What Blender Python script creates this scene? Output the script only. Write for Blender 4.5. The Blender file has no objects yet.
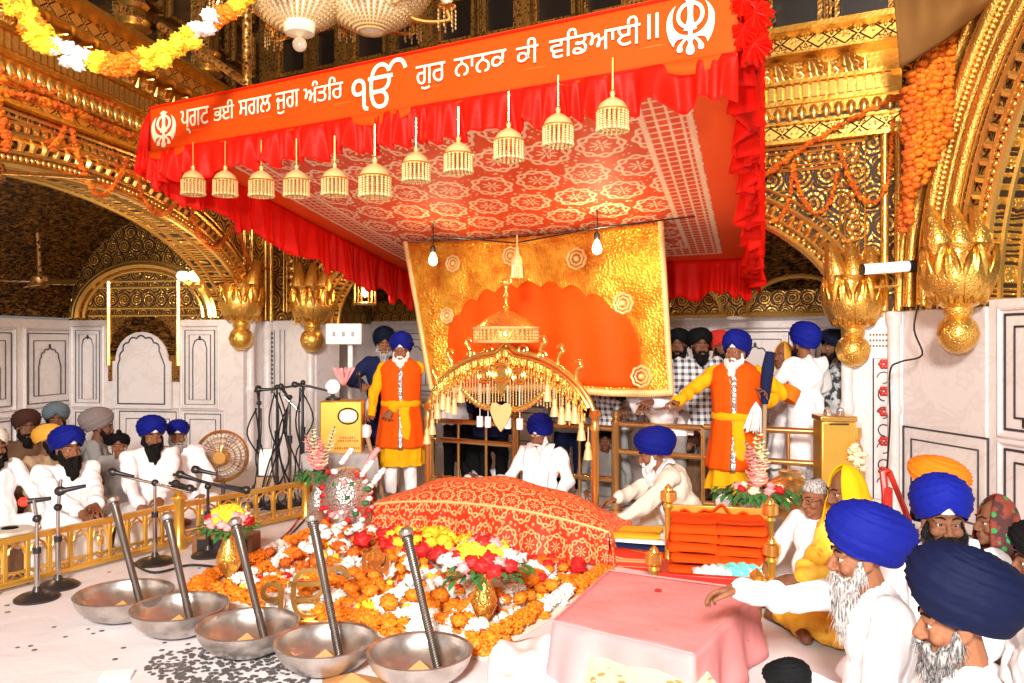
import bpy, math, random
import numpy as np
from mathutils import Vector, Matrix, noise
RND = random.Random(11)
SC = bpy.context.scene; COL = SC.collection
PI = math.pi; TAU = 2*PI
F = 820.0; H = 1.6; CX, CY = 512.0, 341.5
def P(px, py, D): return Vector(((px-CX)/F*D, D, H-(py-CY)/F*D))
def G(px, py, z=0.0): return P(px, py, (H-z)*F/(py-CY))
def lerp(a, b, t): return a+(b-a)*t
U = Vector((.87, -.49, 0)).normalized(); V = Vector((.49, .87, 0)).normalized()
UA = math.atan2(U.y, U.x)
def RZ(a): return Matrix.Rotation(a, 4, 'Z')
def RX(a): return Matrix.Rotation(a, 4, 'X')
def RY(a): return Matrix.Rotation(a, 4, 'Y')
def T(*p): return Matrix.Translation(Vector(p[0]) if len(p) == 1 else Vector(p))
def SCL(x, y=None, z=None):
    y = x if y is None else y; z = x if z is None else z
    return Matrix.Diagonal((x, y, z, 1))
def frame(p, d, up=(0, 0, 1)):          # matrix whose Z runs along d
    d = Vector(d).normalized(); up = Vector(up)
    if abs(d.dot(up)) > .98: up = Vector((0, 1, 0))
    x = up.cross(d).normalized(); y = d.cross(x)
    m = Matrix((x, y, d)).transposed().to_4x4(); m.translation = Vector(p); return m

# ------------------------------------------------------------ mesh builder
class MB:
    def __init__(s): s.v = []; s.f = []; s.uv = []; s.mi = []; s.n = 0
    def add(s, v, f, uv=None, M=None, mi=0):
        v = np.asarray([tuple(q) for q in v] if not isinstance(v, np.ndarray) else v, float).reshape(-1, 3)
        if M is not None:
            A = np.array(M); v = v @ A[:3, :3].T + A[:3, 3]
        s.v.append(v); s.uv.append(np.zeros((len(v), 2)) if uv is None else np.asarray(uv, float))
        n = s.n; s.f += [tuple(i+n for i in q) for q in f]; s.mi += [mi]*len(f); s.n += len(v); return s
    def grid(s, pts, nu, nv, cu=False, cv=False, uv=None, M=None, mi=0):   # pts[i*nv+j]
        f = []
        for i in range(nu if cu else nu-1):
            for j in range(nv if cv else nv-1):
                a = i*nv+j; b = ((i+1) % nu)*nv+j; c = ((i+1) % nu)*nv+(j+1) % nv; d = i*nv+(j+1) % nv
                f.append((a, b, c, d))
        return s.add(pts, f, uv, M, mi)
    def surf(s, fn, nu, nv, cu=False, cv=False, M=None, mi=0, uvs=None):
        pts = []; uv = []
        for i in range(nu):
            u = i/(nu if cu else nu-1)
            for j in range(nv):
                w = j/(nv if cv else nv-1)
                pts.append(tuple(fn(u, w))); uv.append(uvs(u, w) if uvs else (u, w))
        return s.grid(pts, nu, nv, cu, cv, uv, M, mi)
    def box(s, c, sz, M=None, mi=0):
        x, y, z = sz[0]/2, sz[1]/2, sz[2]/2
        v = [(c[0]+i*x, c[1]+j*y, c[2]+k*z) for i in (-1, 1) for j in (-1, 1) for k in (-1, 1)]
        return s.add(v, [(0, 1, 3, 2), (4, 6, 7, 5), (0, 4, 5, 1), (2, 3, 7, 6), (0, 2, 6, 4), (1, 5, 7, 3)], None, M, mi)
    def cyl(s, p0, p1, r0, r1=None, seg=12, M=None, mi=0):
        r1 = r0 if r1 is None else r1; p0 = Vector(p0); p1 = Vector(p1); m = frame(p0, p1-p0); L = (p1-p0).length
        v = []
        for k in range(seg):
            a = TAU*k/seg; v.append(m @ Vector((r0*math.cos(a), r0*math.sin(a), 0))); v.append(m @ Vector((r1*math.cos(a), r1*math.sin(a), L)))
        f = [(2*k, 2*((k+1) % seg), 2*((k+1) % seg)+1, 2*k+1) for k in range(seg)]
        f += [tuple(2*k for k in reversed(range(seg))), tuple(2*k+1 for k in range(seg))]
        return s.add(v, f, None, M, mi)
    def tube(s, pts, r, seg=8, closed=False, M=None, mi=0, flat=1.0):
        pts = [Vector(p) for p in pts]; n = len(pts); rs = r if isinstance(r, (list, tuple)) else [r]*n
        v = []; X = None
        for i, p in enumerate(pts):
            t = (pts[(i+1) % n]-pts[i-1]) if closed else (pts[min(i+1, n-1)]-pts[max(i-1, 0)])
            if t.length < 1e-9: t = Vector((0, 0, 1))
            t.normalize()
            if X is None:
                X = Vector((0, 0, 1)).cross(t)
                if X.length < .1: X = Vector((1, 0, 0)).cross(t)
            X = (X-t*X.dot(t)).normalized(); Y = t.cross(X)
            for k in range(seg):
                a = TAU*k/seg; v.append(p+X*(rs[i]*math.cos(a))+Y*(rs[i]*flat*math.sin(a)))
        nn = n if closed else n-1
        f = [(i*seg+k, i*seg+(k+1) % seg, ((i+1) % n)*seg+(k+1) % seg, ((i+1) % n)*seg+k) for i in range(nn) for k in range(seg)]
        if not closed: f += [tuple(reversed(range(seg))), tuple((n-1)*seg+k for k in range(seg))]
        return s.add(v, f, None, M, mi)
    def lathe(s, prof, seg=24, M=None, mi=0, wob=None):
        v = []
        for i, (r, z) in enumerate(prof):
            for k in range(seg):
                a = TAU*k/seg; rr = r*(wob(a, i/(len(prof)-1)) if wob else 1); v.append((rr*math.cos(a), rr*math.sin(a), z))
        n = len(prof)
        f = [(i*seg+k, i*seg+(k+1) % seg, (i+1)*seg+(k+1) % seg, (i+1)*seg+k) for i in range(n-1) for k in range(seg)]
        if prof[0][0] > 1e-5: f.append(tuple(reversed(range(seg))))
        if prof[-1][0] > 1e-5: f.append(tuple((n-1)*seg+k for k in range(seg)))
        uv = [(k/seg, i/(n-1)) for i in range(n) for k in range(seg)]
        return s.add(v, f, uv, M, mi)
    def sphere(s, c, r, seg=12, rings=8, M=None, mi=0):
        r = (r, r, r) if not hasattr(r, '__len__') else r; pv, pf = unit_sphere(seg, rings)
        A = T(c) @ SCL(*r); return s.add(pv, pf, None, (M @ A) if M is not None else A, mi)
    def prism(s, poly, z0, z1, M=None, mi=0):
        n = len(poly); v = [(x, y, z0) for x, y in poly]+[(x, y, z1) for x, y in poly]
        f = [tuple(reversed(range(n))), tuple(range(n, 2*n))]+[(i, (i+1) % n, n+(i+1) % n, n+i) for i in range(n)]
        return s.add(v, f, None, M, mi)
    def arrays(s): return np.concatenate(s.v), s.f
_us = {}
def unit_sphere(seg=12, rings=8):
    if (seg, rings) not in _us:
        v = [(0, 0, -1)]
        for i in range(1, rings):
            t = -PI/2+PI*i/rings
            for k in range(seg): a = TAU*k/seg; v.append((math.cos(t)*math.cos(a), math.cos(t)*math.sin(a), math.sin(t)))
        v.append((0, 0, 1)); f = []
        for k in range(seg):
            f.append((0, 1+(k+1) % seg, 1+k)); b = 1+(rings-2)*seg; f.append((b+k, b+(k+1) % seg, len(v)-1))
            for i in range(rings-2): a = 1+i*seg; f.append((a+k, a+(k+1) % seg, a+seg+(k+1) % seg, a+seg+k))
        _us[(seg, rings)] = (np.array(v), f)
    return _us[(seg, rings)]

RM = {}
def mat_of(root): return RM.get(root.name, Matrix.Identity(4))
def props(o, label, cat, group=None, kind=None):
    if label: o['label'] = label
    if cat: o['category'] = cat
    if group: o['group'] = group
    if kind: o['kind'] = kind
    return o
def thing(name, label, cat, loc=(0, 0, 0), rz=0.0, group=None):
    o = bpy.data.objects.new(name, None); COL.objects.link(o); o.empty_display_size = .05
    o.location = loc; o.rotation_euler = (0, 0, rz); RM[o.name] = T(loc) @ RZ(rz)
    return props(o, label, cat, group)
def build(name, mb, mats, parent=None, world=False, smooth=True, bevel=0, label=None, loc=None, M=None, solid=0, kind=None, sub=0):
    """one mesh object from a builder; world=True means its points are in room coordinates"""
    v, f = mb.arrays(); m = None
    if parent is not None and world: m = mat_of(parent).inverted()
    if loc is not None: m = T(loc).inverted()
    if m is not None: A = np.array(m); v = v @ A[:3, :3].T + A[:3, 3]
    me = bpy.data.meshes.new(name); me.from_pydata(v.tolist(), [], f)
    mats = mats if isinstance(mats, (list, tuple)) else [mats]
    for q in mats: me.materials.append(q)
    uvs = np.concatenate(mb.uv)
    if uvs.any():
        ul = me.uv_layers.new(name='UVMap'); li = np.empty(len(me.loops), np.int32); me.loops.foreach_get('vertex_index', li)
        ul.data.foreach_set('uv', uvs[li].astype(np.float32).ravel())
    if len(mats) > 1: me.polygons.foreach_set('material_index', np.array(mb.mi, np.int32))
    if smooth: me.polygons.foreach_set('use_smooth', np.ones(len(me.polygons), bool)); 
    me.update()
    o = bpy.data.objects.new(name, me); COL.objects.link(o)
    if parent is not None: o.parent = parent
    if loc is not None: o.location = loc
    if M is not None: o.matrix_local = M
    if bevel: b = o.modifiers.new('b', 'BEVEL'); b.width = bevel; b.segments = 2; b.limit_method = 'ANGLE'
    if solid: b = o.modifiers.new('s', 'SOLIDIFY'); b.thickness = solid; b.offset = 0
    if sub: b = o.modifiers.new('d', 'SUBSURF'); b.levels = b.render_levels = sub
    if smooth and not sub and smooth != 'all':
        try: me.set_sharp_from_angle(angle=math.radians(50))
        except Exception: pass
    if label: o['label'] = label
    if kind: o['kind'] = kind
    return o
def solo(name, mb, mats, label, cat, group=None, kind=None, **k):
    v = np.concatenate(mb.v); lo = v.min(0); hi = v.max(0)
    return props(build(name, mb, mats, loc=Vector(((lo[0]+hi[0])/2, (lo[1]+hi[1])/2, lo[2])), **k), label, cat, group, kind)
def struct(name, mb, mats, **k):
    o = build(name, mb, mats, **k); o['kind'] = 'structure'; return o
def copy_tree(o, parent=None):
    c = o.copy(); COL.objects.link(c)
    if parent is not None: c.parent = parent
    for ch in list(o.children): copy_tree(ch, c)
    return c
def put(o, loc, rz=None, label=None, sc=None):
    o.location = loc
    if rz is not None: o.rotation_euler = (0, 0, rz)
    if label: o['label'] = label
    if sc is not None: o.scale = (sc,)*3 if not hasattr(sc, '__len__') else sc
    return o

def glyph_faces(s, offset=0.0):
    """outlines of a line of lettering filled contour by contour, so overlapping strokes stay solid; returns verts, faces, outline loops"""
    from mathutils.geometry import tessellate_polygon
    c = bpy.data.curves.new('t', 'FONT'); c.body = s; c.size = 1; c.resolution_u = 6; c.offset = offset; c.fill_mode = 'NONE'
    o = bpy.data.objects.new('t', c); COL.objects.link(o); bpy.context.view_layer.update()
    me = bpy.data.meshes.new_from_object(o.evaluated_get(bpy.context.evaluated_depsgraph_get())); vs = [v.co.copy() for v in me.vertices]; nb = {}
    for e in me.edges:
        a, b = e.vertices; nb.setdefault(a, []).append(b); nb.setdefault(b, []).append(a)
    bpy.data.objects.remove(o); bpy.data.curves.remove(c); bpy.data.meshes.remove(me)
    seen = set(); loops = []
    for i in sorted(nb):
        if i in seen: continue
        lp = [i]; seen.add(i)
        while True:
            nx = [q for q in nb[lp[-1]] if q not in seen]
            if not nx: break
            if len(lp) == 1 and lp[0]+1 in nx: nx = [lp[0]+1]
            lp.append(nx[0]); seen.add(nx[0])
        if len(lp) > 2: loops.append(lp)
    area = lambda lp: .5*sum(vs[a].x*vs[b].y-vs[b].x*vs[a].y for a, b in zip(lp, lp[1:]+lp[:1]))
    def inside(p, lp):
        k = False
        for a, b in zip(lp, lp[1:]+lp[:1]):
            A, B = vs[a], vs[b]
            if (A.y > p.y) != (B.y > p.y) and p.x < (B.x-A.x)*(p.y-A.y)/(B.y-A.y)+A.x: k = not k
        return k
    big = max(loops, key=lambda l: abs(area(l))); sg = 1 if area(big) > 0 else -1
    outer = [l for l in loops if area(l)*sg > 0]; holes = [l for l in loops if area(l)*sg < 0]; faces = []
    for l in outer:
        hs = [h for h in holes if inside(vs[h[0]], l) and abs(area(h)) < abs(area(l))]; flat = l+[q for h in hs for q in h]
        for tr in tessellate_polygon([[vs[q] for q in l]]+[[vs[q] for q in h] for h in hs]): faces.append(tuple(flat[q] for q in tr))
    return np.array([tuple(v) for v in vs]), faces, loops
# ------------------------------------------------------------ node maths
NT = None
class S:
    def __init__(s, o): s.o = o
    def __add__(s, b): return m_('ADD', s, b)
    __radd__ = __add__
    def __mul__(s, b): return m_('MULTIPLY', s, b)
    __rmul__ = __mul__
    def __sub__(s, b): return m_('SUBTRACT', s, b)
    def __rsub__(s, b): return m_('SUBTRACT', b, s)
    def __truediv__(s, b): return m_('DIVIDE', s, b)
    def sin(s): return m_('SINE', s)
    def cos(s): return m_('COSINE', s)
    def abs(s): return m_('ABSOLUTE', s)
    def fr(s): return m_('FRACT', s)
    def fl(s): return m_('FLOOR', s)
    def sqrt(s): return m_('SQRT', s)
    def lt(s, b): return m_('LESS_THAN', s, b)
    def gt(s, b): return m_('GREATER_THAN', s, b)
    def mx(s, b): return m_('MAXIMUM', s, b)
    def mn(s, b): return m_('MINIMUM', s, b)
    def pw(s, b): return m_('POWER', s, b)
    def at2(s, b): return m_('ARCTAN2', s, b)
    def ss(s, lo, hi):
        n = NT.nodes.new('ShaderNodeMapRange'); n.interpolation_type = 'SMOOTHSTEP'; setin(n.inputs[0], s); n.inputs[1].default_value = lo; n.inputs[2].default_value = hi
        return S(n.outputs[0])
def setin(i, v):
    if isinstance(v, S): NT.links.new(v.o, i)
    elif hasattr(v, 'links') and not isinstance(v, (tuple, list)): NT.links.new(v, i)
    elif isinstance(v, (tuple, list)) and len(v) == 3 and i.type == 'RGBA': i.default_value = (*v, 1)
    else: i.default_value = v
def m_(op, a, b=None):
    n = NT.nodes.new('ShaderNodeMath'); n.operation = op; setin(n.inputs[0], a)
    if b is not None: setin(n.inputs[1], b)
    return S(n.outputs[0])
def coord(kind='Object'): return NT.nodes.new('ShaderNodeTexCoord').outputs[kind]
def sep(v):
    n = NT.nodes.new('ShaderNodeSeparateXYZ'); setin(n.inputs[0], v); return [S(q) for q in n.outputs]
def comb(x, y, z=0.0):
    n = NT.nodes.new('ShaderNodeCombineXYZ'); setin(n.inputs[0], x); setin(n.inputs[1], y); setin(n.inputs[2], z); return n.outputs[0]
def mapv(v, sc):
    n = NT.nodes.new('ShaderNodeMapping'); setin(n.inputs[0], v); n.inputs[3].default_value = sc if hasattr(sc, '__len__') else (sc,)*3; return n.outputs[0]
def tnoise(v, scale, detail=3, rough=.55, dist=0.0):
    n = NT.nodes.new('ShaderNodeTexNoise'); setin(n.inputs['Vector'], v); n.inputs['Scale'].default_value = scale; n.inputs['Detail'].default_value = detail
    n.inputs['Roughness'].default_value = rough; n.inputs['Distortion'].default_value = dist; return S(n.outputs[0])
def tvor(v, scale, feature='F1', rnd=1.0):
    n = NT.nodes.new('ShaderNodeTexVoronoi'); n.feature = feature; setin(n.inputs['Vector'], v); n.inputs['Scale'].default_value = scale
    n.inputs['Randomness'].default_value = rnd; return S(n.outputs['Distance'])
def mixc(f, a, b):
    n = NT.nodes.new('ShaderNodeMix'); n.data_type = 'RGBA'; setin(n.inputs[0], f); setin(n.inputs[6], a); setin(n.inputs[7], b); return n.outputs[2]
def pmat(name, fn=None, base=(.8, .8, .8), rough=.6, metal=0.0, spec=None, **k):
    """Principled material; fn() may return overrides built from nodes: base, rough, metal, height, strength, dist"""
    global NT
    m = bpy.data.materials.new(name); m.use_nodes = True; NT = m.node_tree; b = NT.nodes['Principled BSDF']
    d = dict(base=base, rough=rough, metal=metal); d.update(k)
    if fn: d.update(fn())
    setin(b.inputs['Base Color'], d['base']); setin(b.inputs['Roughness'], d['rough']); setin(b.inputs['Metallic'], d['metal'])
    if spec is not None: b.inputs['Specular IOR Level'].default_value = spec
    if 'sheen' in d: b.inputs['Sheen Weight'].default_value = d['sheen']
    if 'trans' in d: b.inputs['Transmission Weight'].default_value = d['trans']
    if 'alpha' in d: setin(b.inputs['Alpha'], d['alpha'])
    if 'sss' in d: b.inputs['Subsurface Weight'].default_value = d['sss']; b.inputs['Subsurface Radius'].default_value = (.02, .008, .004); b.inputs['Subsurface Scale'].default_value = .4
    if 'emis' in d: setin(b.inputs['Emission Color'], d['emis']); b.inputs['Emission Strength'].default_value = d.get('es', 1)
    if 'height' in d:
        n = NT.nodes.new('ShaderNodeBump'); n.inputs['Strength'].default_value = d.get('strength', .5); n.inputs['Distance'].default_value = d.get('dist', .01)
        setin(n.inputs['Height'], d['height']); NT.links.new(n.outputs[0], b.inputs['Normal'])
    return m
# ------------------------------------------------------------ materials
GOLD = (.95, .56, .12); GDARK = (.030, .012, .003)
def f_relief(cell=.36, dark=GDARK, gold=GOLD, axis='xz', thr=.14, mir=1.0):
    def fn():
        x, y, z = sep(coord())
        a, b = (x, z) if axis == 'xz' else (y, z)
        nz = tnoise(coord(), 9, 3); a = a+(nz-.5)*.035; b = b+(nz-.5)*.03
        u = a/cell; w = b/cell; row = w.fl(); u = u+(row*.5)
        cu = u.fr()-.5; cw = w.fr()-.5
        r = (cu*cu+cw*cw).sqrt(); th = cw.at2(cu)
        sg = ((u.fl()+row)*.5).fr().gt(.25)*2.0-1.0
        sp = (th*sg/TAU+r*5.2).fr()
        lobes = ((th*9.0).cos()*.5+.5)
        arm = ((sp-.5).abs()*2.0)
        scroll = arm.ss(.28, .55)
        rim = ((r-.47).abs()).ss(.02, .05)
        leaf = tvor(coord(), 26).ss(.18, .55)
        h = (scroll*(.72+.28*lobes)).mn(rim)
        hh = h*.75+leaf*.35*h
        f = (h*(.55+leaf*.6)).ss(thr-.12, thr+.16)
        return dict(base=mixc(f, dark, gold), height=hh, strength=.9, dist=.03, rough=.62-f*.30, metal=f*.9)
    return fn
M = {}
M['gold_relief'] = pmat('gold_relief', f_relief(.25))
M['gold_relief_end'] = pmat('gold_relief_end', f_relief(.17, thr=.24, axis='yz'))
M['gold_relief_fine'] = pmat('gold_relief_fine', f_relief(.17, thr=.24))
def f_frieze():
    x, y, z = sep(coord()); w = x/.22; c = w.fr()-.5; zz = (z/.16).fr()-.5
    r = (c*c*1.6+zz*zz).sqrt(); th = zz.at2(c)
    fl = (r-(.26+.09*(th*8.0).cos())).abs().ss(.015, .05)
    dia = (c.abs()+zz.abs()-.55).abs().ss(.02, .06)
    dots = tvor(coord(), 30).ss(.15, .4)
    h = fl.mn(dia)*(.5+dots*.5)
    f = h.ss(.2, .6)
    return dict(base=mixc(f, GDARK, GOLD), height=h, strength=.8, dist=.015, rough=.33, metal=.8)
M['gold_frieze'] = pmat('gold_frieze', f_frieze)
def f_plain():
    h = tnoise(coord(), 40, 4); return dict(base=mixc(tnoise(coord(), 7, 3).ss(.3, .7), (.75, .36, .05), GOLD), height=h, strength=.25, dist=.01, rough=.27, metal=.92)
M['gold'] = pmat('gold_plain', f_plain)
M['gold_bright'] = pmat('gold_bright', base=(1, .62, .16), rough=.26, metal=.9)
def f_chased():
    v = coord(); h = tvor(v, 60).ss(.1, .5); return dict(base=mixc(h, (.45, .2, .03), GOLD), height=h, strength=.6, dist=.006, rough=.3, metal=.9)
M['gold_chased'] = pmat('gold_chased', f_chased)
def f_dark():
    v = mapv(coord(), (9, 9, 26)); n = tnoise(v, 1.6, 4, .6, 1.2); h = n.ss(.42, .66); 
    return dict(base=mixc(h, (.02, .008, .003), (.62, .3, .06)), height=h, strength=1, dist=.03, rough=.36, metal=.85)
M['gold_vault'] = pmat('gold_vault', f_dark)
def f_umber():
    h = tvor(coord(), 24).ss(.1, .45); return dict(base=mixc(h, (.012, .006, .003), (.22, .1, .025)), height=h, strength=.8, dist=.02, rough=.4, metal=.6)
M['umber'] = pmat('umber_lattice', f_umber)
M['black_panel'] = pmat('black_panel', base=(.012, .008, .006), rough=.35)
M['umber_frame'] = pmat('umber_frame', lambda: dict(base=mixc(tvor(coord(), 30).ss(.15, .5), (.03, .012, .004), (.36, .17, .035)), height=tvor(coord(), 30), strength=.6, rough=.4, metal=.7))
def f_marble():
    v = coord(); n = tnoise(v, 2.2, 6, .6, 1.5); g = tnoise(v, 14, 4)
    return dict(base=mixc((n-.5).abs().ss(0, .05), (.70, .63, .61), mixc(g, (.73, .67, .655), (.79, .735, .72))), rough=.32)
M['marble'] = pmat('marble', f_marble)
M['inlay'] = pmat('black_inlay', base=(.03, .025, .03), rough=.35)
M['inlay_red'] = pmat('red_inlay', base=(.55, .03, .02), rough=.35)
def f_sheet():
    v = coord(); n = tnoise(v, 1.3, 4, .5, .6); w = tnoise(v, 260, 2)
    return dict(base=mixc(n, (.66, .61, .625), (.75, .71, .725)), height=tnoise(v, 3.5, 4, .5, 1.0)*.6+w*.02, strength=.35, dist=.05, rough=.85)
M['sheet'] = pmat('floor_sheet', f_sheet)
def cloth(name, c, rough=.85, fold=14, st=.25, weave=True, var=.12):
    def fn():
        v = coord(); n = tnoise(v, fold, 4, .55, .8)
        d = tuple(q*(1-var) for q in c)
        return dict(base=mixc(n, d, c), height=n+tnoise(v, 420, 1)*.05, strength=st, dist=.02, rough=rough)
    return pmat(name, fn, spec=.15)
M['white'] = cloth('white_cotton', (.92, .90, .91), var=.03)
M['cream'] = cloth('cream_cotton', (.72, .66, .55), var=.08)
M['grey'] = cloth('grey_cotton', (.30, .29, .28))
M['blue'] = cloth('royal_blue_voile', (.004, .009, .19), rough=.75, fold=9)
M['blue_light'] = cloth('bright_blue_voile', (.005, .012, .25), rough=.75, fold=9)
M['navy'] = cloth('navy_voile', (.003, .006, .02), rough=.75, fold=9)
M['midnight'] = cloth('midnight_voile', (.0025, .005, .028), rough=.75, fold=9)
M['black'] = cloth('black_cloth', (.004, .004, .005), rough=.8)
M['orange'] = cloth('saffron_cloth', (.80, .095, .002), fold=6)
M['yellow'] = cloth('yellow_cloth', (.88, .42, .006), fold=8)
M['mustard'] = cloth('mustard_cloth', (.80, .40, .02), fold=8)
M['red'] = cloth('red_satin', (.82, .008, .002), rough=.55, fold=7, st=.35)
M['redcap'] = cloth('red_turban_cloth', (.55, .03, .02))
M['turban_orange'] = cloth('orange_turban_cloth', (.90, .20, .01))
M['turban_ochre'] = cloth('ochre_turban_cloth', (.78, .38, .05))
M['turban_brown'] = cloth('brown_turban_cloth', (.06, .022, .015))
M['turban_slate'] = cloth('slate_turban_cloth', (.13, .17, .2))
M['turban_taupe'] = cloth('taupe_turban_cloth', (.24, .19, .18))
M['brown'] = cloth('brown_cloth', (.14, .075, .04))
M['darkblue'] = cloth('dark_blue_cloth', (.012, .018, .07))
M['tan'] = cloth('tan_cloth', (.45, .30, .18))
M['banner'] = cloth('orange_banner_satin', (.80, .06, .002), rough=.7, fold=3, st=.3)
M['gold_thread'] = pmat('gold_thread', base=(.88, .60, .26), rough=.5, metal=.25)
M['letter'] = pmat('cream_lettering', base=(.96, .80, .55), rough=.6)
def f_plaid():
    x, y, z = sep(coord()); a = (x*16.0).fr().gt(.55); b = (z*16.0).fr().gt(.55); return dict(base=mixc((a+b)*.5, (.75, .75, .75), (.05, .05, .08)), rough=.8)
M['plaid'] = pmat('plaid_cotton', f_plaid)
def f_camo():
    n = tnoise(coord(), 16, 3); return dict(base=mixc(n.ss(.42, .56), (.03, .03, .035), (.5, .52, .52)), rough=.8)
M['printed'] = pmat('printed_cotton', f_camo)
def f_shawl():
    n = tnoise(coord(), 12, 3); k = tvor(coord(), 18).ss(.2, .3); return dict(base=mixc(k, (.02, .22, .06), mixc(n.ss(.45, .55), (.05, .012, .01), (.2, .03, .015))), rough=.8)
M['shawl'] = pmat('red_green_shawl', f_shawl)
def f_floral():
    v = coord(); k = tvor(v, 11).ss(.16, .22); n = tnoise(v, 8, 3); return dict(base=mixc(k, (.62, .28, .02), mixc(n.ss(.5, .6), (.80, .44, .03), (.86, .52, .06))), rough=.8)
M['mustard_floral'] = pmat('mustard_floral', f_floral)
def skin(name, c):
    def fn():
        v = coord(); n = tnoise(v, 30, 4); return dict(base=mixc(n, tuple(q*.82 for q in c), c), height=tnoise(v, 260, 3), strength=.12, dist=.003, rough=.62, sss=.06)
    return pmat(name, fn, spec=.25)
M['skin'] = skin('skin_tan', (.27, .105, .05)); M['skin_dark'] = skin('skin_brown', (.20, .08, .04)); M['skin_fair'] = skin('skin_fair', (.70, .37, .23))
def hairm(name, a, b):
    def fn():
        n = tnoise(mapv(coord(), (150, 150, 26)), 1.0, 3); return dict(base=mixc(n.ss(.35, .65), a, b), height=n, strength=.7, dist=.006, rough=.8)
    return pmat(name, fn, spec=.12)
M['beard_white'] = hairm('white_beard', (.62, .58, .55), (.92, .90, .88)); M['beard_black'] = hairm('black_beard', (.003, .0025, .0025), (.012, .009, .008))
M['beard_grey'] = hairm('grey_beard', (.10, .09, .085), (.55, .52, .50)); M['strand'] = pmat('white_strand', base=(.50, .47, .45), rough=.7, spec=.1)
M['beard_salt'] = hairm('salt_beard', (.05, .045, .045), (.36, .34, .33))
M['eyewhite'] = pmat('eye_white', base=(.42, .38, .36), rough=.3); M['iris'] = pmat('dark_iris', base=(.02, .01, .008), rough=.15)
M['lip'] = pmat('lip', base=(.40, .14, .11), rough=.5)
M['brass'] = pmat('brass', base=(.86, .50, .14), rough=.28, metal=.95)
M['bronze'] = pmat('bronze_rail', base=(.78, .50, .20), rough=.25, metal=.9)
def f_steel():
    v = coord(); n = tnoise(v, 9, 5); return dict(base=mixc(n.ss(.3, .7), (.42, .37, .34), (.62, .57, .53)), rough=n*.25+.25, metal=.92, height=tnoise(v, 90, 2), strength=.08)
M['iron'] = pmat('worn_iron', f_steel)
def f_rod():
    x, y, z = sep(coord()); k = ((z*95.0+x.at2(y)/TAU*3.0).fr()-.5).abs()*2.0
    return dict(base=mixc(k, (.05, .042, .036), (.30, .26, .23)), metal=.9, rough=.35, height=k, strength=.55, dist=.003)
M['rod'] = pmat('twisted_iron', f_rod)
M['silver'] = pmat('silver_chased', lambda: dict(base=mixc(tvor(coord(), 55).ss(.1, .5), (.18, .16, .15), (.75, .72, .69)), height=tvor(coord(), 55), strength=.8, dist=.008, rough=.28, metal=.9))
M['chrome'] = pmat('chrome', base=(.55, .53, .52), rough=.18, metal=1)
M['dark_metal'] = pmat('dark_metal', base=(.05, .045, .045), rough=.35, metal=.6)
M['plastic_black'] = pmat('black_plastic', base=(.015, .014, .015), rough=.4)
M['red_foam'] = pmat('red_foam', base=(.75, .04, .02), rough=.8)
M['wood'] = pmat('brown_wood', lambda: dict(base=mixc(tnoise(mapv(coord(), (3, 30, 30)), 1, 3), (.16, .06, .02), (.32, .14, .05)), rough=.45))
M['redwood'] = pmat('red_painted_wood', base=(.5, .02, .01), rough=.4)
M['marigold'] = pmat('marigold', lambda: dict(base=mixc(tvor(coord(), 60).ss(.1, .6), (.62, .09, .002), (.90, .25, .004)), rough=.7))
M['marigold_deep'] = pmat('marigold_deep', lambda: dict(base=mixc(tvor(coord(), 60).ss(.1, .6), (.42, .05, .002), (.78, .15, .004)), rough=.7))
M['flower_yellow'] = pmat('yellow_petals', base=(.98, .66, .03), rough=.65)
M['flower_white'] = pmat('white_petals', base=(.92, .89, .84), rough=.65)
M['flower_red'] = pmat('red_petals', base=(.62, .012, .012), rough=.6)
M['flower_pink'] = pmat('pink_petals', base=(.90, .34, .34), rough=.6)
M['flower_cream'] = pmat('cream_petals', base=(.95, .80, .52), rough=.6)
M['leaf'] = pmat('green_leaf', lambda: dict(base=mixc(tnoise(coord(), 20, 2), (.01, .09, .02), (.06, .26, .06)), rough=.5))
M['halwa'] = pmat('brown_paper', lambda: dict(base=mixc(tnoise(coord(), 20, 4), (.40, .17, .05), (.55, .27, .09)), rough=.7))
M['coin'] = pmat('dull_coin', base=(.16, .15, .15), rough=.45, metal=.5)
M['glassbead'] = pmat('crystal_bead', base=(.95, .88, .72), rough=.12, metal=.1, emis=(1, .74, .38), es=.32)
M['pearl'] = pmat('pearl_bead', base=(.72, .47, .19), rough=.35, metal=.15)
M['bulb'] = pmat('lit_bulb', base=(1, .9, .7), emis=(1, .80, .40), es=14)
M['tube'] = pmat('tube_lamp', base=(.95, .93, .9), emis=(1, .93, .88), es=.9, rough=.4)
M['paper'] = pmat('white_paper', base=(.88, .85, .83), rough=.7)
M['pink'] = pmat('pink_satin', lambda: dict(base=mixc(tvor(coord('UV'), 13, rnd=.85).lt(.07), mixc(tnoise(coord(), 5, 3), (.70, .22, .23), (.78, .30, .30)), (.35, .03, .05)), rough=.6, height=tnoise(coord(), 7, 3), strength=.3, dist=.03))
M['brocade'] = pmat('cream_brocade', lambda: dict(base=mixc(tvor(coord(), 13).ss(.17, .30), (.55, .34, .10), (.84, .74, .52)), rough=.7, height=tvor(coord(), 13), strength=.3))
M['aqua'] = pmat('aqua_plastic', base=(.16, .66, .60), rough=.25)
M['clear'] = pmat('clear_plastic', base=(.75, .78, .78), rough=.2)
M['greyfabric'] = cloth('grey_cover', (.42, .40, .40))
def f_box(): 
    n = tnoise(coord(), 6, 3); return dict(base=mixc(n, (.75, .42, .06), (.90, .56, .11)), rough=.3, metal=.75)
M['goldbox'] = pmat('gold_sheet', f_box)
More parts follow.
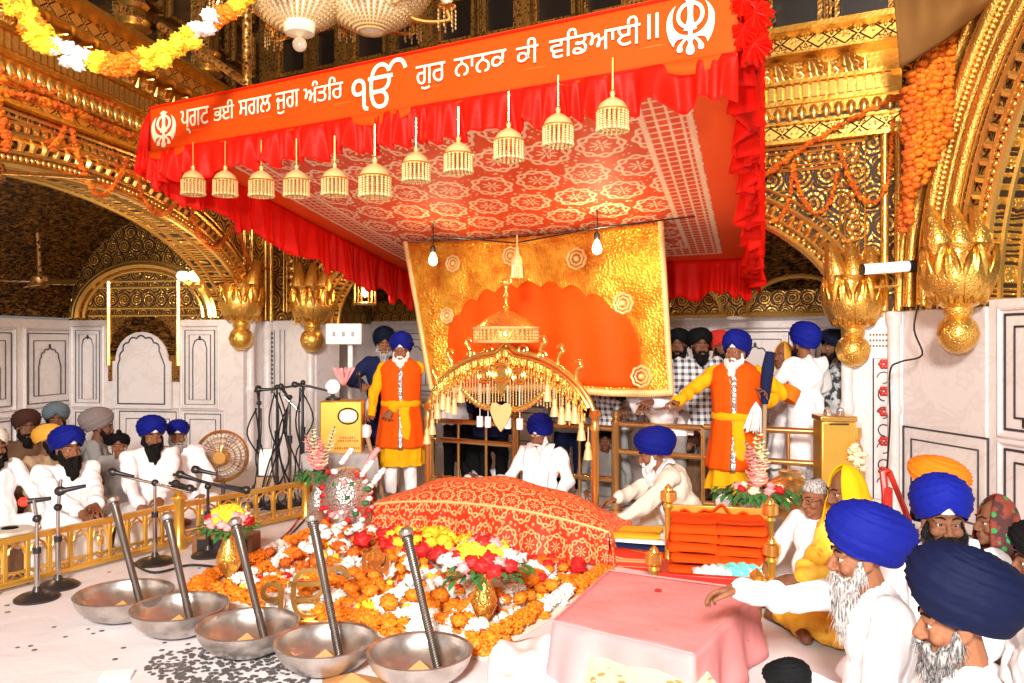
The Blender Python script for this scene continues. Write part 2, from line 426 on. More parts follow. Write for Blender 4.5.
def flower_rings(u, w, c):
    """quatre-lobed medallions on a square grid: line mask (1 on a line)"""
    row = (w/c).fl(); uu = u/c+row*.5; cu = uu.fr()-.5; cw = (w/c).fr()-.5
    r = (cu*cu+cw*cw).sqrt(); th = cw.at2(cu)
    lob = (th*8.0).cos()
    l1 = 1.0-(r-(.405+.03*lob)).abs().ss(.022, .045)
    l2 = 1.0-(r-(.335-.03*lob)).abs().ss(.020, .042)
    star = 1.0-(r-(.11+.10*lob)).ss(-.012, .018)
    core = 1.0-(r-.045).abs().ss(.008, .018)
    gu = ((uu+.5).fr()-.5); gw = ((w/c+.0).fr()-.5).abs()-.5
    return l1.mx(l2).mx(star*(1.0-core)), r
def f_canopy():
    u, w, _ = sep(coord('UV'))
    msk, r = flower_rings(u, w, .42)
    sprig = (1.0-tvor(coord('UV'), 11, rnd=.8).ss(.16, .24))*r.gt(.45)
    vine = (1.0-((w*9.0+(u*9.0).sin()*.8).sin()).abs().ss(.12, .3))*0.0
    edge = (u-.30).mn(4.25-u).mn(w-.25).mn(4.05-w)      # metres inside the plain hem
    ln = (1.0-(edge-.03).abs().ss(.012, .03)).mx(1.0-(edge-.34).abs().ss(.012, .03))
    inn = edge.gt(0.0)
    brd = edge.gt(.05)*edge.lt(.33)
    zig = 1.0-((((u+w)*6.0).fr()-.5).abs()*2.0-(((u-w)*6.0).fr()-.5).abs()*2.0).abs().ss(.12, .35)
    m = ((msk.mx(sprig).mx((1.0-tvor(coord('UV'), 19).ss(.16, .28))*.8))*(1.0-brd)).mx(zig*brd*.9).mx(ln)*inn
    fine = tnoise(coord('UV'), 60, 2).ss(.38, .62)
    base = mixc(inn, (.90, .10, .004), (.78, .085, .02))
    return dict(base=mixc(m*(.72+.28*fine), base, (1.0, .80, .54)), rough=.6, height=m, strength=.3, dist=.006)
M['canopy'] = pmat('canopy_brocade', f_canopy)
def f_rumalla():
    u, w, _ = sep(coord('UV'))
    msk, r = flower_rings(u+w*.13, w, .20)
    vine = 1.0-((w*40.0+(u*24.0).sin()*2.2).sin()).abs().ss(.1, .45)
    fine = tnoise(coord('UV'), 70, 2).ss(.35, .65)
    band = ((w/.52).fr()-.78).abs().lt(.10)
    stripe = ((w*34.0).fr()-.5).abs().lt(.2)
    leafy = 1.0-tvor(coord('UV'), 32).ss(.30, .46)
    m = msk.mx(leafy*.8*r.gt(.42))*(1.0-band)+band*(stripe*.6+vine*.4)
    return dict(base=mixc(m*(.35+.65*fine), (.68, .03, .006), (.92, .55, .20)), rough=.55, height=m, strength=.4, dist=.006)
M['rumalla'] = pmat('red_gold_brocade', f_rumalla)
def f_sequin():
    v = coord('UV'); k = tvor(v, 46); n = tnoise(v, 4, 4, .6); s = tnoise(mapv(v, (90, 12, 1)), 1, 2)
    return dict(base=mixc((n+s*.5).ss(.55, .95), (.62, .17, .004), (.92, .50, .05)), rough=.36, metal=.55, height=k, strength=.9, dist=.01)
M['sequin'] = pmat('gold_sequin_cloth', f_sequin)
M['panel_orange'] = cloth('plain_orange_satin', (.84, .085, .003), rough=.7, fold=2, st=.15)
M['rumalla_orange'] = cloth('folded_saffron', (.80, .07, .002), fold=10)
M['beige_drape'] = cloth('beige_drape', (.24, .11, .03), fold=4)
# ------------------------------------------------------------ the room
def wframe(p, d): return T(p[0], p[1], 0) @ RZ(math.atan2(d[1], d[0]))
PL = Vector((-3.2, 10.7)); PR = Vector((3.43, 7.2))
dB = (PR-PL).normalized(); LB = (PR-PL).length
dLf = Vector((.168, .986)).normalized(); LLf = 8.2; PLN = PL-dLf*LLf
dRt = Vector((.204, -.979)).normalized(); LRt = 5.2
WB = wframe(PL, dB); WL = wframe(PLN, dLf); WR = wframe(PR, dRt)
ZM = 1.87
def arch_z(s, A): c, a, z0, b = A; return z0+b*math.sqrt(max(0, 1-((s-c)/a)**2))
def arch_line(A, off, y, n=60, t0=0.0, t1=PI):
    c, a, z0, b = A; return [Vector((c-(a+off)*math.cos(t), y, z0+(b+off)*math.sin(t))) for t in [lerp(t0, t1, i/n) for i in range(n+1)]]
def arch_wall(name, W, L, A, zt, th=.45):
    c, a, z0, b = A; mb = MB(); xs = [0, max(0, c-a)]
    n = 56
    arc = [c-a*math.cos(PI*i/n) for i in range(n+1)]
    arc = [s for s in arc if 0 <= s <= L]
    def panel(cols):
        k = len(cols); v = []
        for s, zb in cols: v += [(s, 0, zb), (s, 0, zt), (s, th, zb), (s, th, zt)]
        f = []
        for i in range(k-1):
            p = 4*i; q = p+4; f += [(p, q, q+1, p+1), (p+2, p+3, q+3, q+2), (p, p+2, q+2, q), (p+1, q+1, q+3, p+3)]
        f += [(0, 1, 3, 2), (4*k-4, 4*k-2, 4*k-1, 4*k-3)]; mb.add(v, f)
    if c-a > 0: panel([(0, ZM), (c-a, ZM)])
    panel([(s, arch_z(s, A)) for s in arc])
    if c+a < L: panel([(c+a, ZM), (L, ZM)])
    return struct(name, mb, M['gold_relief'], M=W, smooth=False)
AB = (LB-3.58, 3.08, 1.82, 1.40)     # back arch, measured from the left corner
AL = (LLf-3.62, 3.06, 1.85, 1.17)
AR = (3.75, 2.80, 1.9, 2.9)
arch_wall('wall_back', WB, LB, AB, 3.45); arch_wall('wall_left', WL, LLf, AL, 3.45); arch_wall('wall_right', WR, LRt, AR, 5.2)
# upper gallery walls
def boxes(W, lst, mt, name, smooth=False, bevel=0):
    mb = MB()
    for c, s in lst: mb.box(c, s)
    return struct(name, mb, mt, M=W, smooth=smooth, bevel=bevel)
NTR = [0]
def trim(mb, mt, W, **k): NTR[0] += 1; return struct('trim_%d' % NTR[0], mb, mt, M=W, **k)
def acanthus(L, z0, h, y, step=.30):
    mb = MB(); n = int(L/step)
    for i in range(n):
        s = (i+.5)*step
        def fn(u, w):
            a = (u-.5)*2; hw = .50*step*(.25+.75*math.sin(PI*min(1, .22+w*.74))**.8)*(1+.16*math.cos(w*26))
            lift = .03+.11*w**2.2
            return (s+a*hw, y-lift+.045*abs(a)**1.5-.018*math.cos(a*8+w*3), z0+h*w*1.08*(1-.12*a*a)-.07*(w**7))
        mb.surf(fn, 17, 22)
        mb.tube([(s+step/2, y-.02-.05*w, z0+h*w*.8) for w in (0, .3, .6, .9)], [.018, .022, .018, .006], 6)
    return mb
def dentils(L, z0, h, y, step=.075, w=.045, d=.05):
    mb = MB()
    for i in range(int(L/step)): mb.box(((i+.5)*step, y-d/2, z0+h/2), (w, d, h))
    return mb
def lambrequin(L, z0, h, y, step=.105):
    mb = MB()
    for i in range(int(L/step)):
        s = (i+.5)*step; mb.sphere((s, y-.015, z0+h*.55), (step*.43, .035, h*.5), 8, 6)
    return mb
def beads(pts, r, step):
    mb = MB(); acc = 0
    for a, b in zip(pts[:-1], pts[1:]):
        L = (b-a).length; 
        while acc < L: mb.sphere(a.lerp(b, acc/L), r, 7, 5); acc += step
        acc -= L
    return mb
def cornice(W, L):
    boxes(W, [((L/2, -.02, 3.53), (L, .08, .16)), ((L/2, -.01, 4.29), (L, .30, .17))], M['gold_frieze'], 'trim_%d' % (NTR[0]+1)); NTR[0] += 1
    boxes(W, [((L/2, -.06, 3.44), (L, .12, .035)), ((L/2, -.05, 3.61), (L, .14, .025)), ((L/2, -.06, 3.785), (L, .2, .04)), ((L/2, -.06, 3.72), (L, .10, .12)),
              ((L/2, -.05, 3.87), (L, .16, .14)), ((L/2, -.09, 3.955), (L, .26, .035)), ((L/2, -.14, 4.395), (L, .42, .05)), ((L/2, -.1, 4.205), (L, .3, .02)), ((L/2, .05, 4.08), (L, .1, .24))], M['gold'], 'trim_%d' % (NTR[0]+1)); NTR[0] += 1
    trim(lambrequin(L, 3.60, .15, -.1), M['gold_bright'], W); trim(dentils(L, 3.81, .12, -.13), M['gold_bright'], W); trim(acanthus(L, 3.97, .25, -.0), M['gold_bright'], W)
cornice(WB, LB); cornice(WL, LLf)
def archivolt(W, L, A, zspr, ztop):
    cl = lambda pts: [p for p in pts if -.02 <= p.x <= L+.02]
    mb = MB()
    for off, y, r in ((.0, -.02, .035), (.10, -.03, .022), (.24, -.03, .028), (.33, -.02, .018)): mb.tube(cl(arch_line(A, off, y, 80)), r, 7)
    for t in (.12, .30, .42): mb.tube(cl(arch_line(A, .0, t, 60)), .025, 6)
    trim(mb, M['gold_bright'], W)
    trim(beads(cl(arch_line(A, .05, -.03, 90)), .026, .062), M['gold_bright'], W)
    lf = MB(); pts = cl(arch_line(A, .11, -.02, 150)); o = arch_line(A, .11, 0, 150)
    for i in range(1, len(pts)-1, 2):
        d = pts[i+1]-pts[i-1]; n = Vector((-d.z, 0, d.x)).normalized(); 
        if n.dot(pts[i]-Vector((A[0], 0, A[2]))) < 0: n = -n
        p = pts[i]; lf.tube([p, p+n*.05+Vector((0, -.03, 0)), p+n*.11], [.03, .034, .008], 6)
    trim(lf, M['gold_bright'], W)
archivolt(WB, LB, AB, 1.8, 3.4); archivolt(WL, LLf, AL, 1.8, 3.4); archivolt(WR, LRt, AR, 1.9, 5)
def spandrel(W, x0, x1, z0, z1):          # framed border around the relief above an arch
    mb = MB()
    for o in (0, .05, .17, .21):
        mb.tube([(x0+o, -.02, z0), (x0+o, -.02, z1-o), (x1-o, -.02, z1-o), (x1-o, -.02, z0)], .018 if o in (0, .21) else .012, 6)
    trim(mb, M['gold_bright'], W)
    l = MB(); n = int((x1-x0)/.1)
    for i in range(n): l.sphere((x0+.1+i*.1, -.02, z1-.11), (.038, .03, .045), 7, 5)
    for i in range(int((z1-z0)/.1)):
        for x in (x0+.11, x1-.11): l.sphere((x, -.02, z0+.05+i*.1), (.045, .03, .038), 7, 5)
    trim(l, M['gold_bright'], W)
spandrel(WB, .32, LB-.30, 1.98, 3.40); spandrel(WL, .5, LLf-.45, 2.0, 3.40)
# right wall ribs beside its arch
rib = MB()
for off, r in ((.36, .05), (.47, .035), (.62, .06), (.80, .05), (.92, .03)):
    rib.tube([p for p in arch_line(AR, off, -.05, 90) if 0 < p.x < LRt], r, 8)
trim(rib, M['gold_chased'], WR)
rb2 = MB(); pts = [p for p in arch_line(AR, .55, -.05, 260) if 0 < p.x < LRt]
for p in pts: rb2.sphere(p, .028, 6, 5)
trim(rb2, M['gold_bright'], WR)
# gallery above the cornice: lattice with dark framed openings
boxes(WB, [((LB/2, .35, 5.6), (LB+1, .3, 2.4))], M['umber'], 'wall_back_gallery'); boxes(WL, [((LLf/2, .35, 5.6), (LLf, .3, 2.4))], M['umber'], 'wall_left_gallery')
def gallery(W, L, n):
    fr = MB(); pn = MB(); cap = MB(); st = L/n
    for i in range(n):
        c = (i+.5)*st
        for z, h in ((4.72, .48), (5.32, .62), (6.1, .8)):
            for sx in (-.24, .24):
                x = c+sx*st; w = st*.36
                pn.box((x, .19, z), (w, .03, h*.72))
                for q in (-1, 1):
                    fr.box((x+q*w/2, .15, z), (.045, .08, h*.8)); fr.box((x, .15, z+q*h*.38), (w+.05, .08, .045))
                    fr.box((x+q*(w/2+.06), .17, z), (.02, .06, h*.9))
        xx = i*st; fr.box((xx, .08, 5.6), (.2, .22, 2.4)); cap.lathe([(.13, 0), (.17, .03), (.14, .06), (.16, .10), (.12, .14)], 12, T(xx, .04, 4.62)); cap.lathe([(.12, 0), (.15, .04), (.10, .09)], 12, T(xx, .04, 4.84))
    trim(fr, M['umber_frame'], W, smooth=False); trim(pn, M['black_panel'], W, smooth=False); trim(cap, M['gold_bright'], W)
gallery(WB, LB, 6); gallery(WL, LLf, 6)
cb = MB(); cb.box((0, 5.5, 6.75), (14, 16, .1)); struct('ceiling', cb, M['umber'], smooth=False)
fb = MB(); fb.box((0, 6, -.05), (16, 16, .1)); struct('floor', fb, M['sheet'], smooth=False)
# marble piers under the gold
def pier(W, x0, x1, y0, y1, z0=0, z1=ZM):
    mb = MB(); mb.box(((x0+x1)/2, (y0+y1)/2, (z0+z1)/2), (x1-x0, y1-y0, z1-z0)); trim(mb, M['marble'], W, smooth=False, bevel=.01)
def shaft(W, x, y, r):
    mb = MB(); mb.lathe([(r*1.5, 0), (r*1.5, .1), (r*1.1, .16), (r, .2), (r, .95), (r*1.3, .98), (r*1.3, 1.02), (r, 1.06), (r, 1.72), (r*1.3, 1.76), (r*1.4, 1.86)], 14, T(x, y, 0)); trim(mb, M['marble'], W)
c0, c1 = AB[0]-AB[1], AB[0]+AB[1]
pier(WB, -.02, c0, 0, .45); pier(WB, c1, LB+.02, 0, .45)
shaft(WB, c0-.07, -.03, .05); shaft(WB, LB-.07, -.03, .05); shaft(WB, .03, -.03, .05); shaft(WB, c1+.05, -.03, .05)
c1l = AL[0]+AL[1]; pier(WL, c1l, LLf+.0, 0, .45); pier(WL, -.2, AL[0]-AL[1], 0, .45); shaft(WL, c1l+.06, -.03, .05); shaft(WL, LLf-.06, -.04, .05)
pier(WR, 0, .95, 0, .45); pier(WR, .95, LRt, .02, .47, 0, ZM+.05)
# marble panels with black inlay outlines and cusped niches
def cusp(x0, x1, z0, z1, y=0, n=7):
    w = x1-x0; zs = z1-w*.55; pts = [Vector((x0, y, z0)), Vector((x0, y, zs))]
    m = (x0+x1)/2
    for i in range(1, n):
        t = i/n; 
        for k in range(4):
            q = t-1/n+(k+1)/(4*n); ang = PI*q; rr = 1+.10*abs(math.sin(ang*n/1.0*.5*2)); h = (z1-zs)*math.sin(ang)**.85
            pts.append(Vector((m-w/2*math.cos(ang)*(.86 if 0 < q < 1 else 1)*rr, y, zs+h*rr*.9+.02)))
    pts += [Vector((x1, y, zs)), Vector((x1, y, z0))]; return pts
def rect(x0, x1, z0, z1, y=0): return [Vector(p) for p in ((x0, y, z0), (x0, y, z1), (x1, y, z1), (x1, y, z0))]
def panel(W, x0, x1, z0, z1, y=-.005, niche=True, r=.008):
    mb = MB(); mb.tube(rect(x0, x1, z0, z1, y), r, 5, True); d = min(.09, (x1-x0)*.14); mb.tube(rect(x0+d, x1-d, z0+d, z1-d, y), r*.8, 5, True)
    if niche and x1-x0 > .25:
        mb.tube(cusp(x0+1.9*d, x1-1.9*d, z0+d, z1-2.2*d, y), r*.9, 5); mb.sphere(((x0+x1)/2, y, z1-1.75*d), (.02, .008, .03), 6, 5)
    trim(mb, M['inlay'], W)
    rz = MB(); rz.tube(rect(x0-.05, x1+.05, z0-.05, z1+.05, y+.003), .022, 6, True); trim(rz, M['marble'], W)
# left alcove
dp = 2.4
def alcove(W, L, A, x0, x1, lower, end=None):
    mb = MB()
    bz = 1.9; top = 3.35
    # quarter vault from the back of the arch wall down to the alcove's rear wall
    mb.surf(lambda u, w: (lerp(x0, x1, u), .45+(dp-.45)*math.sin(w*PI/2), bz+(top-bz)*math.cos(w*PI/2)), 2, 20)
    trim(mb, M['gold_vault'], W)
    rw = MB(); rw.box(((x0+x1)/2, dp+.06, ZM/2), (x1-x0+.4, .1, ZM)); trim(rw, M['marble'], W, smooth=False)
    for x in ((x0, x1)):
        s = 1 if x == x1 else -1
        g = MB(); n = 16; poly = [(.0, ZM), (dp, ZM)]+[(.45+(dp-.45)*math.sin(t), bz+(top-bz)*math.cos(t)) for t in [PI/2*(1-i/n) for i in range(n+1)]]+[(0, top)]
        v = [(x, p, q) for p, q in poly]+[(x+.1*s, p, q) for p, q in poly]; k = len(poly)
        g.add(v, [tuple(range(k)), tuple(reversed(range(k, 2*k)))]+[(i, i+k, (i+1) % k+k, (i+1) % k) for i in range(k)]); trim(g, M['gold_relief_end'], W, smooth=False)
        m2 = MB(); m2.box((x+.05*s, dp/2, ZM/2), (.1, dp, ZM)); trim(m2, M['marble'], W, smooth=False)
alcove(WL, LLf, AL, -.5, LLf-.62, True); alcove(WB, LB, AB, -.15, LB+.15, True)
for i in range(7):                                   # rear walls of the two alcoves
    x = 1.0+i*.98; panel(WL @ T(0, dp, 0), x, x+.72, .85, 1.70); panel(WL @ T(0, dp, 0), x, x+.72, .1, .68, niche=False)
for i in range(7):
    x = .25+i*1.02; panel(WB @ T(0, dp, 0), x, x+.8, .85, 1.72); panel(WB @ T(0, dp, 0), x, x+.8, .1, .68, niche=False)
sk = MB(); sk.box((LB/2, dp+.0, ZM+.02), (LB+.2, .12, .05)); sk.box((LB/2, dp+.0, .76), (LB+.2, .05, .05)); trim(sk, M['marble'], WB, smooth=False, bevel=.01)
gl = MB()
for i in range(3):                                   # gold lunettes above the back alcove's marble
    x = LB-1.2-i*1.5; 
    gl.tube([Vector((x-.6*math.cos(t), dp-.25, 1.95+.42*math.sin(t))) for t in [PI*i/24 for i in range(25)]], .03, 6); gl.tube([(x-.66, dp-.2, 1.93), (x+.66, dp-.2, 1.93)], .035, 6)
trim(gl, M['gold_bright'], WB)
gb = MB(); gb.box((LB/2, dp-.02, 2.18), (LB+.2, .06, .6)); trim(gb, M['gold_relief_fine'], WB, smooth=False)
# end wall of the left alcove, facing the camera: X runs from its outer corner to the arch pier
WE = WL @ T(LLf-.62, dp, 0) @ RZ(-PI/2)              # local x 0..dp towards the pier, y outwards
panel(WE, .10, .44, .82, 1.74); panel(WE, 1.62, 2.02, .82, 1.74); panel(WE, .10, .62, .1, .70, niche=False); panel(WE, 1.62, 2.1, .1, .7, niche=False); panel(WE, .72, 1.5, .1, .72, niche=False)
ni = MB(); ni.box((1.06, -.005, 1.5), (.98, .03, .80)); trim(ni, M['umber_frame'], WE, smooth=False)
nw = MB()
nw.add([(x, y, z) for y in (-.03, -.06) for x, z in [(.66, .76), (1.46, .76), (1.46, 1.35)]+[(1.06+.36*math.cos(t), 1.36+.36*math.sin(t)) for t in [PI*i/20 for i in range(21)]]+[(.66, 1.35)]], [tuple(range(25)), tuple(reversed(range(25, 50)))]+[(i, i+25, (i+1) % 25+25, (i+1) % 25) for i in range(25)])
trim(nw, M['marble'], WE, smooth=False)
no = MB(); no.tube(cusp(.74, 1.38, .82, 1.66, -.065), .01, 5); no.tube([(.74, -.065, .82), (1.38, -.065, .82)], .009, 5); trim(no, M['inlay'], WE)
lu = MB()
for r, t in ((.92, .05), (.82, .025), (.98, .03)): lu.tube([Vector((1.06-r*math.cos(q), -.03, 1.9+.72*r*math.sin(q))) for q in [PI*i/30 for i in range(31)]], t, 7)
for z in (1.93, 2.02, 2.28, 2.36): lu.tube([(.3, -.02, z), (1.85, -.02, z)], .02, 6)
for x in (.58, 1.54): lu.tube([(x, -.02, 1.3), (x, -.02, 2.36)], .03, 6)
trim(lu, M['gold_bright'], WE)
gr = MB(); gr.add([(1.06+.47*math.cos(t)*r, -.025-.01*(1-r), 1.42+.52*math.sin(t)*r) for r in (0, 1) for t in [PI*i/24 for i in range(25)]], [(i, i+1, 26+i, 25+i) for i in range(24)]); trim(gr, M['gold_vault'], WE, smooth=False)
# right wall marble panels, right pier inlay
panel(WR, 1.12, 2.6, .95, 1.80, y=.012, r=.011); panel(WR, 1.12, 2.6, .08, .80, y=.012, niche=False, r=.011)
ins = MB(); ins.tube(rect(.02, .98, .08, .86, -.008), .010, 5, True); ins.tube(rect(.12, .88, .18, .76, -.008), .008, 5, True); trim(ins, M['inlay'], WR)
il = MB(); xi = LB-.15
il.tube(rect(xi-.085, xi+.085, .2, 1.45, -.012), .006, 5, True)
for i in range(7):
    z = .35+i*.155; s = 1 if i % 2 else -1
    il.tube([(xi+s*.055*math.cos(t)*(1-t*.06), -.012, z+.05*math.sin(t)) for t in [q*.35 for q in range(15)]], .005, 5)
trim(il, M['inlay'], WB)
ir = MB()
for z in (.45, .72, .98, 1.16, 1.40):
    for k in range(6): a = TAU*k/6; ir.sphere((xi+.028*math.cos(a), -.012, z+.028*math.sin(a)), (.020, .008, .020), 6, 5)
trim(ir, M['inlay_red'], WB)
lt = MB()
for x in (.10, .28): lt.tube(rect(x-.04, x+.04, .9, 1.75, -.012), .006, 5, True)
for i in range(14): lt.sphere((.10, -.012, .95+i*.058), (.02, .008, .02), 6, 5)
trim(lt, M['inlay'], WB)
ws = MB()                                            # carved writing rows on the right pier, too worn to read
for r in range(3):
    for k in range(6): ws.box((LB-.26+k*.026, -.003, 1.66-r*.05), (.014, .006, .018))
trim(ws, M['beige_drape'], WB, smooth=False)
# corner colonnettes in gold above the marble
cg = MB()
for x in (.03, .12): cg.tube([(x, -.05, ZM), (x, -.05, 3.45)], .035, 8)
for x in (LB-.03, LB-.14): cg.tube([(x, -.05, ZM), (x, -.05, 3.45)], .035, 8)
trim(cg, M['gold_chased'], WB)
# lotus corbels under the arch springings
def corbel_parts():
    bud = MB()
    pr = [(.0, -.40), (.06, -.39), (.125, -.33), (.15, -.25), (.125, -.17), (.085, -.13), (.10, -.11), (.10, -.06), (.13, -.04), (.21, .04), (.255, .15), (.25, .25), (.20, .34), (.215, .37), (.23, .41), (.0, .41)]
    bud.lathe(pr, 40, wob=lambda a, t: 1+(.045*abs(math.sin(a*5)) if .55 < t < .85 else 0))
    pet = MB()
    for k in range(8):
        a = TAU*k/8
        def fn(u, w):
            q = (u-.5)*2; hw = .40*math.sin(PI*min(1, .18+w*.80))**.7; z = -.03+.43*w; r = .165+.105*math.sin(min(w, .8)*2.0)+.010*math.cos(q*8)-.03*w**4+(.02*(w**10))
            return (r*math.cos(a+q*hw), r*math.sin(a+q*hw), z)
        pet.surf(fn, 13, 10)
    return bud, pet
def corbel(px, py, D, label, sc=1):
    p = P(px, py, D); t = thing('lotus_corbel', label, 'corbel', p, 0, 'gold lotus corbels under the arches'); t.scale = (sc,)*3
    a, b = corbel_parts(); build('bud', a, M['gold_chased'], t); build('petals', b, M['gold'], t, solid=.008)
    if py: 
        s = MB()
        for k in (-1, 0, 1): s.tube([(k*.12, .04, .30), (k*.15, -.02, .42), (k*.17, .02, .56), (k*.18, .08, .70)], [.10, .10, .075, .04], 10)
        build('crest_leaves', s, M['gold_chased'], t)
corbel(958, 300, 6.25, 'large gold lotus corbel with round knob at the right arch, nearest of the corbels', 1.02)
corbel(853, 322, 7.3, 'gold lotus corbel half hidden beside the right marble pier and tube lamp')
corbel(241, 318, 10.05, 'gold lotus bud corbel ending the big left arch, above the white pier')
corbel(312, 320, 10.15, 'gold lotus bud corbel just above the white box and lantern at the back arch')
# ------------------------------------------------------------ canopy
FL, FR, BR, BL = P(150, 107, 6.4), P(738, -18, 4.1), P(752, 258, 8.3), P(408, 272, 10.4)
DROP = .24                                            # ceiling cloth hangs this far below the banner's top in front
CW, CD = (FR-FL).length, 4.3
def Cn(a, b, lift=0.0):
    p = FL.lerp(FR, a).lerp(BL.lerp(BR, a), b); return p-Vector((0, 0, DROP*(1-b)+.10*math.sin(PI*a)*math.sin(PI*b)-lift))
fdir = (FR-FL).normalized(); fh = Vector((fdir.x, fdir.y, 0)).normalized(); fout = Vector((fh.y, -fh.x, 0))   # towards the camera
can = thing('canopy', 'big red and orange brocade canopy with lettered banner and frilled edges above the dais', 'canopy', FL.lerp(BR, .5))
mb = MB(); mb.surf(lambda u, w: Cn(u, w), 60, 60, uvs=lambda u, w: (u*4.55, w*4.3))
build('ceiling_cloth', mb, M['canopy'], can, True, smooth='all', solid=.012)
mb = MB(); mb.surf(lambda u, w: Cn(u, w, .05), 30, 30); build('top_cloth', mb, M['banner'], can, True, smooth='all')
BH = .37
def Bn(a, h, out=0.0):                                # a along the banner, h metres below its top
    return FL.lerp(FR, a)-Vector((0, 0, h))+fout*(out+.0)
mb = MB(); mb.surf(lambda u, w: Bn(u, w*(BH-.03*math.sin(u*9)*0), .008*math.sin(u*40)*w), 120, 8); ban = build('banner', mb, M['banner'], can, True, smooth='all', solid=.01)
mb = MB()
for k in (0, 1): mb.surf(lambda u, w: Bn(u, .015+k*(BH-.03)+w*.012-.006, .014), 60, 2)
RM[ban.name] = RM[can.name]; build('piping', mb, M['red'], ban, True)
def a_of(px):
    k = (px-CX)/F; return (k*FL.y-FL.x)/((FR.x-FL.x)-k*(FR.y-FL.y))
LET = MB(); EMB = MB()
def put_text(s, pa, pb, h0, h1, mbx=LET, out=.02):
    v, fs, _ = glyph_faces(s, .004)
    lo, hi = v.min(0), v.max(0); a0, a1 = a_of(pa), a_of(pb)
    pts = [Bn(lerp(a0, a1, (q[0]-lo[0])/(hi[0]-lo[0])), lerp(h1, h0, (q[1]-lo[1])/(hi[1]-lo[1])), out) for q in v]
    mbx.add(pts, fs)
for s, a, b, h0, h1 in (('ਪ੍ਗਟ', 183, 211, .09, .27), ('ਭਈ', 216, 236, .075, .215), ('ਸਗਲ', 241, 273, .10, .215), ('ਜੁਗ', 278, 301, .10, .25), ('ਅੰਤਿਰ', 306, 345, .065, .215),
                        ('ਗੁਰ', 418, 447, .11, .26), ('ਨਾਨਕ', 456, 508, .11, .22), ('ਕੀ', 518, 540, .075, .22), ('ਵਿਡਆਈ', 551, 642, .07, .22), ('॥', 649, 660, .08, .21)):
    LET = MB(); put_text(s, a, b, h0, h1, LET); build('lettering', LET, M['letter'], ban, True, smooth=False, solid=.006)
LET = MB(); put_text('ੴ', 354, 409, .03, .33, LET); build('lettering', LET, M['letter'], ban, True, smooth=False, solid=.006)
for pa, pb, h0, h1 in ((154, 178, .06, .34), (668, 716, .02, .33)):
    EMB = MB(); put_text('☬', pa, pb, h0, h1, EMB); build('banner_emblem', EMB, M['letter'], ban, True, smooth=False, solid=.006)
tb = MB()
for pa, pb in ((146, 186), (352, 412), (664, 722)):   # rounded tabs under the emblems
    tb = MB(); tb.surf(lambda u, w: Bn(lerp(a_of(pa), a_of(pb), u), BH-.02+w*(.03+.05*math.sin(PI*u)**.6), .014), 16, 3)
    build('banner_tab', tb, M['banner'], ban, True, solid=.006)
def frill(fn, n, h, out, amp, plk, sc, seed, rows=9, down=Vector((0, 0, -1))):
    rr = random.Random(seed); ph = [rr.uniform(0, TAU) for _ in range(8)]; mb = MB()
    def f(u, w):
        s = u*plk; ph_ = s+.9*math.sin(s*.31+ph[0])+.5*math.sin(s*.73+ph[1]); pl = math.sin(ph_*TAU)
        dz = h*(.80+.22*abs(((u*sc+.25*math.sin(u*sc*2.1+ph[2])) % 1)-.5)*2-.06*math.sin(ph_*TAU*1.0))
        k = w**.7
        return fn(u)+down*(dz*w)+out*(amp*(pl*.8+.35*math.sin(ph_*TAU*2.3+ph[3]))*k+.05*k*math.sin(u*sc*TAU+ph[4])+.02)
    mb.surf(f, int(n), rows); return mb
sd = ((BR-FR).normalized()); sout = Vector((sd.y, -sd.x, 0)).normalized()
build('front_frill', frill(lambda u: Bn(u, BH-.02, -.01), 620, .25, fout, .045, 34, 13, 1), M['red'], can, True, smooth='all', solid=.006)
build('left_frill', frill(lambda u: Cn(0, u, .06*(1-u)), 420, .47, -sout, .05, 26, 9, 2), M['red'], can, True, smooth='all', solid=.006)
build('back_frill', frill(lambda u: Cn(u, 1, .0), 420, .42, fout, .05, 30, 5, 3), M['red'], can, True, smooth='all', solid=.006)
build('right_frill', frill(lambda u: Cn(1, u, .22*(1-u)+.02), 420, .40, sout, .07, 22, 11, 4), M['red'], can, True, smooth='all', solid=.006)
# bunched rosettes down the right edge
ros = MB(); n = 26
for i in range(n):
    b = i/(n-1)*.97; p = Cn(1, b, .05+.18*(1-b)) + sout*.06; r = .16 - .02*b; a0 = RND.uniform(0, TAU)
    def fn(u, w):
        a = u*TAU; rr = r*w*(1+.22*math.sin(a*7+a0)+.10*math.sin(a*11+i)); 
        return p+sd*(rr*math.cos(a))+Vector((0, 0, 1))*(rr*math.sin(a)*1.1-.06*w)+sout*(.07*(1-w)+.035*math.sin(a*7+a0+1)*w)
    ros.surf(fn, 44, 4, cu=True)
build('rosette_edging', ros, M['red'], can, True, solid=.005)
cor = MB()
for k in range(6):
    p = Bn(1.0+.012*(k % 2), -.02+.075*k, .02); r = .078
    cor.surf(lambda u, w: p+fh*(r*w*(1+.13*math.sin(u*TAU*13+k))*math.cos(u*TAU)*.9+.05)+Vector((0, 0, 1))*(r*w*(1+.13*math.sin(u*TAU*13+k))*math.sin(u*TAU))+fout*(.08*(1-w)+(.03*math.sin(u*TAU*13)+.03*math.sin(u*TAU*4+k))*w), 78, 4, cu=True)
build('corner_bunch', cor, M['red'], can, True, solid=.005)
build('corner_frill', frill(lambda u: FL.lerp(FR, -.045*(1-u))-Vector((0, 0, .03))+sd*.12*(1-u)-fout*.02, 80, .46, fout, .05, 4, 2, 6), M['red'], can, True, smooth='all', solid=.006)
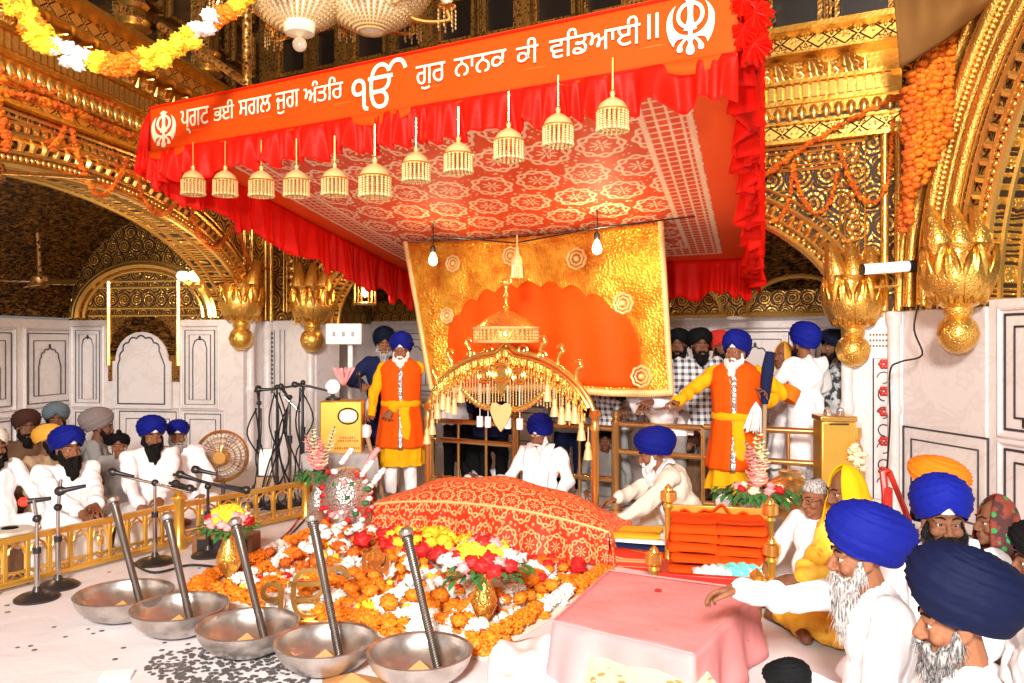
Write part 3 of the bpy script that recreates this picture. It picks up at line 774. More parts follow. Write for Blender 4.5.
rd = MB(); q = FL.lerp(FR, a_of(247)); rd.cyl(q, q+Vector((-.02, .05, 1.6)), .035, seg=8); rd.cyl(q+Vector((0, 0, .02)), q+Vector((-.75, .3, .55)), .03, seg=8)
build('support_rod', rd, M['umber_frame'], can, True)
# ------------------------------------------------------------ ornaments hanging in front of the frill
def ornament(label, h, r):
    t = thing('hanging_ornament', label, 'ornament', (0, 0, 0), 0, 'beaded gold ornaments along the banner')
    a = MB(); a.lathe([(0, -.10*h), (r*.18, -.12*h), (r*.12, -.2*h), (r*.42, -.26*h), (r*.80, -.36*h), (r, -.50*h), (r*1.0, -.55*h), (0, -.55*h)], 20); dm = build('dome', a, M['pearl'], t)
    a = MB()
    for k in range(20):
        q = TAU*k/20; 
        for i in range(7): a.sphere((r*.97*math.cos(q), r*.97*math.sin(q), -.56*h-.055*h*i), (r*.1, r*.1, .028*h), 6, 4)
        a.sphere((r*.97*math.cos(q), r*.97*math.sin(q), -.57*h-.055*h*7), r*.14, 6, 4)
    for k in range(12):
        q = TAU*k/12
        for i in range(9): a.sphere((r*.6*math.cos(q), r*.6*math.sin(q), -.56*h-.055*h*i), (r*.09, r*.09, .028*h), 6, 4)
    build('bead_fringe', a, M['pearl'], dm)
    a = MB(); a.lathe([(r*1.02, -.50*h), (r*1.08, -.53*h), (r*1.02, -.56*h)], 20); build('rim', a, M['gold_bright'], dm)
    a = MB(); a.cyl((0, 0, -.12*h), (0, 0, .16), .006, seg=6); a.sphere((0, 0, -.1*h), r*.2, 8, 6); build('cord', a, M['gold_bright'], t)
    return t
ords = ['leftmost', 'second', 'third', 'fourth', 'fifth', 'sixth', 'seventh', 'eighth', 'ninth', 'tenth', 'rightmost']
o0 = None
for i, (px, py) in enumerate(((200, 165), (232, 165), (268, 165), (303, 164), (341, 162), (381, 156), (422, 146), (464, 136), (514, 122), (563, 107), (617, 91))):
    a = a_of(px); D = lerp(FL.y, FR.y, a); p = P(px, py, D)+fout*.06; sc = 1.18 if i == 5 else 1.0
    lb = 'beaded gold ornament hanging from the banner, %s counted from the left end' % ords[i]
    if i == 0: o0 = ornament(lb, .235, .084); put(o0, p)
    else: put(copy_tree(o0), p, None, lb, sc)
# ------------------------------------------------------------ screen cloth behind the palanquin
nrm = ((FR-FL).cross(BL-FL)).normalized()
def hitceil(px, py):
    d = Vector(((px-CX)/F, 1, -(py-CY)/F)); o = Vector((0, 0, H)); q = Cn(.5, 0); n = (Cn(1, 0)-Cn(0, 0)).cross(Cn(0, 1)-Cn(0, 0)).normalized()
    t = (q-o).dot(n)/d.dot(n); return o+d*t
S0, S1 = P(406, 243, 8.45), P(661, 222, 7.05); B0, B1 = P(434, 388, 8.35), P(672, 392, 6.95)
sn = Vector((fout.x, fout.y, 0))
def Sc(u, w, out=0.0):
    p = S0.lerp(S1, u).lerp(B0.lerp(B1, u), w); return p+sn*(.035*math.sin(u*19+w*2)*w+.02*math.sin(u*43)*w+out)-Vector((0, 0, .035*math.sin(PI*u)*(1-w)+.02*math.sin(PI*u*3)*w))
scr = thing('backdrop_cloth', 'gold sequinned hanging with an orange scalloped centre, draped behind the palanquin', 'hanging', S0.lerp(S1, .5))
mb = MB(); mb.surf(lambda u, w: Sc(u, w), 70, 40, uvs=lambda u, w: (u*2.6, w*1.5)); build('sequinned_cloth', mb, M['sequin'], scr, True, smooth='all', solid=.006)
# orange field: scalloped arch
def lobe(u):                                          # top edge (w) of the orange field for each u
    x = (u-.5)/.40
    if abs(x) >= 1: return None
    base = 1-(1-abs(x)**2.2)**.55; sc = .045*abs(math.sin((x+1)*PI*4.5)); return .34+.42*base-sc
mb = MB(); pts = []; nU, nW = 120, 14
mb.surf(lambda u, w: Sc(lerp(.10, .90, u), lerp(min(.93, lobe(lerp(.1005, .8995, u))), .965, w), .012), nU, nW); build('orange_field', mb, M['panel_orange'], scr, True, smooth='all', solid=.004)
mb = MB()
for i in range(130):
    u = i/129
    for w in (1.0,): mb.sphere(Sc(u, w, .01), (.02, .02, .035), 6, 4)
for i in range(70):
    w = i/69
    for u in (0, 1.0): mb.sphere(Sc(u, w, .01), (.028, .02, .022), 6, 4)
build('gold_edging', mb, M['gold_thread'], scr, True)
for u, w, r in ((.20, .15, .075), (.13, .50, .07), (.45, .12, .08), (.70, .17, .09), (.85, .46, .085), (.90, .90, .085)):
    mb = MB(); p = Sc(u, w, .02); e1 = (S1-S0).normalized(); e2 = Vector((0, 0, 1))
    for rr, t in ((r, .012), (r*.62, .009)): mb.tube([p+e1*(rr*(1+.06*math.cos(a*8))*math.cos(a))+e2*(rr*(1+.06*math.cos(a*8))*math.sin(a)) for a in [TAU*k/40 for k in range(40)]], t, 5, True)
    mb.sphere(p, (r*.3, .012, r*.3), 8, 6); build('embroidered_rosette', mb, M['gold_thread'], scr, True)
# bulbs and the tassel under the ceiling cloth
def bulb(px, py, D, top, label):
    p = P(px, py, D); t = thing('light_bulb', label, 'light bulb', p)
    a = MB(); a.lathe([(0, -.075), (.03, -.06), (.042, -.03), (.036, .005), (.018, .04), (.016, .055)], 16); build('glass', a, M['bulb'], t)
    a = MB(); a.lathe([(.022, .05), (.026, .06), (.026, .10), (.012, .12), (0, .12)], 12); build('socket', a, M['plastic_black'], t)
    a = MB(); a.tube([(0, 0, .11), (.004, 0, .2), (0, 0, top)], .006, 6); build('flex', a, M['plastic_black'], t)
bulb(433, 258, 7.6, .32, 'lit bare bulb hanging left, in front of the gold hanging near its left edge'); bulb(597, 246, 6.9, .30, 'lit bare bulb on the right, glowing over the gold hanging')
wm = MB(); wm.tube([Cn(.28, .62)-Vector((0, 0, .06)), P(433, 236, 7.6)+Vector((0, -.02, 0)), P(515, 243, 7.25), P(597, 228, 6.9), Cn(.9, .6)-Vector((0, 0, .06))], .007, 6); solo('bulb_cable', wm, M['plastic_black'], 'thin dark cable strung under the canopy between the two bulbs', 'cable')
t = thing('hanging_tassel', 'small gold tassel with a pointed top hanging mid-way under the canopy, above the palanquin dome', 'tassel', P(517, 266, 6.9), 0)
a = MB(); a.lathe([(0, .17), (.012, .16), (.02, .10), (.045, .06), (.05, .02), (.04, .0), (0, .0)], 14); a.cyl((0, 0, .16), (0, 0, .26), .005, seg=6); build('cap', a, M['gold_thread'], t)
a = MB()
for k in range(16):
    q = TAU*k/16; a.tube([(.04*math.cos(q), .04*math.sin(q), .01), (.045*math.cos(q), .045*math.sin(q), -.10)], .006, 5)
build('fringe', a, M['gold_thread'], t)
# ------------------------------------------------------------ the palanquin
PR0 = P(595, 533, 6.35); PR0.z = 0.0; PL0 = P(428, 500, 7.22); PL0.z = 0
pd = (PR0-PL0); pw = pd.length; pd.normalize()
pal = thing('palanquin', 'gold palanquin with bead-fringed arch and umbrella dome between two slim posts over the draped book', 'palanquin', PL0, math.atan2(pd.y, pd.x))
for x, name in ((0, 'post'), (pw, 'post')):
    a = MB(); a.lathe([(.055, 0), (.055, .03), (.035, .05), (.032, .10), (.03, .9), (.042, .93), (.03, .96), (.03, 1.0), (.05, 1.03), (.032, 1.06), (.0, 1.08)], 16, T(x, 0, 0)); build(name, a, M['brass'], pal)
zs = 1.0; HA = .52
def arch(u, dz=0.0, k=1.0):
    x = pw*u; y = zs+dz+HA*k*(1-abs(2*u-1)**2.1)**.62 if 0 < u < 1 else zs+dz; y += .07*math.exp(-((u-.5)/.035)**2)*k; return Vector((x, 0, y))
a = MB(); a.tube([arch(i/80) for i in range(81)], .022, 8); a.tube([arch(i/80)+Vector((0, -.03, -.04)) for i in range(2, 79)], .012, 6)
for s in (-1, 1):
    for u, r in ((.5+s*.10, .05), (.5+s*.21, .045)):
        c = arch(u)+Vector((0, 0, .02)); a.tube([c+Vector((s*r*(1-q*.11)*math.cos(q), -.01, r*(1-q*.11)*math.sin(q))) for q in [k*.35 for k in range(20)]], .010, 6)
build('arch_frame', a, M['gold_bright'], pal)
for u in (.06, .16, .28, .70, .80, .90):
    c = arch(u); a = MB(); s = 1 if u > .5 else -1
    a.tube([c, c+Vector((0, 0, .06)), c+Vector((s*.02, 0, .10)), c+Vector((s*.045, 0, .13)), c+Vector((s*.035, 0, .165)), c+Vector((0, 0, .165)), c+Vector((-s*.015, 0, .14))], [.018, .014, .024, .016, .02, .016, .008], 7)
    a.sphere(c+Vector((s*.045, 0, .12)), .022, 8, 6); build('finial', a, M['gold_bright'], pal)
# bead valance under the arch, deeper at the middle
a = MB(); a.surf(lambda u, w: arch(lerp(.03, .97, u), -.05-(.045+.02*abs(math.sin(u*60)))*w, 1)+Vector((0, -.045+.012*math.sin(u*160), 0)), 160, 5)
for i in range(64):
    p = arch(lerp(.04, .96, i/63), -.105-.03*(i % 2)); a.lathe([(0, .02), (.007, .012), (.009, -.015), (.015, -.055), (.011, -.06), (0, -.06)], 7, T(p.x, -.05, p.z))
build('valance', a, M['gold_chased'], pal)
a = MB(); n = 52
for i in range(n):
    u = lerp(.05, .95, i/(n-1)); top = arch(u, -.16); c = abs(u-.5)
    L = .34-.2*c/.45 if c < .3 else .12+.10*((i*7) % 3)/2
    k = int(L/.022)
    for j in range(k): a.sphere(top+Vector((0, -.05, -.022*j)), (.007, .007, .013), 5, 4)
build('bead_curtain', a, M['pearl'], pal)
a = MB()
for s in (-1, 1):                                      # swag of gold leaf plates meeting in a V
    p0, p1 = arch(.5+s*.24, -.26), Vector((pw/2+s*.02, 0, 1.06))
    for k in range(22):
        p = p0.lerp(p1, k/21)-Vector((0, .07, .06*math.sin(PI*k/21))); a.sphere(p, (.024, .012, .02+.006*(k % 2)), 7, 5)
build('swag', a, M['gold_bright'], pal)
a = MB(); a.prism([(-.09, .09), (-.05, .10), (0, .07), (.05, .10), (.09, .09), (.10, .02), (.06, -.07), (0, -.14), (-.06, -.07), (-.10, .02)], -.01, .01, T(pw/2, -.08, 1.0) @ RX(PI/2)); build('pendant_plate', a, M['gold_thread'], pal, bevel=.004)
a = MB()
for r, t in ((.085, .014), (.055, .01)): a.tube([Vector((pw/2+r*math.cos(q), -.075, 1.34+r*.9*math.sin(q))) for q in [TAU*k/24 for k in range(24)]], t, 6, True)
for s in (-1, 1):
    for r in (.06, .035): a.tube([Vector((pw/2+s*.17+r*math.cos(q), -.075, 1.32+r*math.sin(q))) for q in [TAU*k/20 for k in range(20)]], .010, 6, True)
a.prism([(-.12, .12), (.12, .12), (.05, -.02), (0, -.12), (-.05, -.02)], -.008, .008, T(pw/2, -.065, 1.26) @ RX(PI/2)); build('medallion', a, M['gold_bright'], pal)
ts = MB(); ts.lathe([(0, .05), (.012, .045), (.022, .02), (.018, 0), (.028, -.03), (.036, -.09), (.0, -.09)], 10); 
for u in (.02, .055, .09, .125, .16, .20, .80, .84, .875, .91, .945, .98, .24, .76):
    p = arch(u, -.27-.06*math.sin(u*40)); a = MB(); v, f = ts.arrays(); a.add(v, f, None, T(p.x, -.055, p.z)); a.cyl((p.x, -.055, p.z+.04), (p.x, -.05, p.z+.16), .004, seg=5); build('tassel', a, M['gold_thread'], pal)
for x in (.36, .41, .60, .53):
    a = MB(); a.box((pw*x, -.05, .93), (.045, .03, .09)); a.cyl((pw*x, -.05, .96), (pw*x, -.05, 1.25), .004, seg=5); build('hanging_tag', a, M['paper'], pal, bevel=.004)
dz = 1.60
a = MB(); a.lathe([(.255, 0), (.262, .015), (.26, .10), (.255, .105), (.235, .13), (.17, .185), (.11, .22), (.05, .25), (.02, .265), (0, .27)], 36, T(pw/2, 0, dz), wob=lambda q, t: 1+.012*math.cos(q*18)); udm = build('umbrella_dome', a, M['gold_chased'], pal)
a = MB()
for k in range(40):
    q = TAU*k/40
    for j in range(5): a.sphere((pw/2+.262*math.cos(q), .262*math.sin(q), dz+.10-.024*j), (.012, .012, .013), 5, 4)
for z in (.0, .11): a.tube([(pw/2+.266*math.cos(q), .266*math.sin(q), dz+z) for q in [TAU*k/40 for k in range(40)]], .012, 6, True)
build('fringe', a, M['pearl'], udm)
a = MB(); a.cyl((pw/2, 0, 1.50), (pw/2, 0, dz+.2), .015, seg=8); a.lathe([(.018, 0), (.03, .02), (.014, .04), (.014, .09), (.026, .11), (.014, .13), (.012, .17), (.02, .19), (.01, .21)], 12, T(pw/2, 0, dz+.26))
a.sphere((pw/2-.012, 0, dz+.49), .036, 10, 8); a.tube([(pw/2+.02, 0, dz+.47), (pw/2+.05, 0, dz+.49), (pw/2+.045, 0, dz+.52), (pw/2, 0, dz+.535)], .010, 6); build('finial', a, M['gold_bright'], udm)
# ------------------------------------------------------------ the draped book mound
CL0, CR0 = P(370, 528, 6.75), P(606, 566, 5.75); CL0.z = CR0.z = 0
cd = (CR0-CL0); cl = cd.length; cd.normalize(); cb_ = Vector((-cd.y, cd.x, 0))
mnd = thing('draped_book', 'holy book on its cushions hidden under a red and gold brocade cloth on the dais', 'draped book', CL0, math.atan2(cd.y, cd.x))
def prof(u, w):
    zt = .22+.30*max(0, math.sin(PI*min(1, max(0, u*.96+.02))))**.72
    # w: 0 front seam .. 1 back
    y = .06+.44*w; z = .24+(zt-.24)*max(0, math.sin(PI*min(1, .06+w*.86)))**.6 if zt > .24 else zt
    z += .012*math.sin(u*21+w*5)*math.sin(PI*w); return (cl*u, y, z)
mb = MB(); mb.surf(prof, 70, 30, uvs=lambda u, w: (u*2.1, w*1.1+.02)); 
mb.surf(lambda u, w: (cl*lerp(0, 1, u), 0.50+.0*w, prof(u, 1)[2]*(1-w)), 40, 4)
build('top_cover', mb, M['rumalla'], mnd, smooth='all', solid=.012)
mb = MB(); mb.surf(lambda u, w: (cl*u+(-.02+.04*u)*w, .06-.05*w-.018*math.sin(u*46)*w-.02*math.sin(u*13)*w, prof(u, 0)[2]*(1-w)+.012), 160, 10, uvs=lambda u, w: (u*2.1, 1.5+w*.28))
for s, u0 in ((1, 1), (-1, 0)): mb.surf(lambda u, w: (cl*u0+s*(.03*w+.01*math.sin(u*30)*w), .06+.44*u, prof(u0, u)[2]*(1-w)+.012), 50, 6, uvs=lambda u, w: (u*1.0, 1.5+w*.25))
build('skirt', mb, M['rumalla'], mnd, smooth='all', solid=.01)
mb = MB(); mb.tube([prof(i/60, 0) for i in range(61)], .012, 6); build('seam_piping', mb, M['gold_thread'], mnd)
# ------------------------------------------------------------ iron bowls with twisted rods
def bowl(px, py, w, label):
    D = (H-.13)*F/(py-CY); c = P(px, py, D); r = w/2*D/F*.93
    t = thing('iron_bowl', label, 'bowl', (c.x, c.y, 0), 0, 'iron bowls in a row'); a = MB(); h = .155
    out = [(r*math.sin(q), h*(1-math.cos(q))) for q in [PI/2*i/12 for i in range(13)]]; out = [(x, z) for x, z in out]
    inn = [((r-.012)*math.sin(q), .014+(h-.014)*(1-math.cos(q))) for q in [PI/2*(1-i/12) for i in range(13)]]
    a.lathe([(0, .001)]+out[1:]+[(r+.006, h+.004), (r, h+.008)]+inn, 48, wob=lambda q, s: 1+.006*math.sin(q*3)); build('shell', a, M['iron'], t)
    a = MB(); k = r*.42
    a.add([(-k*.9, -k*.5, .05), (k*1.0, -k*.6, .05), (k*.4, k*.6, .06), (0, -.1*k, .115), (-k*.6, k*.4, .055)], [(0, 1, 3), (1, 2, 3), (2, 4, 3), (4, 0, 3), (0, 4, 2, 1)]); build('paper_cover', a, M['halwa'], t, smooth=False)
    return c, r
names5 = ['leftmost of the five', 'second from the left of the five', 'middle one of the five', 'fourth from the left of the five', 'rightmost of the five, nearest the gold vase']
bw = [(124, 597, 99), (180, 611, 100), (248, 629, 106), (326, 645, 108), (420, 656, 112)]
tips = [((113, 499), (144, 601)), ((167, 516), (193, 614)), ((235, 521), (268, 632)), ((312, 517), (342, 652)), ((406, 531), (441, 672))]
for (x, y, w), (tp, bt), nm in zip(bw, tips, names5):
    c, r = bowl(x, y, w, 'shallow worn iron bowl on the floor, '+nm)
    D = c.y; p0 = P(bt[0], bt[1], D-.06); p0.z = .035; p1 = P(tp[0], tp[1], D+.16); d = p1-p0
    t = thing('iron_rod', 'twisted iron rod standing in the bowl, '+nm, 'rod', p0, 0, 'twisted rods standing in the bowls'); L = d.length; m = frame((0, 0, 0), d)
    a = MB(); a.lathe([(.0, 0), (.018, .0), (.021, .02), (.020, L*.5), (.024, L-.05), (.029, L-.045), (.029, L-.03), (.024, L-.025)], 16); build('twisted_shaft', a, M['rod'], t, M=m)
    a = MB(); a.lathe([(.028, L-.025), (.037, L-.012), (.036, L+.005), (.02, L+.018), (0, L+.02)], 16); build('knob', a, M['iron'], t, M=m)
    a = MB(); a.lathe([(.0, .02), (.027, .02), (.027, .055), (.024, .06)], 14); build('tip_collar', a, M['brass'], t, M=m)
# ------------------------------------------------------------ coins
cm = MB(); cm.lathe([(0, 0), (.0125, 0), (.0125, .002), (0, .002)], 12); cme = build('coin', cm, M['coin']); coins = []
def coin(x, y, z, label, grp):
    o = cme if not coins else cme.copy()
    if coins: COL.objects.link(o)
    coins.append(o); o.location = (x, y, z); o.rotation_euler = (RND.uniform(-.25, .25) if z > .003 else 0, RND.uniform(-.25, .25) if z > .003 else 0, RND.uniform(0, TAU)); props(o, label, 'coin', grp)
    s = RND.uniform(.8, 1.3); o.scale = (s, s, 1)
pc = G(230, 668)
for i in range(225):
    a, q = RND.uniform(0, TAU), math.sqrt(RND.random()); p = G(232+85*q*math.cos(a), 668+25*q*math.sin(a)); coin(p.x, p.y, .002+.012*(1-q)*RND.random(), 'dull dark coin in the loose spill of coins before the bowls', 'coins in the spill before the bowls')
for i in range(70):
    p = G(RND.uniform(20, 470), RND.uniform(600, 680)); 
    if i < 25: p = G(RND.uniform(5, 200), RND.uniform(545, 660))
    coin(p.x, p.y, .0005, 'dark coin lying apart from the spill on the white sheet', 'stray coins on the white sheet')
sp = MB(); cv, cf = cm.arrays()
for i in range(240):
    a, q = RND.uniform(0, TAU), math.sqrt(RND.random()); p = G(232+88*q*math.cos(a), 671+26*q*math.sin(a)); sp.add(cv, cf, None, T(p.x, p.y, .001+.006*(1-q)) @ RZ(a) @ RX(RND.uniform(-.15, .15)))
solo('coin_spill', sp, M['coin'], 'remaining dark coins spread thickly under the counted ones', 'coins', None, 'stuff')
# ------------------------------------------------------------ flowers
def ruffle(nu, nv, k1, k2, amp, sq=1.0):
    v, f = unit_sphere(nu, nv); o = []
    for x, y, z in v:
        a = math.atan2(y, x); b = math.asin(max(-1, min(1, z))); r = 1+amp*math.sin(a*k1+b*5)*math.cos(b)+amp*.7*math.cos(b*k2+a*2); o.append((x*r, y*r, z*r*sq))
    return np.array(o), f
MGV, MGF = ruffle(14, 9, 7, 9, .24, .72); RSV, RSF = ruffle(14, 9, 3, 11, .26, .75); SMV, SMF = ruffle(8, 5, 4, 5, .15, .75)
def fl(mb, p, r, mi=0, kind='m'):
    v, f = {'m': (MGV, MGF), 'r': (RSV, RSF), 's': (SMV, SMF)}[kind]
    mb.add(v, f, None, T(p) @ RZ(RND.uniform(0, TAU)) @ RX(RND.uniform(-.7, .7)) @ SCL(r*RND.uniform(.85, 1.15)), mi)
def along(pts, step):
    out = []; acc = 0
    for a, b in zip(pts[:-1], pts[1:]):
        L = (b-a).length
        while acc < L: out.append(a.lerp(b, acc/max(L, 1e-9))); acc += step
        acc -= L
    return out
def garland(pts, r, label, mats=('marigold',), pat=None, grp=None, step=None, n=3, kind='m', name='flower_garland'):
    mb = MB(); ps = along([Vector(p) for p in pts], step or r*.9)
    for i, p in enumerate(ps):
        mi = pat(i, len(ps)) if pat else 0
        for k in range(n): 
            a = RND.uniform(0, TAU); q = r*.55 if n > 1 else 0; fl(mb, p+Vector((q*math.cos(a), q*math.sin(a), q*math.sin(a*1.7))), r*.72, mi, kind)
    return solo(name, mb, [M[m] for m in mats], label, 'garland', grp)
def flowerhead(kind, mk, r):
    mb = MB(); fl(mb, (0, 0, r*.6), r, 0, kind); return mb, M[mk]
# flower carpet in front of the book
fc = [G(195, 592), G(478, 656), G(607, 577), G(330, 530)]
def Fq(a, b, z=0): p = fc[0].lerp(fc[1], a).lerp(fc[3].lerp(fc[2], a), b); return Vector((p.x, p.y, z))
mb = MB(); mb.surf(lambda u, w: Fq(lerp(-.03, 1.03, u), lerp(-.03, 1.03, w), .006+.002*math.sin(u*30)), 20, 20); solo('flower_cloth', mb, M['cream'], 'flat cloth under the flower carpet before the draped book', 'cloth', solid=.006)
blk = lambda i, n: 1 if (i//7) % 3 == 2 else 0
garland([Fq(i/20, .0, .05) for i in range(21)], .055, 'orange marigold garland with white tufts edging the flower carpet along the row of bowls', ('marigold', 'flower_white'), blk, 'garlands of the flower carpet')
garland([Fq(1.0, i/20, .05) for i in range(21)], .055, 'orange and white garland edging the flower carpet on the pink table side', ('marigold', 'flower_white'), blk, 'garlands of the flower carpet')
garland([Fq(.0, i/20, .05) for i in range(21)], .05, 'orange marigold garland edging the flower carpet at the left gold vase', ('marigold', 'flower_white'), lambda i, n: 1 if (i//6) % 4 == 3 else 0, 'garlands of the flower carpet')
garland([Fq(i/20, .13, .05) for i in range(2, 20)], .05, 'white tufted garland, second row in from the bowls', ('flower_white', 'marigold'), lambda i, n: 1 if (i//5) % 3 == 1 else 0, 'garlands of the flower carpet')
garland([Fq(.87, i/20, .05) for i in range(2, 20)], .05, 'white and orange garland, second row in from the pink table', ('flower_white', 'marigold_deep'), lambda i, n: (i//6) % 2, 'garlands of the flower carpet')
garland([Fq(i/20, .93, .05) for i in range(1, 20)], .055, 'orange and red garland laid along the foot of the draped book', ('marigold_deep', 'flower_red'), lambda i, n: (i//5) % 2, 'garlands of the flower carpet')
garland([Fq(i/20, .30, .045) for i in range(6, 18)], .045, 'orange marigold garland across the middle of the flower carpet', ('marigold', 'flower_white'), lambda i, n: 1 if (i//4) % 5 == 4 else 0, 'garlands of the flower carpet')
garland([Fq(.1+.0*i, .1+i/25, .045) for i in range(18)], .045, 'white and orange garland laid inside the left edge of the flower carpet', ('flower_white', 'marigold'), lambda i, n: (i//5) % 2, 'garlands of the flower carpet')
mb = MB()
for i in range(900):
    a, b = RND.uniform(.03, .97), RND.uniform(.05, .95); fl(mb, Fq(a, b, .022), RND.uniform(.018, .032), RND.choice([0, 0, 1, 2, 3, 3, 4]), 's')
solo('petal_carpet', mb, [M['marigold'], M['marigold_deep'], M['flower_red'], M['flower_white'], M['flower_yellow']], 'loose petals and small blooms filling the flower carpet between its garlands', 'petals', None, 'stuff')
def scatter(kind, mk, r, n, zone, name, label, cat='flower', grp=None, lift=.03):
    b, m = flowerhead(kind, mk, r); o = build(name, b, m, smooth='all')
    for i in range(n):
        q = o if i == 0 else o.copy()
        if i: COL.objects.link(q)
        a, c = zone(); p = Fq(a, c, lift+RND.uniform(0, .05)); q.location = p; q.rotation_euler = (RND.uniform(-.4, .4), RND.uniform(-.4, .4), RND.uniform(0, TAU)); s = RND.uniform(.8, 1.25); q.scale = (s, s, s); props(q, label, cat, grp)
gz = lambda a0, a1, b0, b1: (lambda: (RND.uniform(a0, a1), RND.uniform(b0, b1)))
scatter('r', 'flower_red', .05, 46, gz(.28, .62, .68, .93), 'rose', 'red rose heaped at the foot of the draped book', grp='red roses heaped before the book', lift=.06)
scatter('r', 'flower_red', .042, 26, gz(.62, .95, .62, .95), 'rose', 'red rose lying at the right back of the flower carpet', grp='red roses at the right of the carpet')
scatter('m', 'flower_yellow', .042, 30, gz(.35, .62, .72, .96), 'marigold', 'yellow bloom among the red roses before the book', grp='yellow blooms before the book', lift=.1)
scatter('r', 'flower_white', .048, 40, gz(.30, .90, .35, .85), 'rose', 'white bloom lying in the middle of the flower carpet', grp='white blooms in the carpet')
scatter('m', 'marigold', .046, 60, gz(.35, .97, .08, .9), 'marigold', 'loose orange marigold head in the flower carpet', grp='loose marigolds in the carpet')
scatter('r', 'flower_white', .045, 26, gz(.02, .30, .55, .98), 'rose', 'white bloom near the back left of the flower carpet', grp='white blooms at the back left')
scatter('m', 'marigold_deep', .046, 30, gz(.02, .35, .3, .98), 'marigold', 'deep orange marigold lying at the left of the flower carpet', grp='deep orange marigolds at the left')
# ------------------------------------------------------------ vases with bouquets
def blob_flowers(t, name, spots, mats, kind='r'):
    for (p, r, m) in spots:
        mb = MB(); fl(mb, p, r, 0, kind); build(name, mb, M[m], t, smooth='all')
def leaves(t, z, R, n, droop=.02, seed=1):
    rr = random.Random(seed)
    mb = MB()
    for i in range(n):
        a = rr.uniform(0, TAU); q = R*rr.uniform(.55, 1.1); L = rr.uniform(.05, .1); th = rr.uniform(-.9, .9)+a
        p = Vector((q*math.cos(a), q*math.sin(a), z+rr.uniform(-.03, .03))); d = Vector((math.cos(th), math.sin(th), rr.uniform(-.3, .5))).normalized(); s = d.cross(Vector((0, 0, 1))).normalized()
        mb.surf(lambda u, w: p+d*(L*u)+s*((w-.5)*.4*L*math.sin(PI*min(1, u*.95+.05)))-Vector((0, 0, droop*u*u)), 5, 3)
    build('foliage', mb, M['leaf'], t)
def vase(name, label, loc, prof, mat, sc=1.0, grp=None, ring=True):
    t = thing(name, label, 'vase', loc, 0, grp); a = MB(); a.lathe([(r*sc, z*sc) for r, z in prof], 32); build('body', a, mat, t); return t
goldv = [(0, 0), (.065, 0), (.068, .015), (.04, .035), (.028, .06), (.03, .075), (.06, .11), (.086, .17), (.088, .20), (.07, .26), (.045, .32), (.036, .37), (.045, .40), (.075, .415), (.07, .42), (.03, .40), (0, .38)]
def dome_bouquet(t, z, R, hgt, seed, cols):
    rr = random.Random(seed); leaves(t, z, R, 90, .03, seed); sp = []
    for i in range(46):
        k = i/46; a = i*2.399; q = R*.92*math.sqrt(k); zz = z+hgt*(1-(q/R)**2)*.95; sp.append(((q*math.cos(a), q*math.sin(a), zz), R*rr.uniform(.17, .23), cols(k, rr, a)))
    blob_flowers(t, 'bloom', sp, None)
p = G(229, 586); t = vase('flower_vase', 'gold vase holding a dome of yellow pink and red flowers, left, behind the bowls', p, goldv, M['gold_chased'], .92)
dome_bouquet(t, .385, .155, .135, 3, lambda k, r, a: 'flower_yellow' if k < .35 else r.choice(['flower_pink', 'flower_red', 'flower_cream', 'flower_yellow']))
p = G(484, 630); t = vase('flower_vase', 'gold vase holding red yellow and white flowers, standing on the flower carpet', p, goldv, M['gold_chased'], .84)
dome_bouquet(t, .35, .215, .15, 5, lambda k, r, a: r.choice(['flower_red', 'flower_pink']) if k < .12 else ('flower_yellow' if k < .45 else r.choice(['flower_red', 'flower_red', 'flower_white', 'flower_white', 'flower_pink'])))
silv = [(0, 0), (.09, 0), (.095, .02), (.05, .05), (.045, .08), (.09, .16), (.11, .24), (.095, .31), (.06, .37), (.055, .42), (.085, .47), (.13, .52), (.12, .52), (.04, .44), (0, .42)]
def gladiolus(t, z, spikes, seed):
    rr = random.Random(seed)
    for (dx, dy, L, m) in spikes:
        st = MB(); d = Vector((dx, dy, 1)).normalized(); st.tube([Vector((0, 0, z))+d*(L*q/5) for q in range(6)], .006, 5); build('stalk', st, M['leaf'], t)
        mb = MB()
        for k in range(11):
            q = .25+.75*k/11; p = Vector((0, 0, z))+d*(L*q)+Vector((rr.uniform(-.02, .02), rr.uniform(-.03, .01), 0)); r = .042*(1.15-q*.75)
            for e in range(5):
                a = TAU*e/5+k; pd_ = Vector((math.cos(a), -.3+.8*math.sin(a), .45)).normalized(); mb.surf(lambda u, w: p+pd_*(r*1.5*u)+pd_.cross(Vector((0, 0, 1))).normalized()*((w-.5)*r*1.4*math.sin(PI*min(1, .15+u*.75))), 4, 3)
        build('gladiolus', mb, M[m], t, solid=.002)
p = P(757, 560, 6.05); p.z = 0; t = vase('flower_vase', 'tall silver vase of pink and cream gladioli over dark leaves beside the orange cloths', p, silv, M['silver'], .95)
leaves(t, .50, .26, 240, .05, 7); gladiolus(t, .46, [(-.22, -.05, .42, 'flower_pink'), (-.12, 0, .36, 'flower_pink'), (.0, .0, .48, 'flower_cream'), (.10, .02, .42, 'flower_cream'), (.18, -.02, .34, 'flower_cream'), (-.05, -.1, .28, 'flower_pink'), (.12, -.12, .26, 'flower_pink')], 4)
blob_flowers(t, 'bloom', [((.15*math.cos(a), .15*math.sin(a)-.05, .53), .035, m) for a, m in zip([i*.7 for i in range(9)], ['flower_cream', 'flower_pink', 'flower_red']*3)], None)
p = P(319, 531, 6.95); p.z = 0; t = vase('flower_vase', 'silver vase of pink and cream gladioli at the left of the draped book', p, silv, M['silver'], .92)
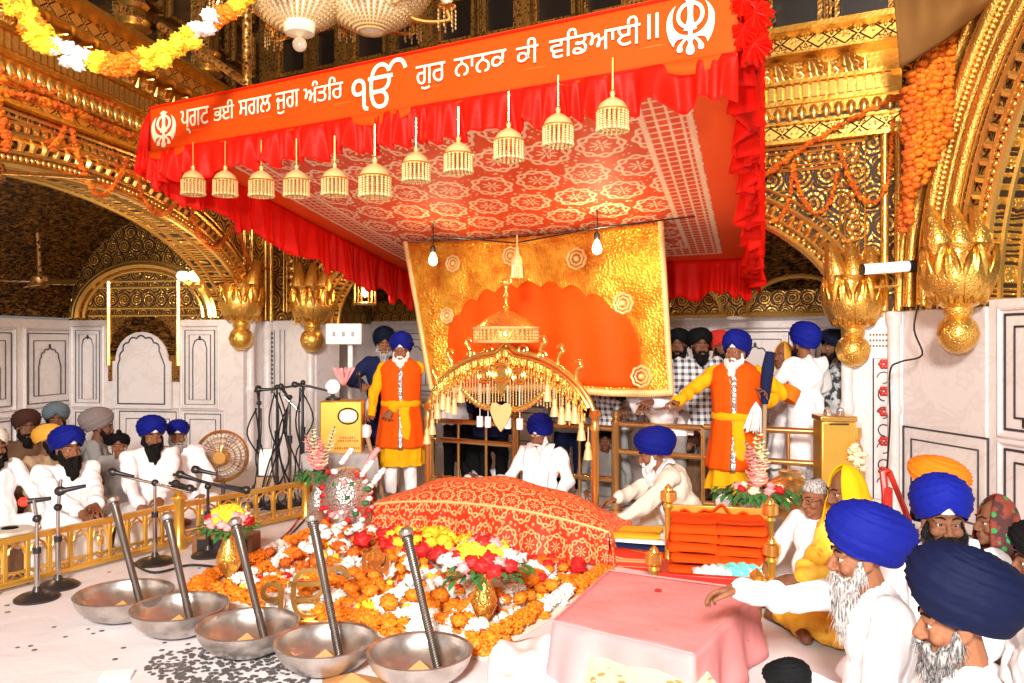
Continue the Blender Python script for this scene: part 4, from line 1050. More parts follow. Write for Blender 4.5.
leaves(t, .49, .15, 120, .05, 9); gladiolus(t, .44, [(-.30, -.05, .40, 'flower_pink'), (-.14, 0, .44, 'flower_cream'), (.02, .0, .36, 'flower_pink'), (.30, .02, .46, 'flower_cream'), (.16, -.1, .30, 'flower_pink')], 6)
p = P(347, 532, 6.75); p.z = 0; t = thing('flower_basket', 'round silver basket stuck with small red, white and pink flowers by the draped book', 'basket', p)
a = MB(); a.lathe([(0, 0), (.07, 0), (.08, .02), (.05, .05), (.13, .13), (.185, .24), (.20, .36), (.16, .48), (.10, .55), (0, .57)], 32, wob=lambda q, s: 1+.03*math.sin(q*16)); build('basket', a, M['silver'], t)
rr = random.Random(2); sp = []
for i in range(44):
    a = rr.uniform(PI, TAU); z = rr.uniform(.14, .56); r = .2 if z > .2 else .16; r *= 1 if z < .42 else .8; sp.append(((r*math.cos(a), r*math.sin(a), z), rr.uniform(.018, .03), rr.choice(['flower_red', 'flower_white', 'flower_pink', 'leaf', 'flower_red'])))
blob_flowers(t, 'bloom', sp, None, 's')
for (x, z, m) in ((.14, .52, 'flower_white'), (.19, .62, 'flower_pink'), (-.02, .62, 'flower_white'), (.24, .46, 'flower_white')):
    b = MB()
    for k in range(6): fl(b, (x+.015*k, -.1, z+.02*k), .028, 0, 's')
    build('flower_spray', b, M[m], t, smooth='all')
# ------------------------------------------------------------ gold emblems on the flower carpet
def glyph(s, h, depth, loc, rz, M4=None):
    v, f, lps = glyph_faces(s, .02); n = len(v); v = np.concatenate([v*[1, 1, 0]+[0, 0, .5], v*[1, 1, 0]-[0, 0, .5]]); f = f+[tuple(q+n for q in reversed(t_)) for t_ in f]+[(a, b, b+n, a+n) for l in lps for a, b in zip(l, l[1:]+l[:1])]
    lo, hi = v.min(0), v.max(0); k = h/(hi[1]-lo[1]); q = np.stack([(v[:, 0]-(lo[0]+hi[0])/2)*k, -v[:, 2]*depth, (v[:, 1]-lo[1])*k], 1); mb = MB(); mb.add(q, f); return mb
p = G(306, 622); t = thing('emblem_stand', 'gold cut-out letter emblem standing on the flower carpet behind the fourth bowl', 'emblem', p, .1)
a = glyph('ੴ', .30, .035, None, 0); build('letter_emblem', a, M['brass'], t, smooth=False, M=T(0, 0, .02)); a = MB(); a.box((0, 0, .01), (.26, .09, .02)); build('foot', a, M['brass'], t, bevel=.004)
p = G(376, 590); t = thing('emblem_stand', 'small gold emblem on a round foot, behind the tray of petals', 'emblem', p, -.1)
a = glyph('☬', .24, .03, None, 0); build('crest', a, M['brass'], t, smooth=False, M=T(0, 0, .05)); a = MB(); a.lathe([(0, 0), (.13, 0), (.135, .012), (.06, .03), (.02, .05), (0, .06)], 24); build('foot', a, M['bronze'], t)
p = G(366, 606, .05); t = thing('petal_tray', 'oval tray heaped with pink and yellow petals on the flower carpet', 'tray', (p.x, p.y, .03))
a = MB(); a.lathe([(0, 0), (.13, 0), (.17, .02), (.172, .024), (.13, .008), (0, .006)], 28); build('dish', a, M['silver'], t, M=SCL(1.1, .8, 1))
for k, (dx, m) in enumerate(((-.10, 'flower_pink'), (0, 'flower_yellow'), (.08, 'flower_yellow'))):
    b = MB(); 
    for i in range(16): fl(b, (dx+RND.uniform(-.05, .05), RND.uniform(-.07, .07), .02+RND.uniform(0, .025)), .02, 0, 's')
    build('petals', b, M[m], t, smooth='all')
t = thing('ink_board', 'dark patterned cloth strip lying beside the gold letter emblem', 'cloth', G(352, 583)); a = MB(); a.surf(lambda u, w: ((u-.5)*.3, (w-.5)*.16, .06+.01*math.sin(u*9)), 16, 6); build('folded_strip', a, M['printed'], t, solid=.01)
# ------------------------------------------------------------ marigold garlands on the walls and in the air
pts = [P(x, y, D) for x, y, D in ((-14, -45, 4.8), (10, -2, 4.85), (45, 40, 4.9), (85, 60, 4.95), (125, 65, 5.0), (165, 54, 5.05), (200, 32, 5.1), (238, 2, 5.15), (275, -35, 5.2))]
def smooth_path(pts, n=8):
    out = []
    for i in range(len(pts)-1):
        p0, p1, p2, p3 = pts[max(i-1, 0)], pts[i], pts[i+1], pts[min(i+2, len(pts)-1)]
        for k in range(n):
            s = k/n; out.append(.5*((2*p1)+(p2-p0)*s+(2*p0-5*p1+4*p2-p3)*s*s+(3*p1-p0-3*p2+p3)*s**3))
    return out+[pts[-1]]
garland(smooth_path(pts), .062, 'thick rope of yellow blooms with white tufts swagged high at the upper left', ('flower_yellow', 'marigold', 'flower_white'), lambda i, n: 2 if (i//3) % 5 == 4 else RND.choice([0, 0, 1]), None, n=5)
def wl(px, py, out=.08):                               # pixel to a point on the left wall's plane
    d = Vector(((px-CX)/F, 1, -(py-CY)/F)); n = Vector((-dLf.y, dLf.x, 0)); p0 = Vector((PLN.x, PLN.y, 0))-n*out; o = Vector((0, 0, H)); return o+d*((p0-o).dot(n)/d.dot(n))
def wb(px, py, out=.08):
    d = Vector(((px-CX)/F, 1, -(py-CY)/F)); n = Vector((-dB.y, dB.x, 0)); p0 = Vector((PL.x, PL.y, 0))-n*out; o = Vector((0, 0, H)); return o+d*((p0-o).dot(n)/d.dot(n))
g2 = 'marigold strings on the left wall'
ms = ('marigold_deep', 'marigold')
rp = lambda i, n: 1 if (i//5) % 3 == 0 else 0
for k, (pp, r, lb) in enumerate((
    ([(-10, 72), (40, 88), (90, 100), (132, 110)], .05, 'thick orange marigold rope running along the left wall under the leaf cornice'),
    ([(-5, 92), (30, 98), (70, 110), (100, 124), (135, 138)], .034, 'orange marigold rope on the left wall, lower of the two long ones'),
    ([(70, 112), (76, 150), (90, 185), (102, 196), (118, 180), (128, 158)], .022, 'marigold string looped on the left wall, first loop from the left'),
    ([(70, 112), (62, 135), (50, 150)], .022, 'short marigold string hanging down-left from the knot on the left wall'),
    ([(138, 168), (142, 195), (158, 214), (172, 208), (182, 188)], .022, 'marigold string looped on the left wall, second loop, just left of the frill'),
    ([(188, 190), (196, 225), (208, 246), (222, 244), (232, 226)], .022, 'marigold string looped on the left wall, third loop, above the corbel'),
    ([(238, 232), (250, 262), (268, 268), (278, 255)], .02, 'small marigold loop at the far end of the left wall by the corner'),
    ([(-4, 100), (3, 130), (8, 150)], .035, 'short marigold string hanging at the picture edge on the left wall'))):
    garland(smooth_path([wl(*q) for q in pp]), r, lb, ms, rp, g2)
g3 = 'marigold strings on the right spandrel'
for pp, r, lb in (([(750, 186), (800, 150), (850, 120), (896, 98), (908, 96)], .028, 'marigold rope slanting up the gold wall right of the canopy'),
    ([(838, 145), (848, 175), (862, 198), (875, 202), (884, 192), (890, 165), (893, 120)], .019, 'marigold loop below the slanting rope, nearest the right pier'),
    ([(793, 162), (799, 190), (814, 212), (828, 205), (838, 172)], .019, 'marigold loop below the slanting rope, middle one'),
    ([(792, 165), (791, 190), (782, 215), (765, 222), (752, 214)], .019, 'marigold loop below the slanting rope, nearest the canopy')):
    garland(smooth_path([wb(q[0], q[1], .14) for q in pp]), r, lb, ms, rp, g3, n=2)
t = thing('marigold_bunch', 'big bunch of hanging marigold strings tied at the right corner beside the arch rib', 'garland bunch', P(925, 130, 6.4))
for k, (x, y0, y1) in enumerate(((907, 90, 232), (913, 74, 212), (920, 64, 190), (926, 55, 184), (932, 50, 165), (938, 42, 160), (944, 34, 150), (950, 28, 140), (911, 100, 225), (918, 84, 150), (934, 55, 120))):
    mb = MB(); ps = along([P(x, y0, 6.45-.02*(k % 3)), P(x-3, y1, 6.45-.02*(k % 3))], .05)
    for q in ps:
        for e in range(2): fl(mb, q+Vector((RND.uniform(-.018, .018), RND.uniform(-.03, .03), 0)), .034, 1 if k in (0, 8) or RND.random() < .2 else 0)
    build('marigold_string', mb, [M['marigold'], M['marigold_deep']], t, True, smooth='all')
mb = MB(); pts = [P(905, 42, 6.2), P(935, 15, 5.9), P(960, -12, 5.7)]
mb.surf(lambda u, w: P(lerp(lerp(900, 992, u), 893+107*u, w), lerp(lerp(68, 2, u)+5*math.sin(u*PI), -14, w), 6.2-.12*math.sin(PI*w)-.1*math.sin(u*PI)+.05*math.sin(u*17)*w), 30, 14); solo('draped_cloth', mb, M['beige_drape'], 'brown gauzy cloth slung at the top right corner above the marigold bunch', 'drape', solid=.01)
# ------------------------------------------------------------ chandelier
t = thing('chandelier', 'large crystal chandelier lit from within, hanging at the top left of the canopy', 'chandelier', P(330, 0, 6.3))
D = 6.3; k = D/F
def strings(name, c, r, z0, z1, n, mat, bead=.013, taper=.35):
    a = MB()
    for i in range(n):
        q = TAU*i/n
        for j in range(int((z0-z1)/.045)):
            w = j*.045/(z0-z1); rr = r*(1-(1-taper)*w**1.6); a.sphere((c[0]+rr*math.cos(q), c[1]+rr*math.sin(q), c[2]+z0-j*.045), (bead*1.2, bead*1.2, .02), 5, 4)
    build(name, a, mat, t)
for c, r, zt, zb in (((-.25, 0, .10), .46, .5, -.36), ((.30, .1, .10), .50, .5, -.32), ((.72, -.1, .22), .32, .3, -.22), ((-.62, .05, .25), .28, .3, -.22)):
    a = MB(); a.lathe([(0, zb), (r*.18, zb+.02), (r*.5, zb+.10), (r*.85, zb+.26), (r, zb+.42), (r*.96, zt), (0, zt)], 28, T(c), wob=lambda q, s: 1+.03*math.sin(q*14)); build('crystal_bowl', a, M['glassbead'], t)
    a = MB(); pf = [(r*.2, zb+.02), (r*.5, zb+.10), (r*.72, zb+.18), (r*.87, zb+.27), (r, zb+.42), (r*.97, zt)]; nk_ = 40
    for e in range(nk_):
        g = TAU*e/nk_; ln = along([Vector((R__*1.02*math.cos(g), R__*1.02*math.sin(g), z__))+Vector(c) for R__, z__ in pf], .034)
        for q_ in ln: a.sphere(q_, (.014, .014, .016), 5, 4)
    build('bead_strings', a, M['pearl'], t)
a = MB(); a.sphere((-.22, -.05, -.36), .055, 14, 10); a.lathe([(.0, -.3), (.11, -.28), (.13, -.2), (.06, -.12), (0, -.1)], 18, T(-.22, -.05, 0)); build('bottom_ball', a, M['glassbead'], t)
for i in range(9):
    q = TAU*i/9+.2; R_ = .95; p0 = Vector((.35*math.cos(q), .35*math.sin(q), .15)); p1 = Vector((R_*math.cos(q)*.95, R_*math.sin(q)*.8, -.02+.07*(i % 3)))
    a = MB(); a.tube(smooth_path([p0, p0.lerp(p1, .5)-Vector((0, 0, .16)), p1-Vector((0, 0, .08)), p1]), .016, 7); a.lathe([(.02, 0), (.07, .02), (.075, .035), (.02, .04)], 14, T(p1)); build('arm', a, M['gold_bright'], t)
    a = MB(); a.lathe([(.018, .04), (.05, .08), (.07, .15), (.055, .2), (.06, .22)], 14, T(p1)); build('lamp_shade', a, M['glassbead'], t)
    if i == 0:
        a = MB()
        for j in range(5): a.sphere((0, 0, -.01-.032*j), (.008, .008, .016), 5, 4)
        dp0 = build('crystal_drop', a, M['pearl'], t); dp0.location = p1+Vector((.07, 0, 0))
    for e in range(7):
        g = TAU*e/7
        if i or e: q_ = dp0.copy(); COL.objects.link(q_); q_.location = p1+Vector((.07*math.cos(g), .07*math.sin(g), 0))
a = MB()
for s in range(5):
    c = (.78+.0*s, -.1, 0); a.tube([Vector((.50+.12*s+.09*math.cos(q), -.15, -.0+.03*s+.09*math.sin(q))) for q in [TAU*e/20 for e in range(20)]], .009, 5, True)
build('ring_chain', a, M['gold_bright'], t)
# ------------------------------------------------------------ lamps on walls
t = thing('tube_lamp', 'white tube lamp fixed across the right pier below the gold spandrel', 'lamp', P(888, 268, 6.9)); L = .26
a = MB(); a.cyl((-.21, 0, -.012), (.17, 0, .015), .045, seg=16); build('tube', a, M['tube'], t); a = MB(); a.cyl((.17, 0, .015), (.235, 0, .02), .05, seg=14); a.cyl((-.225, 0, -.013), (-.21, 0, -.012), .048, seg=14); build('end_cap', a, M['plastic_black'], t)
a = MB(); a.tube([(-.1, .03, -.16), (.10, .03, -.15), (.11, .02, -.05)], .012, 6); build('bracket', a, M['gold_bright'], t)
t = thing('lantern', 'small lit hexagonal lantern hanging by the back arch, above the white box', 'lantern', P(365, 292, 10.2))
a = MB(); a.lathe([(0, .22), (.03, .2), (.07, .15), (.16, .13), (.16, .12), (0, .12)], 6); a.lathe([(.15, -.16), (.16, -.14), (.12, -.13), (0, -.13)], 6)
for e in range(6): q = TAU*e/6; a.cyl((.13*math.cos(q), .13*math.sin(q), -.14), (.13*math.cos(q), .13*math.sin(q), .13), .012, seg=6)
a.cyl((0, 0, .2), (0, 0, .6), .008, seg=6); build('frame', a, M['gold_bright'], t, smooth=False); a = MB(); a.lathe([(0, -.07), (.045, -.03), (.04, .04), (.015, .09)], 12); build('lamp', a, M['bulb'], t)
t = thing('wall_lamp', 'twin lit glass lamp on the end wall of the left alcove', 'lamp', P(190, 276, 10.0))
for x in (-.09, .06):
    a = MB(); a.lathe([(.0, -.07), (.06, -.05), (.08, .0), (.06, .05), (.03, .06)], 14, T(x, 0, 0)); build('glass', a, M['bulb'] if x > 0 else M['tube'], t)
a = MB(); a.tube([(-.09, 0, -.07), (-.02, .06, -.12), (.06, 0, -.06)], .015, 6); a.box((0, .1, -.08), (.2, .12, .05)); build('bracket', a, M['brass'], t)
def fanblades(name, label, loc, rz, tilt, n, L, mat, hub=.09):
    t = thing(name, label, 'fan', loc, rz); a = MB(); a.lathe([(0, -.06), (hub*.8, -.05), (hub, 0), (hub*.8, .06), (.02, .08), (.02, .5), (0, .5)], 18); build('hub', a, mat, t, M=RX(tilt))
    for e in range(n):
        a = MB(); a.box((L/2+hub*.8, 0, 0), (L, .15, .012), RZ(TAU*e/n) @ RX(.2)); build('blade', a, mat, t, bevel=.004, M=RX(tilt))
    return t
fanblades('ceiling_fan', 'dark ceiling fan with long blades hanging in the left arch near the camera', P(-8, 172, 5.6), .35, .12, 3, .58, M['umber_frame'])
fanblades('wall_fan', 'dark still fan hanging deep in the left alcove under the vault', P(40, 282, 8.4), .3, .2, 4, .26, M['umber'])
# ------------------------------------------------------------ white box on the left pier
t = thing('white_switch_box', 'long white box on the pier beside the lantern, behind the left attendants', 'box', P(345, 334, 8.75)); a = MB(); a.box((0, 0, .0), (.38, .16, .22)); build('case', a, M['paper'], t, bevel=.01)
for x in (-.1, .0, .1): a = MB(); a.box((x, -.085, 0), (.03, .015, .05)); build('switch', a, M['greyfabric'], t, bevel=.003)
a = MB(); a.cyl((.05, .04, -1.72), (.05, .04, -.1), .03, seg=10); build('pole', a, M['paper'], t)
# ------------------------------------------------------------ low gold fence before the musicians
FA, FB, FC = G(-20, 600), G(178, 548), G(306, 519)
def fence(p0, p1, label, n, h=.33):
    d = p1-p0; L = d.length; t = thing('low_fence', label, 'fence', p0, math.atan2(d.y, d.x), 'low gold fence in front of the musicians')
    for nm, z, s in (('top_rail', h, .04), ('bottom_rail', .055, .035)):
        a = MB(); a.box((L/2, 0, z), (L, .05, s)); build(nm, a, M['goldbox'], t, bevel=.006)
    a = MB(); a.box((L/2, 0, .115), (L, .025, .018)); 
    for i in range(int(L/.09)): a.tube([(i*.09, 0, .07), (i*.09+.045, 0, .115), (i*.09+.09, 0, .07)], .007, 5)
    build('lattice_band', a, M['gold_bright'], t)
    for i in range(n+1):
        x = L*i/n; a = MB(); a.box((x, 0, h*.55), (.028, .032, h*.85)); build('baluster', a, M['goldbox'], t, bevel=.004)
    for i in range(n):
        x = L*(i+.5)/n; w = L/n*.42; a = MB()
        a.tube([(x-w, 0, .13), (x-w, 0, .22), (x-w*.7, 0, .27), (x, 0, .30), (x+w*.7, 0, .27), (x+w, 0, .22), (x+w, 0, .13)], .010, 5)
        if i == n//2: a.sphere((x, -.01, .2), (.03, .015, .045), 8, 6); a.tube([(x, 0, .1), (x, 0, .3)], .006, 5)
        build('arched_insert', a, M['gold_bright'], t)
    return t
fence(FA, FB, 'gold fence section in front of the harmonium players', 10); fence(FB, FC, 'gold fence section running back towards the microphone cluster', 7)
def fpost(p, label, h=.46):
    t = thing('fence_post', label, 'post', p, 0); a = MB(); a.lathe([(.055, 0), (.055, .06), (.04, .08), (.036, h-.1), (.05, h-.08), (.05, h-.05), (.03, h-.03), (.048, h), (.03, h+.045), (0, h+.055)], 16); build('shaft', a, M['goldbox'], t)
    a = MB()
    for k in range(6): q = TAU*k/6; a.sphere((.05*math.cos(q), .05*math.sin(q), h-.065), .016, 6, 5)
    build('collar', a, M['gold_bright'], t)
fpost(FB+Vector((.02, -.03, 0)), 'turned gold post joining the two fence sections near the tall microphone stand'); fpost(FC, 'turned gold post ending the fence beside the left silver vase', .38); fpost(FA+(FB-FA)*.03, 'turned gold post at the picture edge beside the small drum')
# ------------------------------------------------------------ instruments
def harmonium(p, rz, label):
    t = thing('harmonium', label, 'harmonium', p, rz); a = MB(); a.box((0, 0, .10), (.62, .30, .20)); build('case', a, M['wood'], t, bevel=.008)
    a = MB(); a.surf(lambda u, w: ((u-.5)*.66, -.17+.34*w, .215+.012*math.sin(u*30)*math.sin(w*9)), 40, 12); a.surf(lambda u, w: ((u-.5)*.66, -.17-.01*math.sin(u*40)*w, .215-.15*w), 60, 6); build('cover_cloth', a, M['white'], t, solid=.004)
    a = MB()
    for i in range(16): a.box((-.26+.035*i, -.07, .226), (.031, .12, .012))
    build('keys', a, M['paper'], t, smooth=False, bevel=.002)
    a = MB(); a.box((0, .17, .16), (.56, .03, .24), RX(-.25)); build('bellows', a, M['white'], t, bevel=.005)
fd = (FB-FA).normalized(); fn_ = Vector((-fd.y, fd.x, 0)); fr = math.atan2(fd.y, fd.x)
harmonium(FA.lerp(FB, .48)+fn_*.38, fr+PI, 'harmonium under a white cloth before the nearer bearded singer'); harmonium(FA.lerp(FB, .92)+fn_*.40, fr+PI, 'harmonium under a white cloth before the second bearded singer')
t = thing('tabla', 'small cream-topped drum with a dark round spot at the left picture edge', 'drum', P(10, 575, 5.75)); t.location.z = 0; RM[t.name] = T(t.location)
a = MB(); a.lathe([(.0, 0), (.10, 0), (.13, .05), (.15, .14), (.145, .27), (.14, .28)], 28); build('shell', a, M['wood'], t); a = MB(); a.lathe([(.0, .292), (.10, .29), (.148, .285), (.155, .27), (.15, .255)], 28); build('skin_head', a, M['cream'], t); a = MB(); a.lathe([(.0, .298), (.05, .297), (.055, .292)], 20); build('dark_spot', a, M['black'], t)
a = MB()
for k in range(20): q = TAU*k/20; a.tube([(.155*math.cos(q), .155*math.sin(q), .262), (.135*math.cos(q+.1), .135*math.sin(q+.1), .05)], .005, 4)
build('straps', a, M['cream'], t)
# ------------------------------------------------------------ microphones
def mic_on(t, p, d, L=.19, foam=None):
    d = Vector(d).normalized(); m = frame(p, d); a = MB(); a.lathe([(0, 0), (.012, .002), (.017, L*.65), (.021, L*.7)], 12); build('microphone', a, M['plastic_black'], t, M=m)
    a = MB(); a.lathe([(.021, L*.7), (.03, L*.78), (.031, L*.92), (.02, L), (0, L+.004)], 14); build('foam_cap' if foam else 'grille', a, M[foam or 'dark_metal'], t, M=m)
def mic_stand(label, loc, h, boom, mics, base=.13, col='chrome', grp=None):
    t = thing('microphone_stand', label, 'microphone stand', loc, 0, grp); a = MB(); a.lathe([(0, 0), (base, 0), (base, .012), (base*.8, .03), (.03, .05), (.018, .08)], 28); build('round_base', a, M['dark_metal'], t)
    a = MB(); a.cyl((0, 0, .04), (0, 0, h*.6), .016, seg=12); a.cyl((0, 0, h*.6), (0, 0, h), .011, seg=12); build('pole', a, M[col], t); a = MB(); a.cyl((0, 0, h*.57), (0, 0, h*.64), .024, seg=12); build('clutch', a, M['plastic_black'], t); a = MB(); a.sphere((0, 0, h), .026, 10, 8); build('swivel_joint', a, M['plastic_black'], t)
    if boom:
        a = MB(); a.cyl(boom[0], boom[1], .011, seg=10); build('boom_arm', a, M['plastic_black' if col != 'chrome' else 'chrome'], t)
    for (p, d, fo) in mics: mic_on(t, p, d, foam=fo)
    return t
p = G(37, 599); mic_stand('chrome microphone stand carrying the only microphone with a red foam tip', p, .50, ((0, 0, .5), (-.02, .0, .62)), [((.07, .03, .62), (-1, -.1, -.12), 'red_foam')])
p = G(58, 587); mic_stand('chrome microphone stand with a tilted arm beside the red foam tipped microphone', p, .52, ((.0, 0, .5), (.02, 0, .70)), [((.18, 0, .66), (-1, -.1, -.2), None)])
p = G(155, 563); mic_stand('black boom microphone stand in front of the middle of the gold fence', p, .58, ((-.34, .05, .64), (.28, -.05, .52)), [((-.16, .02, .62), (-1, 0, .22), None), ((.30, 0, .53), (-1, .1, .25), None), ((.10, 0, .58), (1, -.1, -.25), None)], .14)
p = G(208, 556); mic_stand('low black microphone stand with crossed microphones behind the left gold vase', p, .52, ((-.28, .05, .60), (.26, 0, .48)), [((-.06, 0, .56), (-1, .1, .3), None), ((.05, .05, .60), (-1, -.1, .25), None), ((.12, .02, .52), (1, 0, -.2), None)], .12, 'plastic_black')
cl = 'cluster of microphone stands beside the yellow box'
for px, D, h, bm, mm, lb in ((259, 8.0, 1.0, None, [((0, 0, .98), (-.05, 0, 1), None)], 'upright microphone stand at the left of the cluster beside the fan'),
    (277, 7.9, 1.16, ((-.22, 0, 1.12), (.24, 0, 1.18)), [((-.02, 0, 1.14), (-1, 0, -.02), None)], 'tall stand of the cluster with a microphone lying level to the left'),
    (290, 8.1, 1.05, ((-.05, 0, 1.05), (.10, 0, .9)), [((.0, 0, 1.02), (-.6, 0, .9), None)], 'dark stand hung with cables in the middle of the microphone cluster'),
    (303, 8.0, 1.2, ((-.1, 0, 1.2), (.24, 0, 1.12)), [((.08, 0, 1.16), (-1, 0, .12), None)], 'tall stand of the cluster nearest the yellow box, microphone held level')):
    p = P(px, 500, D); p.z = 0; tt = mic_stand(lb, p, h, bm, mm, .14, 'plastic_black' if px != 290 else 'chrome', cl)
    a = MB(); rr = random.Random(px)
    for k in range(4): a.tube(smooth_path([Vector((rr.uniform(-.03, .03), -.02, h-.05)), Vector((rr.uniform(-.12, .12), -.05, h*.7)), Vector((rr.uniform(-.1, .1), -.04, h*.4)), Vector((rr.uniform(-.15, .15), -.05, .1)), Vector((rr.uniform(-.3, .3), -.15, .01))], 5), .008, 5)
    build('cable', a, M['plastic_black'], tt)
p = P(268, 470, 8.0); t = thing('amplifier_box', 'white and tan electrical box hung among the microphone stands', 'box', p); a = MB(); a.box((0, 0, .08), (.16, .1, .26)); build('case', a, M['paper'], t, bevel=.01); a = MB(); a.box((0, -.01, -.12), (.2, .1, .12)); build('socket_block', a, M['tan'], t, bevel=.01)
# fan
p = P(222, 500, 8.15); p.z = 0; t = thing('pedestal_fan', 'brass-coloured pedestal fan standing behind the gold fence beside the microphone cluster', 'fan', p, .15); zc = 1.6-(456-CY)/F*8.15
a = MB()
for r in (.09, .14, .19, .235): 
    for s in (-1, 1): a.tube([(r*math.cos(q), -.10*s*(1-(r/.26)**2)-.02*s, zc+r*math.sin(q)) for q in [TAU*k/36 for k in range(36)]], .004, 4, True)
for k in range(36):
    q = TAU*k/36
    for s in (-1, 1): a.tube([((.05+.2*w)*math.cos(q), -s*(.12-.11*w**2), zc+(.05+.2*w)*math.sin(q)) for w in (0, .35, .7, 1)], .003, 4)
a.tube([(.25*math.cos(q), 0, zc+.25*math.sin(q)) for q in [TAU*k/40 for k in range(40)]], .012, 6, True); build('cage', a, M['brass'], t)
a = MB()
for k in range(4):
    q = TAU*k/4+.3
    a.surf(lambda u, w: ((.03+.19*u)*math.cos(q+(w-.5)*1.1), .03*(w-.5), zc+(.03+.19*u)*math.sin(q+(w-.5)*1.1)), 6, 6)
build('blades', a, M['cream'], t, solid=.003); a = MB(); a.lathe([(0, 0), (.06, .0), (.07, .03), (.06, .25), (.03, .28), (0, .28)], 18); build('motor', a, M['brass'], t, M=T(0, -.14, zc) @ RX(-PI/2))
a = MB(); a.cyl((0, .06, .03), (0, .06, zc-.05), .022, seg=12); build('pole', a, M['chrome'], t); a = MB(); a.lathe([(0, 0), (.2, 0), (.2, .02), (.05, .05), (.03, .07)], 28, T(0, .06, 0)); build('base', a, M['dark_metal'], t)
# yellow donation box on a covered table
p = P(343, 480, 8.05); p.z = 0; t = thing('covered_table', 'low table under a grey cloth holding the yellow box', 'table', p, .05); zt = 1.6-(452-CY)/F*8.05
for x in (-.28, .28):
    for y in (-.18, .18): a = MB(); a.box((x, y, zt/2), (.05, .05, zt)); build('leg', a, M['wood'], t)
a = MB(); a.box((0, 0, zt-.02), (.66, .48, .04)); build('top', a, M['wood'], t)
a = MB(); a.surf(lambda u, w: ((u-.5)*.7, -.25+.5*w, zt+.012+.006*math.sin(u*20)), 24, 8); a.surf(lambda u, w: ((u-.5)*.72+.02*math.sin(w*3), -.25-.02*math.sin(u*26)*w-.02*w, zt+.012-(.28+.05*math.sin(u*7))*w), 60, 8); build('grey_cloth', a, M['greyfabric'], t, solid=.006)
p2 = P(343, 452, 8.05); t = thing('donation_box', 'yellow painted metal collection box with a round-cornered window panel, below the small lamp', 'box', p2, .08); hh = (452-400)/F*8.05; ww = .40
a = MB(); a.box((0, 0, hh/2), (ww, .34, hh)); build('case', a, M['goldbox'], t, bevel=.012)
a = MB(); a.tube([(.07+.095*math.cos(q)*min(1.0, 1.35/max(1e-3, (abs(math.cos(q))**4+abs(math.sin(q))**4)**.25)/1.35), -.172, hh*.72+.075*math.sin(q)) for q in [TAU*k/24 for k in range(24)]], .008, 5, True); RIM = a
a = MB(); a.box((.07, -.170, hh*.72), (.15, .008, .11)); pnl = build('panel', a, M['paper'], t, bevel=.02); build('panel_rim', RIM, M['dark_metal'], pnl)
a = MB()
for z, w in ((.16, .16), (.13, .2), (.06, .26)): 
    for i in range(int(w/.022)): a.box((.02-w/2+.022*i+.06, -.172, z), (.013, .004, .02 if (i % 3) else .012))
build('worn_writing', a, M['redwood'], t, smooth=False)
t = thing('table_lamp', 'round glowing lamp with a flower-like shade on the yellow box', 'lamp', p2+Vector((-.1, 0, hh)), 0)
a = MB(); a.lathe([(0, 0), (.07, 0), (.07, .02), (.02, .04), (.02, .07)], 18); build('base', a, M['dark_metal'], t); a = MB(); a.sphere((0, 0, .13), .072, 16, 12); build('globe', a, M['tube'], t)
a = MB()
for k in range(8): q = TAU*k/8; a.surf(lambda u, w: (.10+.10*u*math.cos(q)+.03*(w-.5), .02+.10*u*math.sin(q), .14+.18*u*(1-.2*(w-.5)**2)+.0*w), 5, 4)
build('petal_shade', a, M['flower_pink'], t, solid=.004)
# ------------------------------------------------------------ railing behind the dais
def rail(px0, D0, px1, D1, zs, n, label, zb=.05, ext=True):
    p0, p1 = P(px0, 400, D0), P(px1, 400, D1); p0.z = p1.z = 0; d = p1-p0; L = d.length
    t = thing('railing', label, 'railing', p0, math.atan2(d.y, d.x), 'bronze railings behind the dais')
    for z in zs: a = MB(); a.cyl((0, 0, z), (L, 0, z), .028, seg=12); build('rail', a, M['bronze'], t)
    for i in range(n+1): a = MB(); a.cyl((L*i/n, 0, zb), (L*i/n, 0, max(zs)), .016 if 0 < i < n else .012, seg=8); build('upright', a, M['bronze'], t)
    return t
rail(432, 8.75, 515, 8.25, (.76, .56, .16), 3, 'bronze tube railing with three rails behind the attendant who holds a staff'); rail(517, 8.25, 613, 7.72, (.78, .30), 3, 'bronze tube railing seen through the palanquin arch')
rail(617, 7.7, 702, 7.3, (.83, .57, .16), 2, 'bronze tube railing left of the right attendant, where people lean'); rail(704, 7.3, 818, 6.9, (.84, .57, .16), 4, 'bronze tube railing right of the saffron attendant, ending at the gold box')
def rpost(px, D, top, label):
    p = P(px, 400, D); p.z = 0; t = thing('railing_post', label, 'post', p, 0, 'bronze posts of the railing'); a = MB(); a.lathe([(.07, 0), (.07, .02), (.045, .03), (.043, top-.08), (.05, top-.07), (.05, top-.05), (.04, top-.045), (.03, top-.02), (.05, top-.0), (.03, top+.05), (0, top+.055)], 16); build('tube', a, M['bronze'], t)
rpost(516, 8.23, .86, 'bronze railing post just left of the white-bearded man behind the book'); rpost(616, 7.7, .90, 'bronze railing post right of the palanquin\'s right post'); rpost(431, 8.78, .84, 'bronze railing post hidden partly by the palanquin\'s left post')
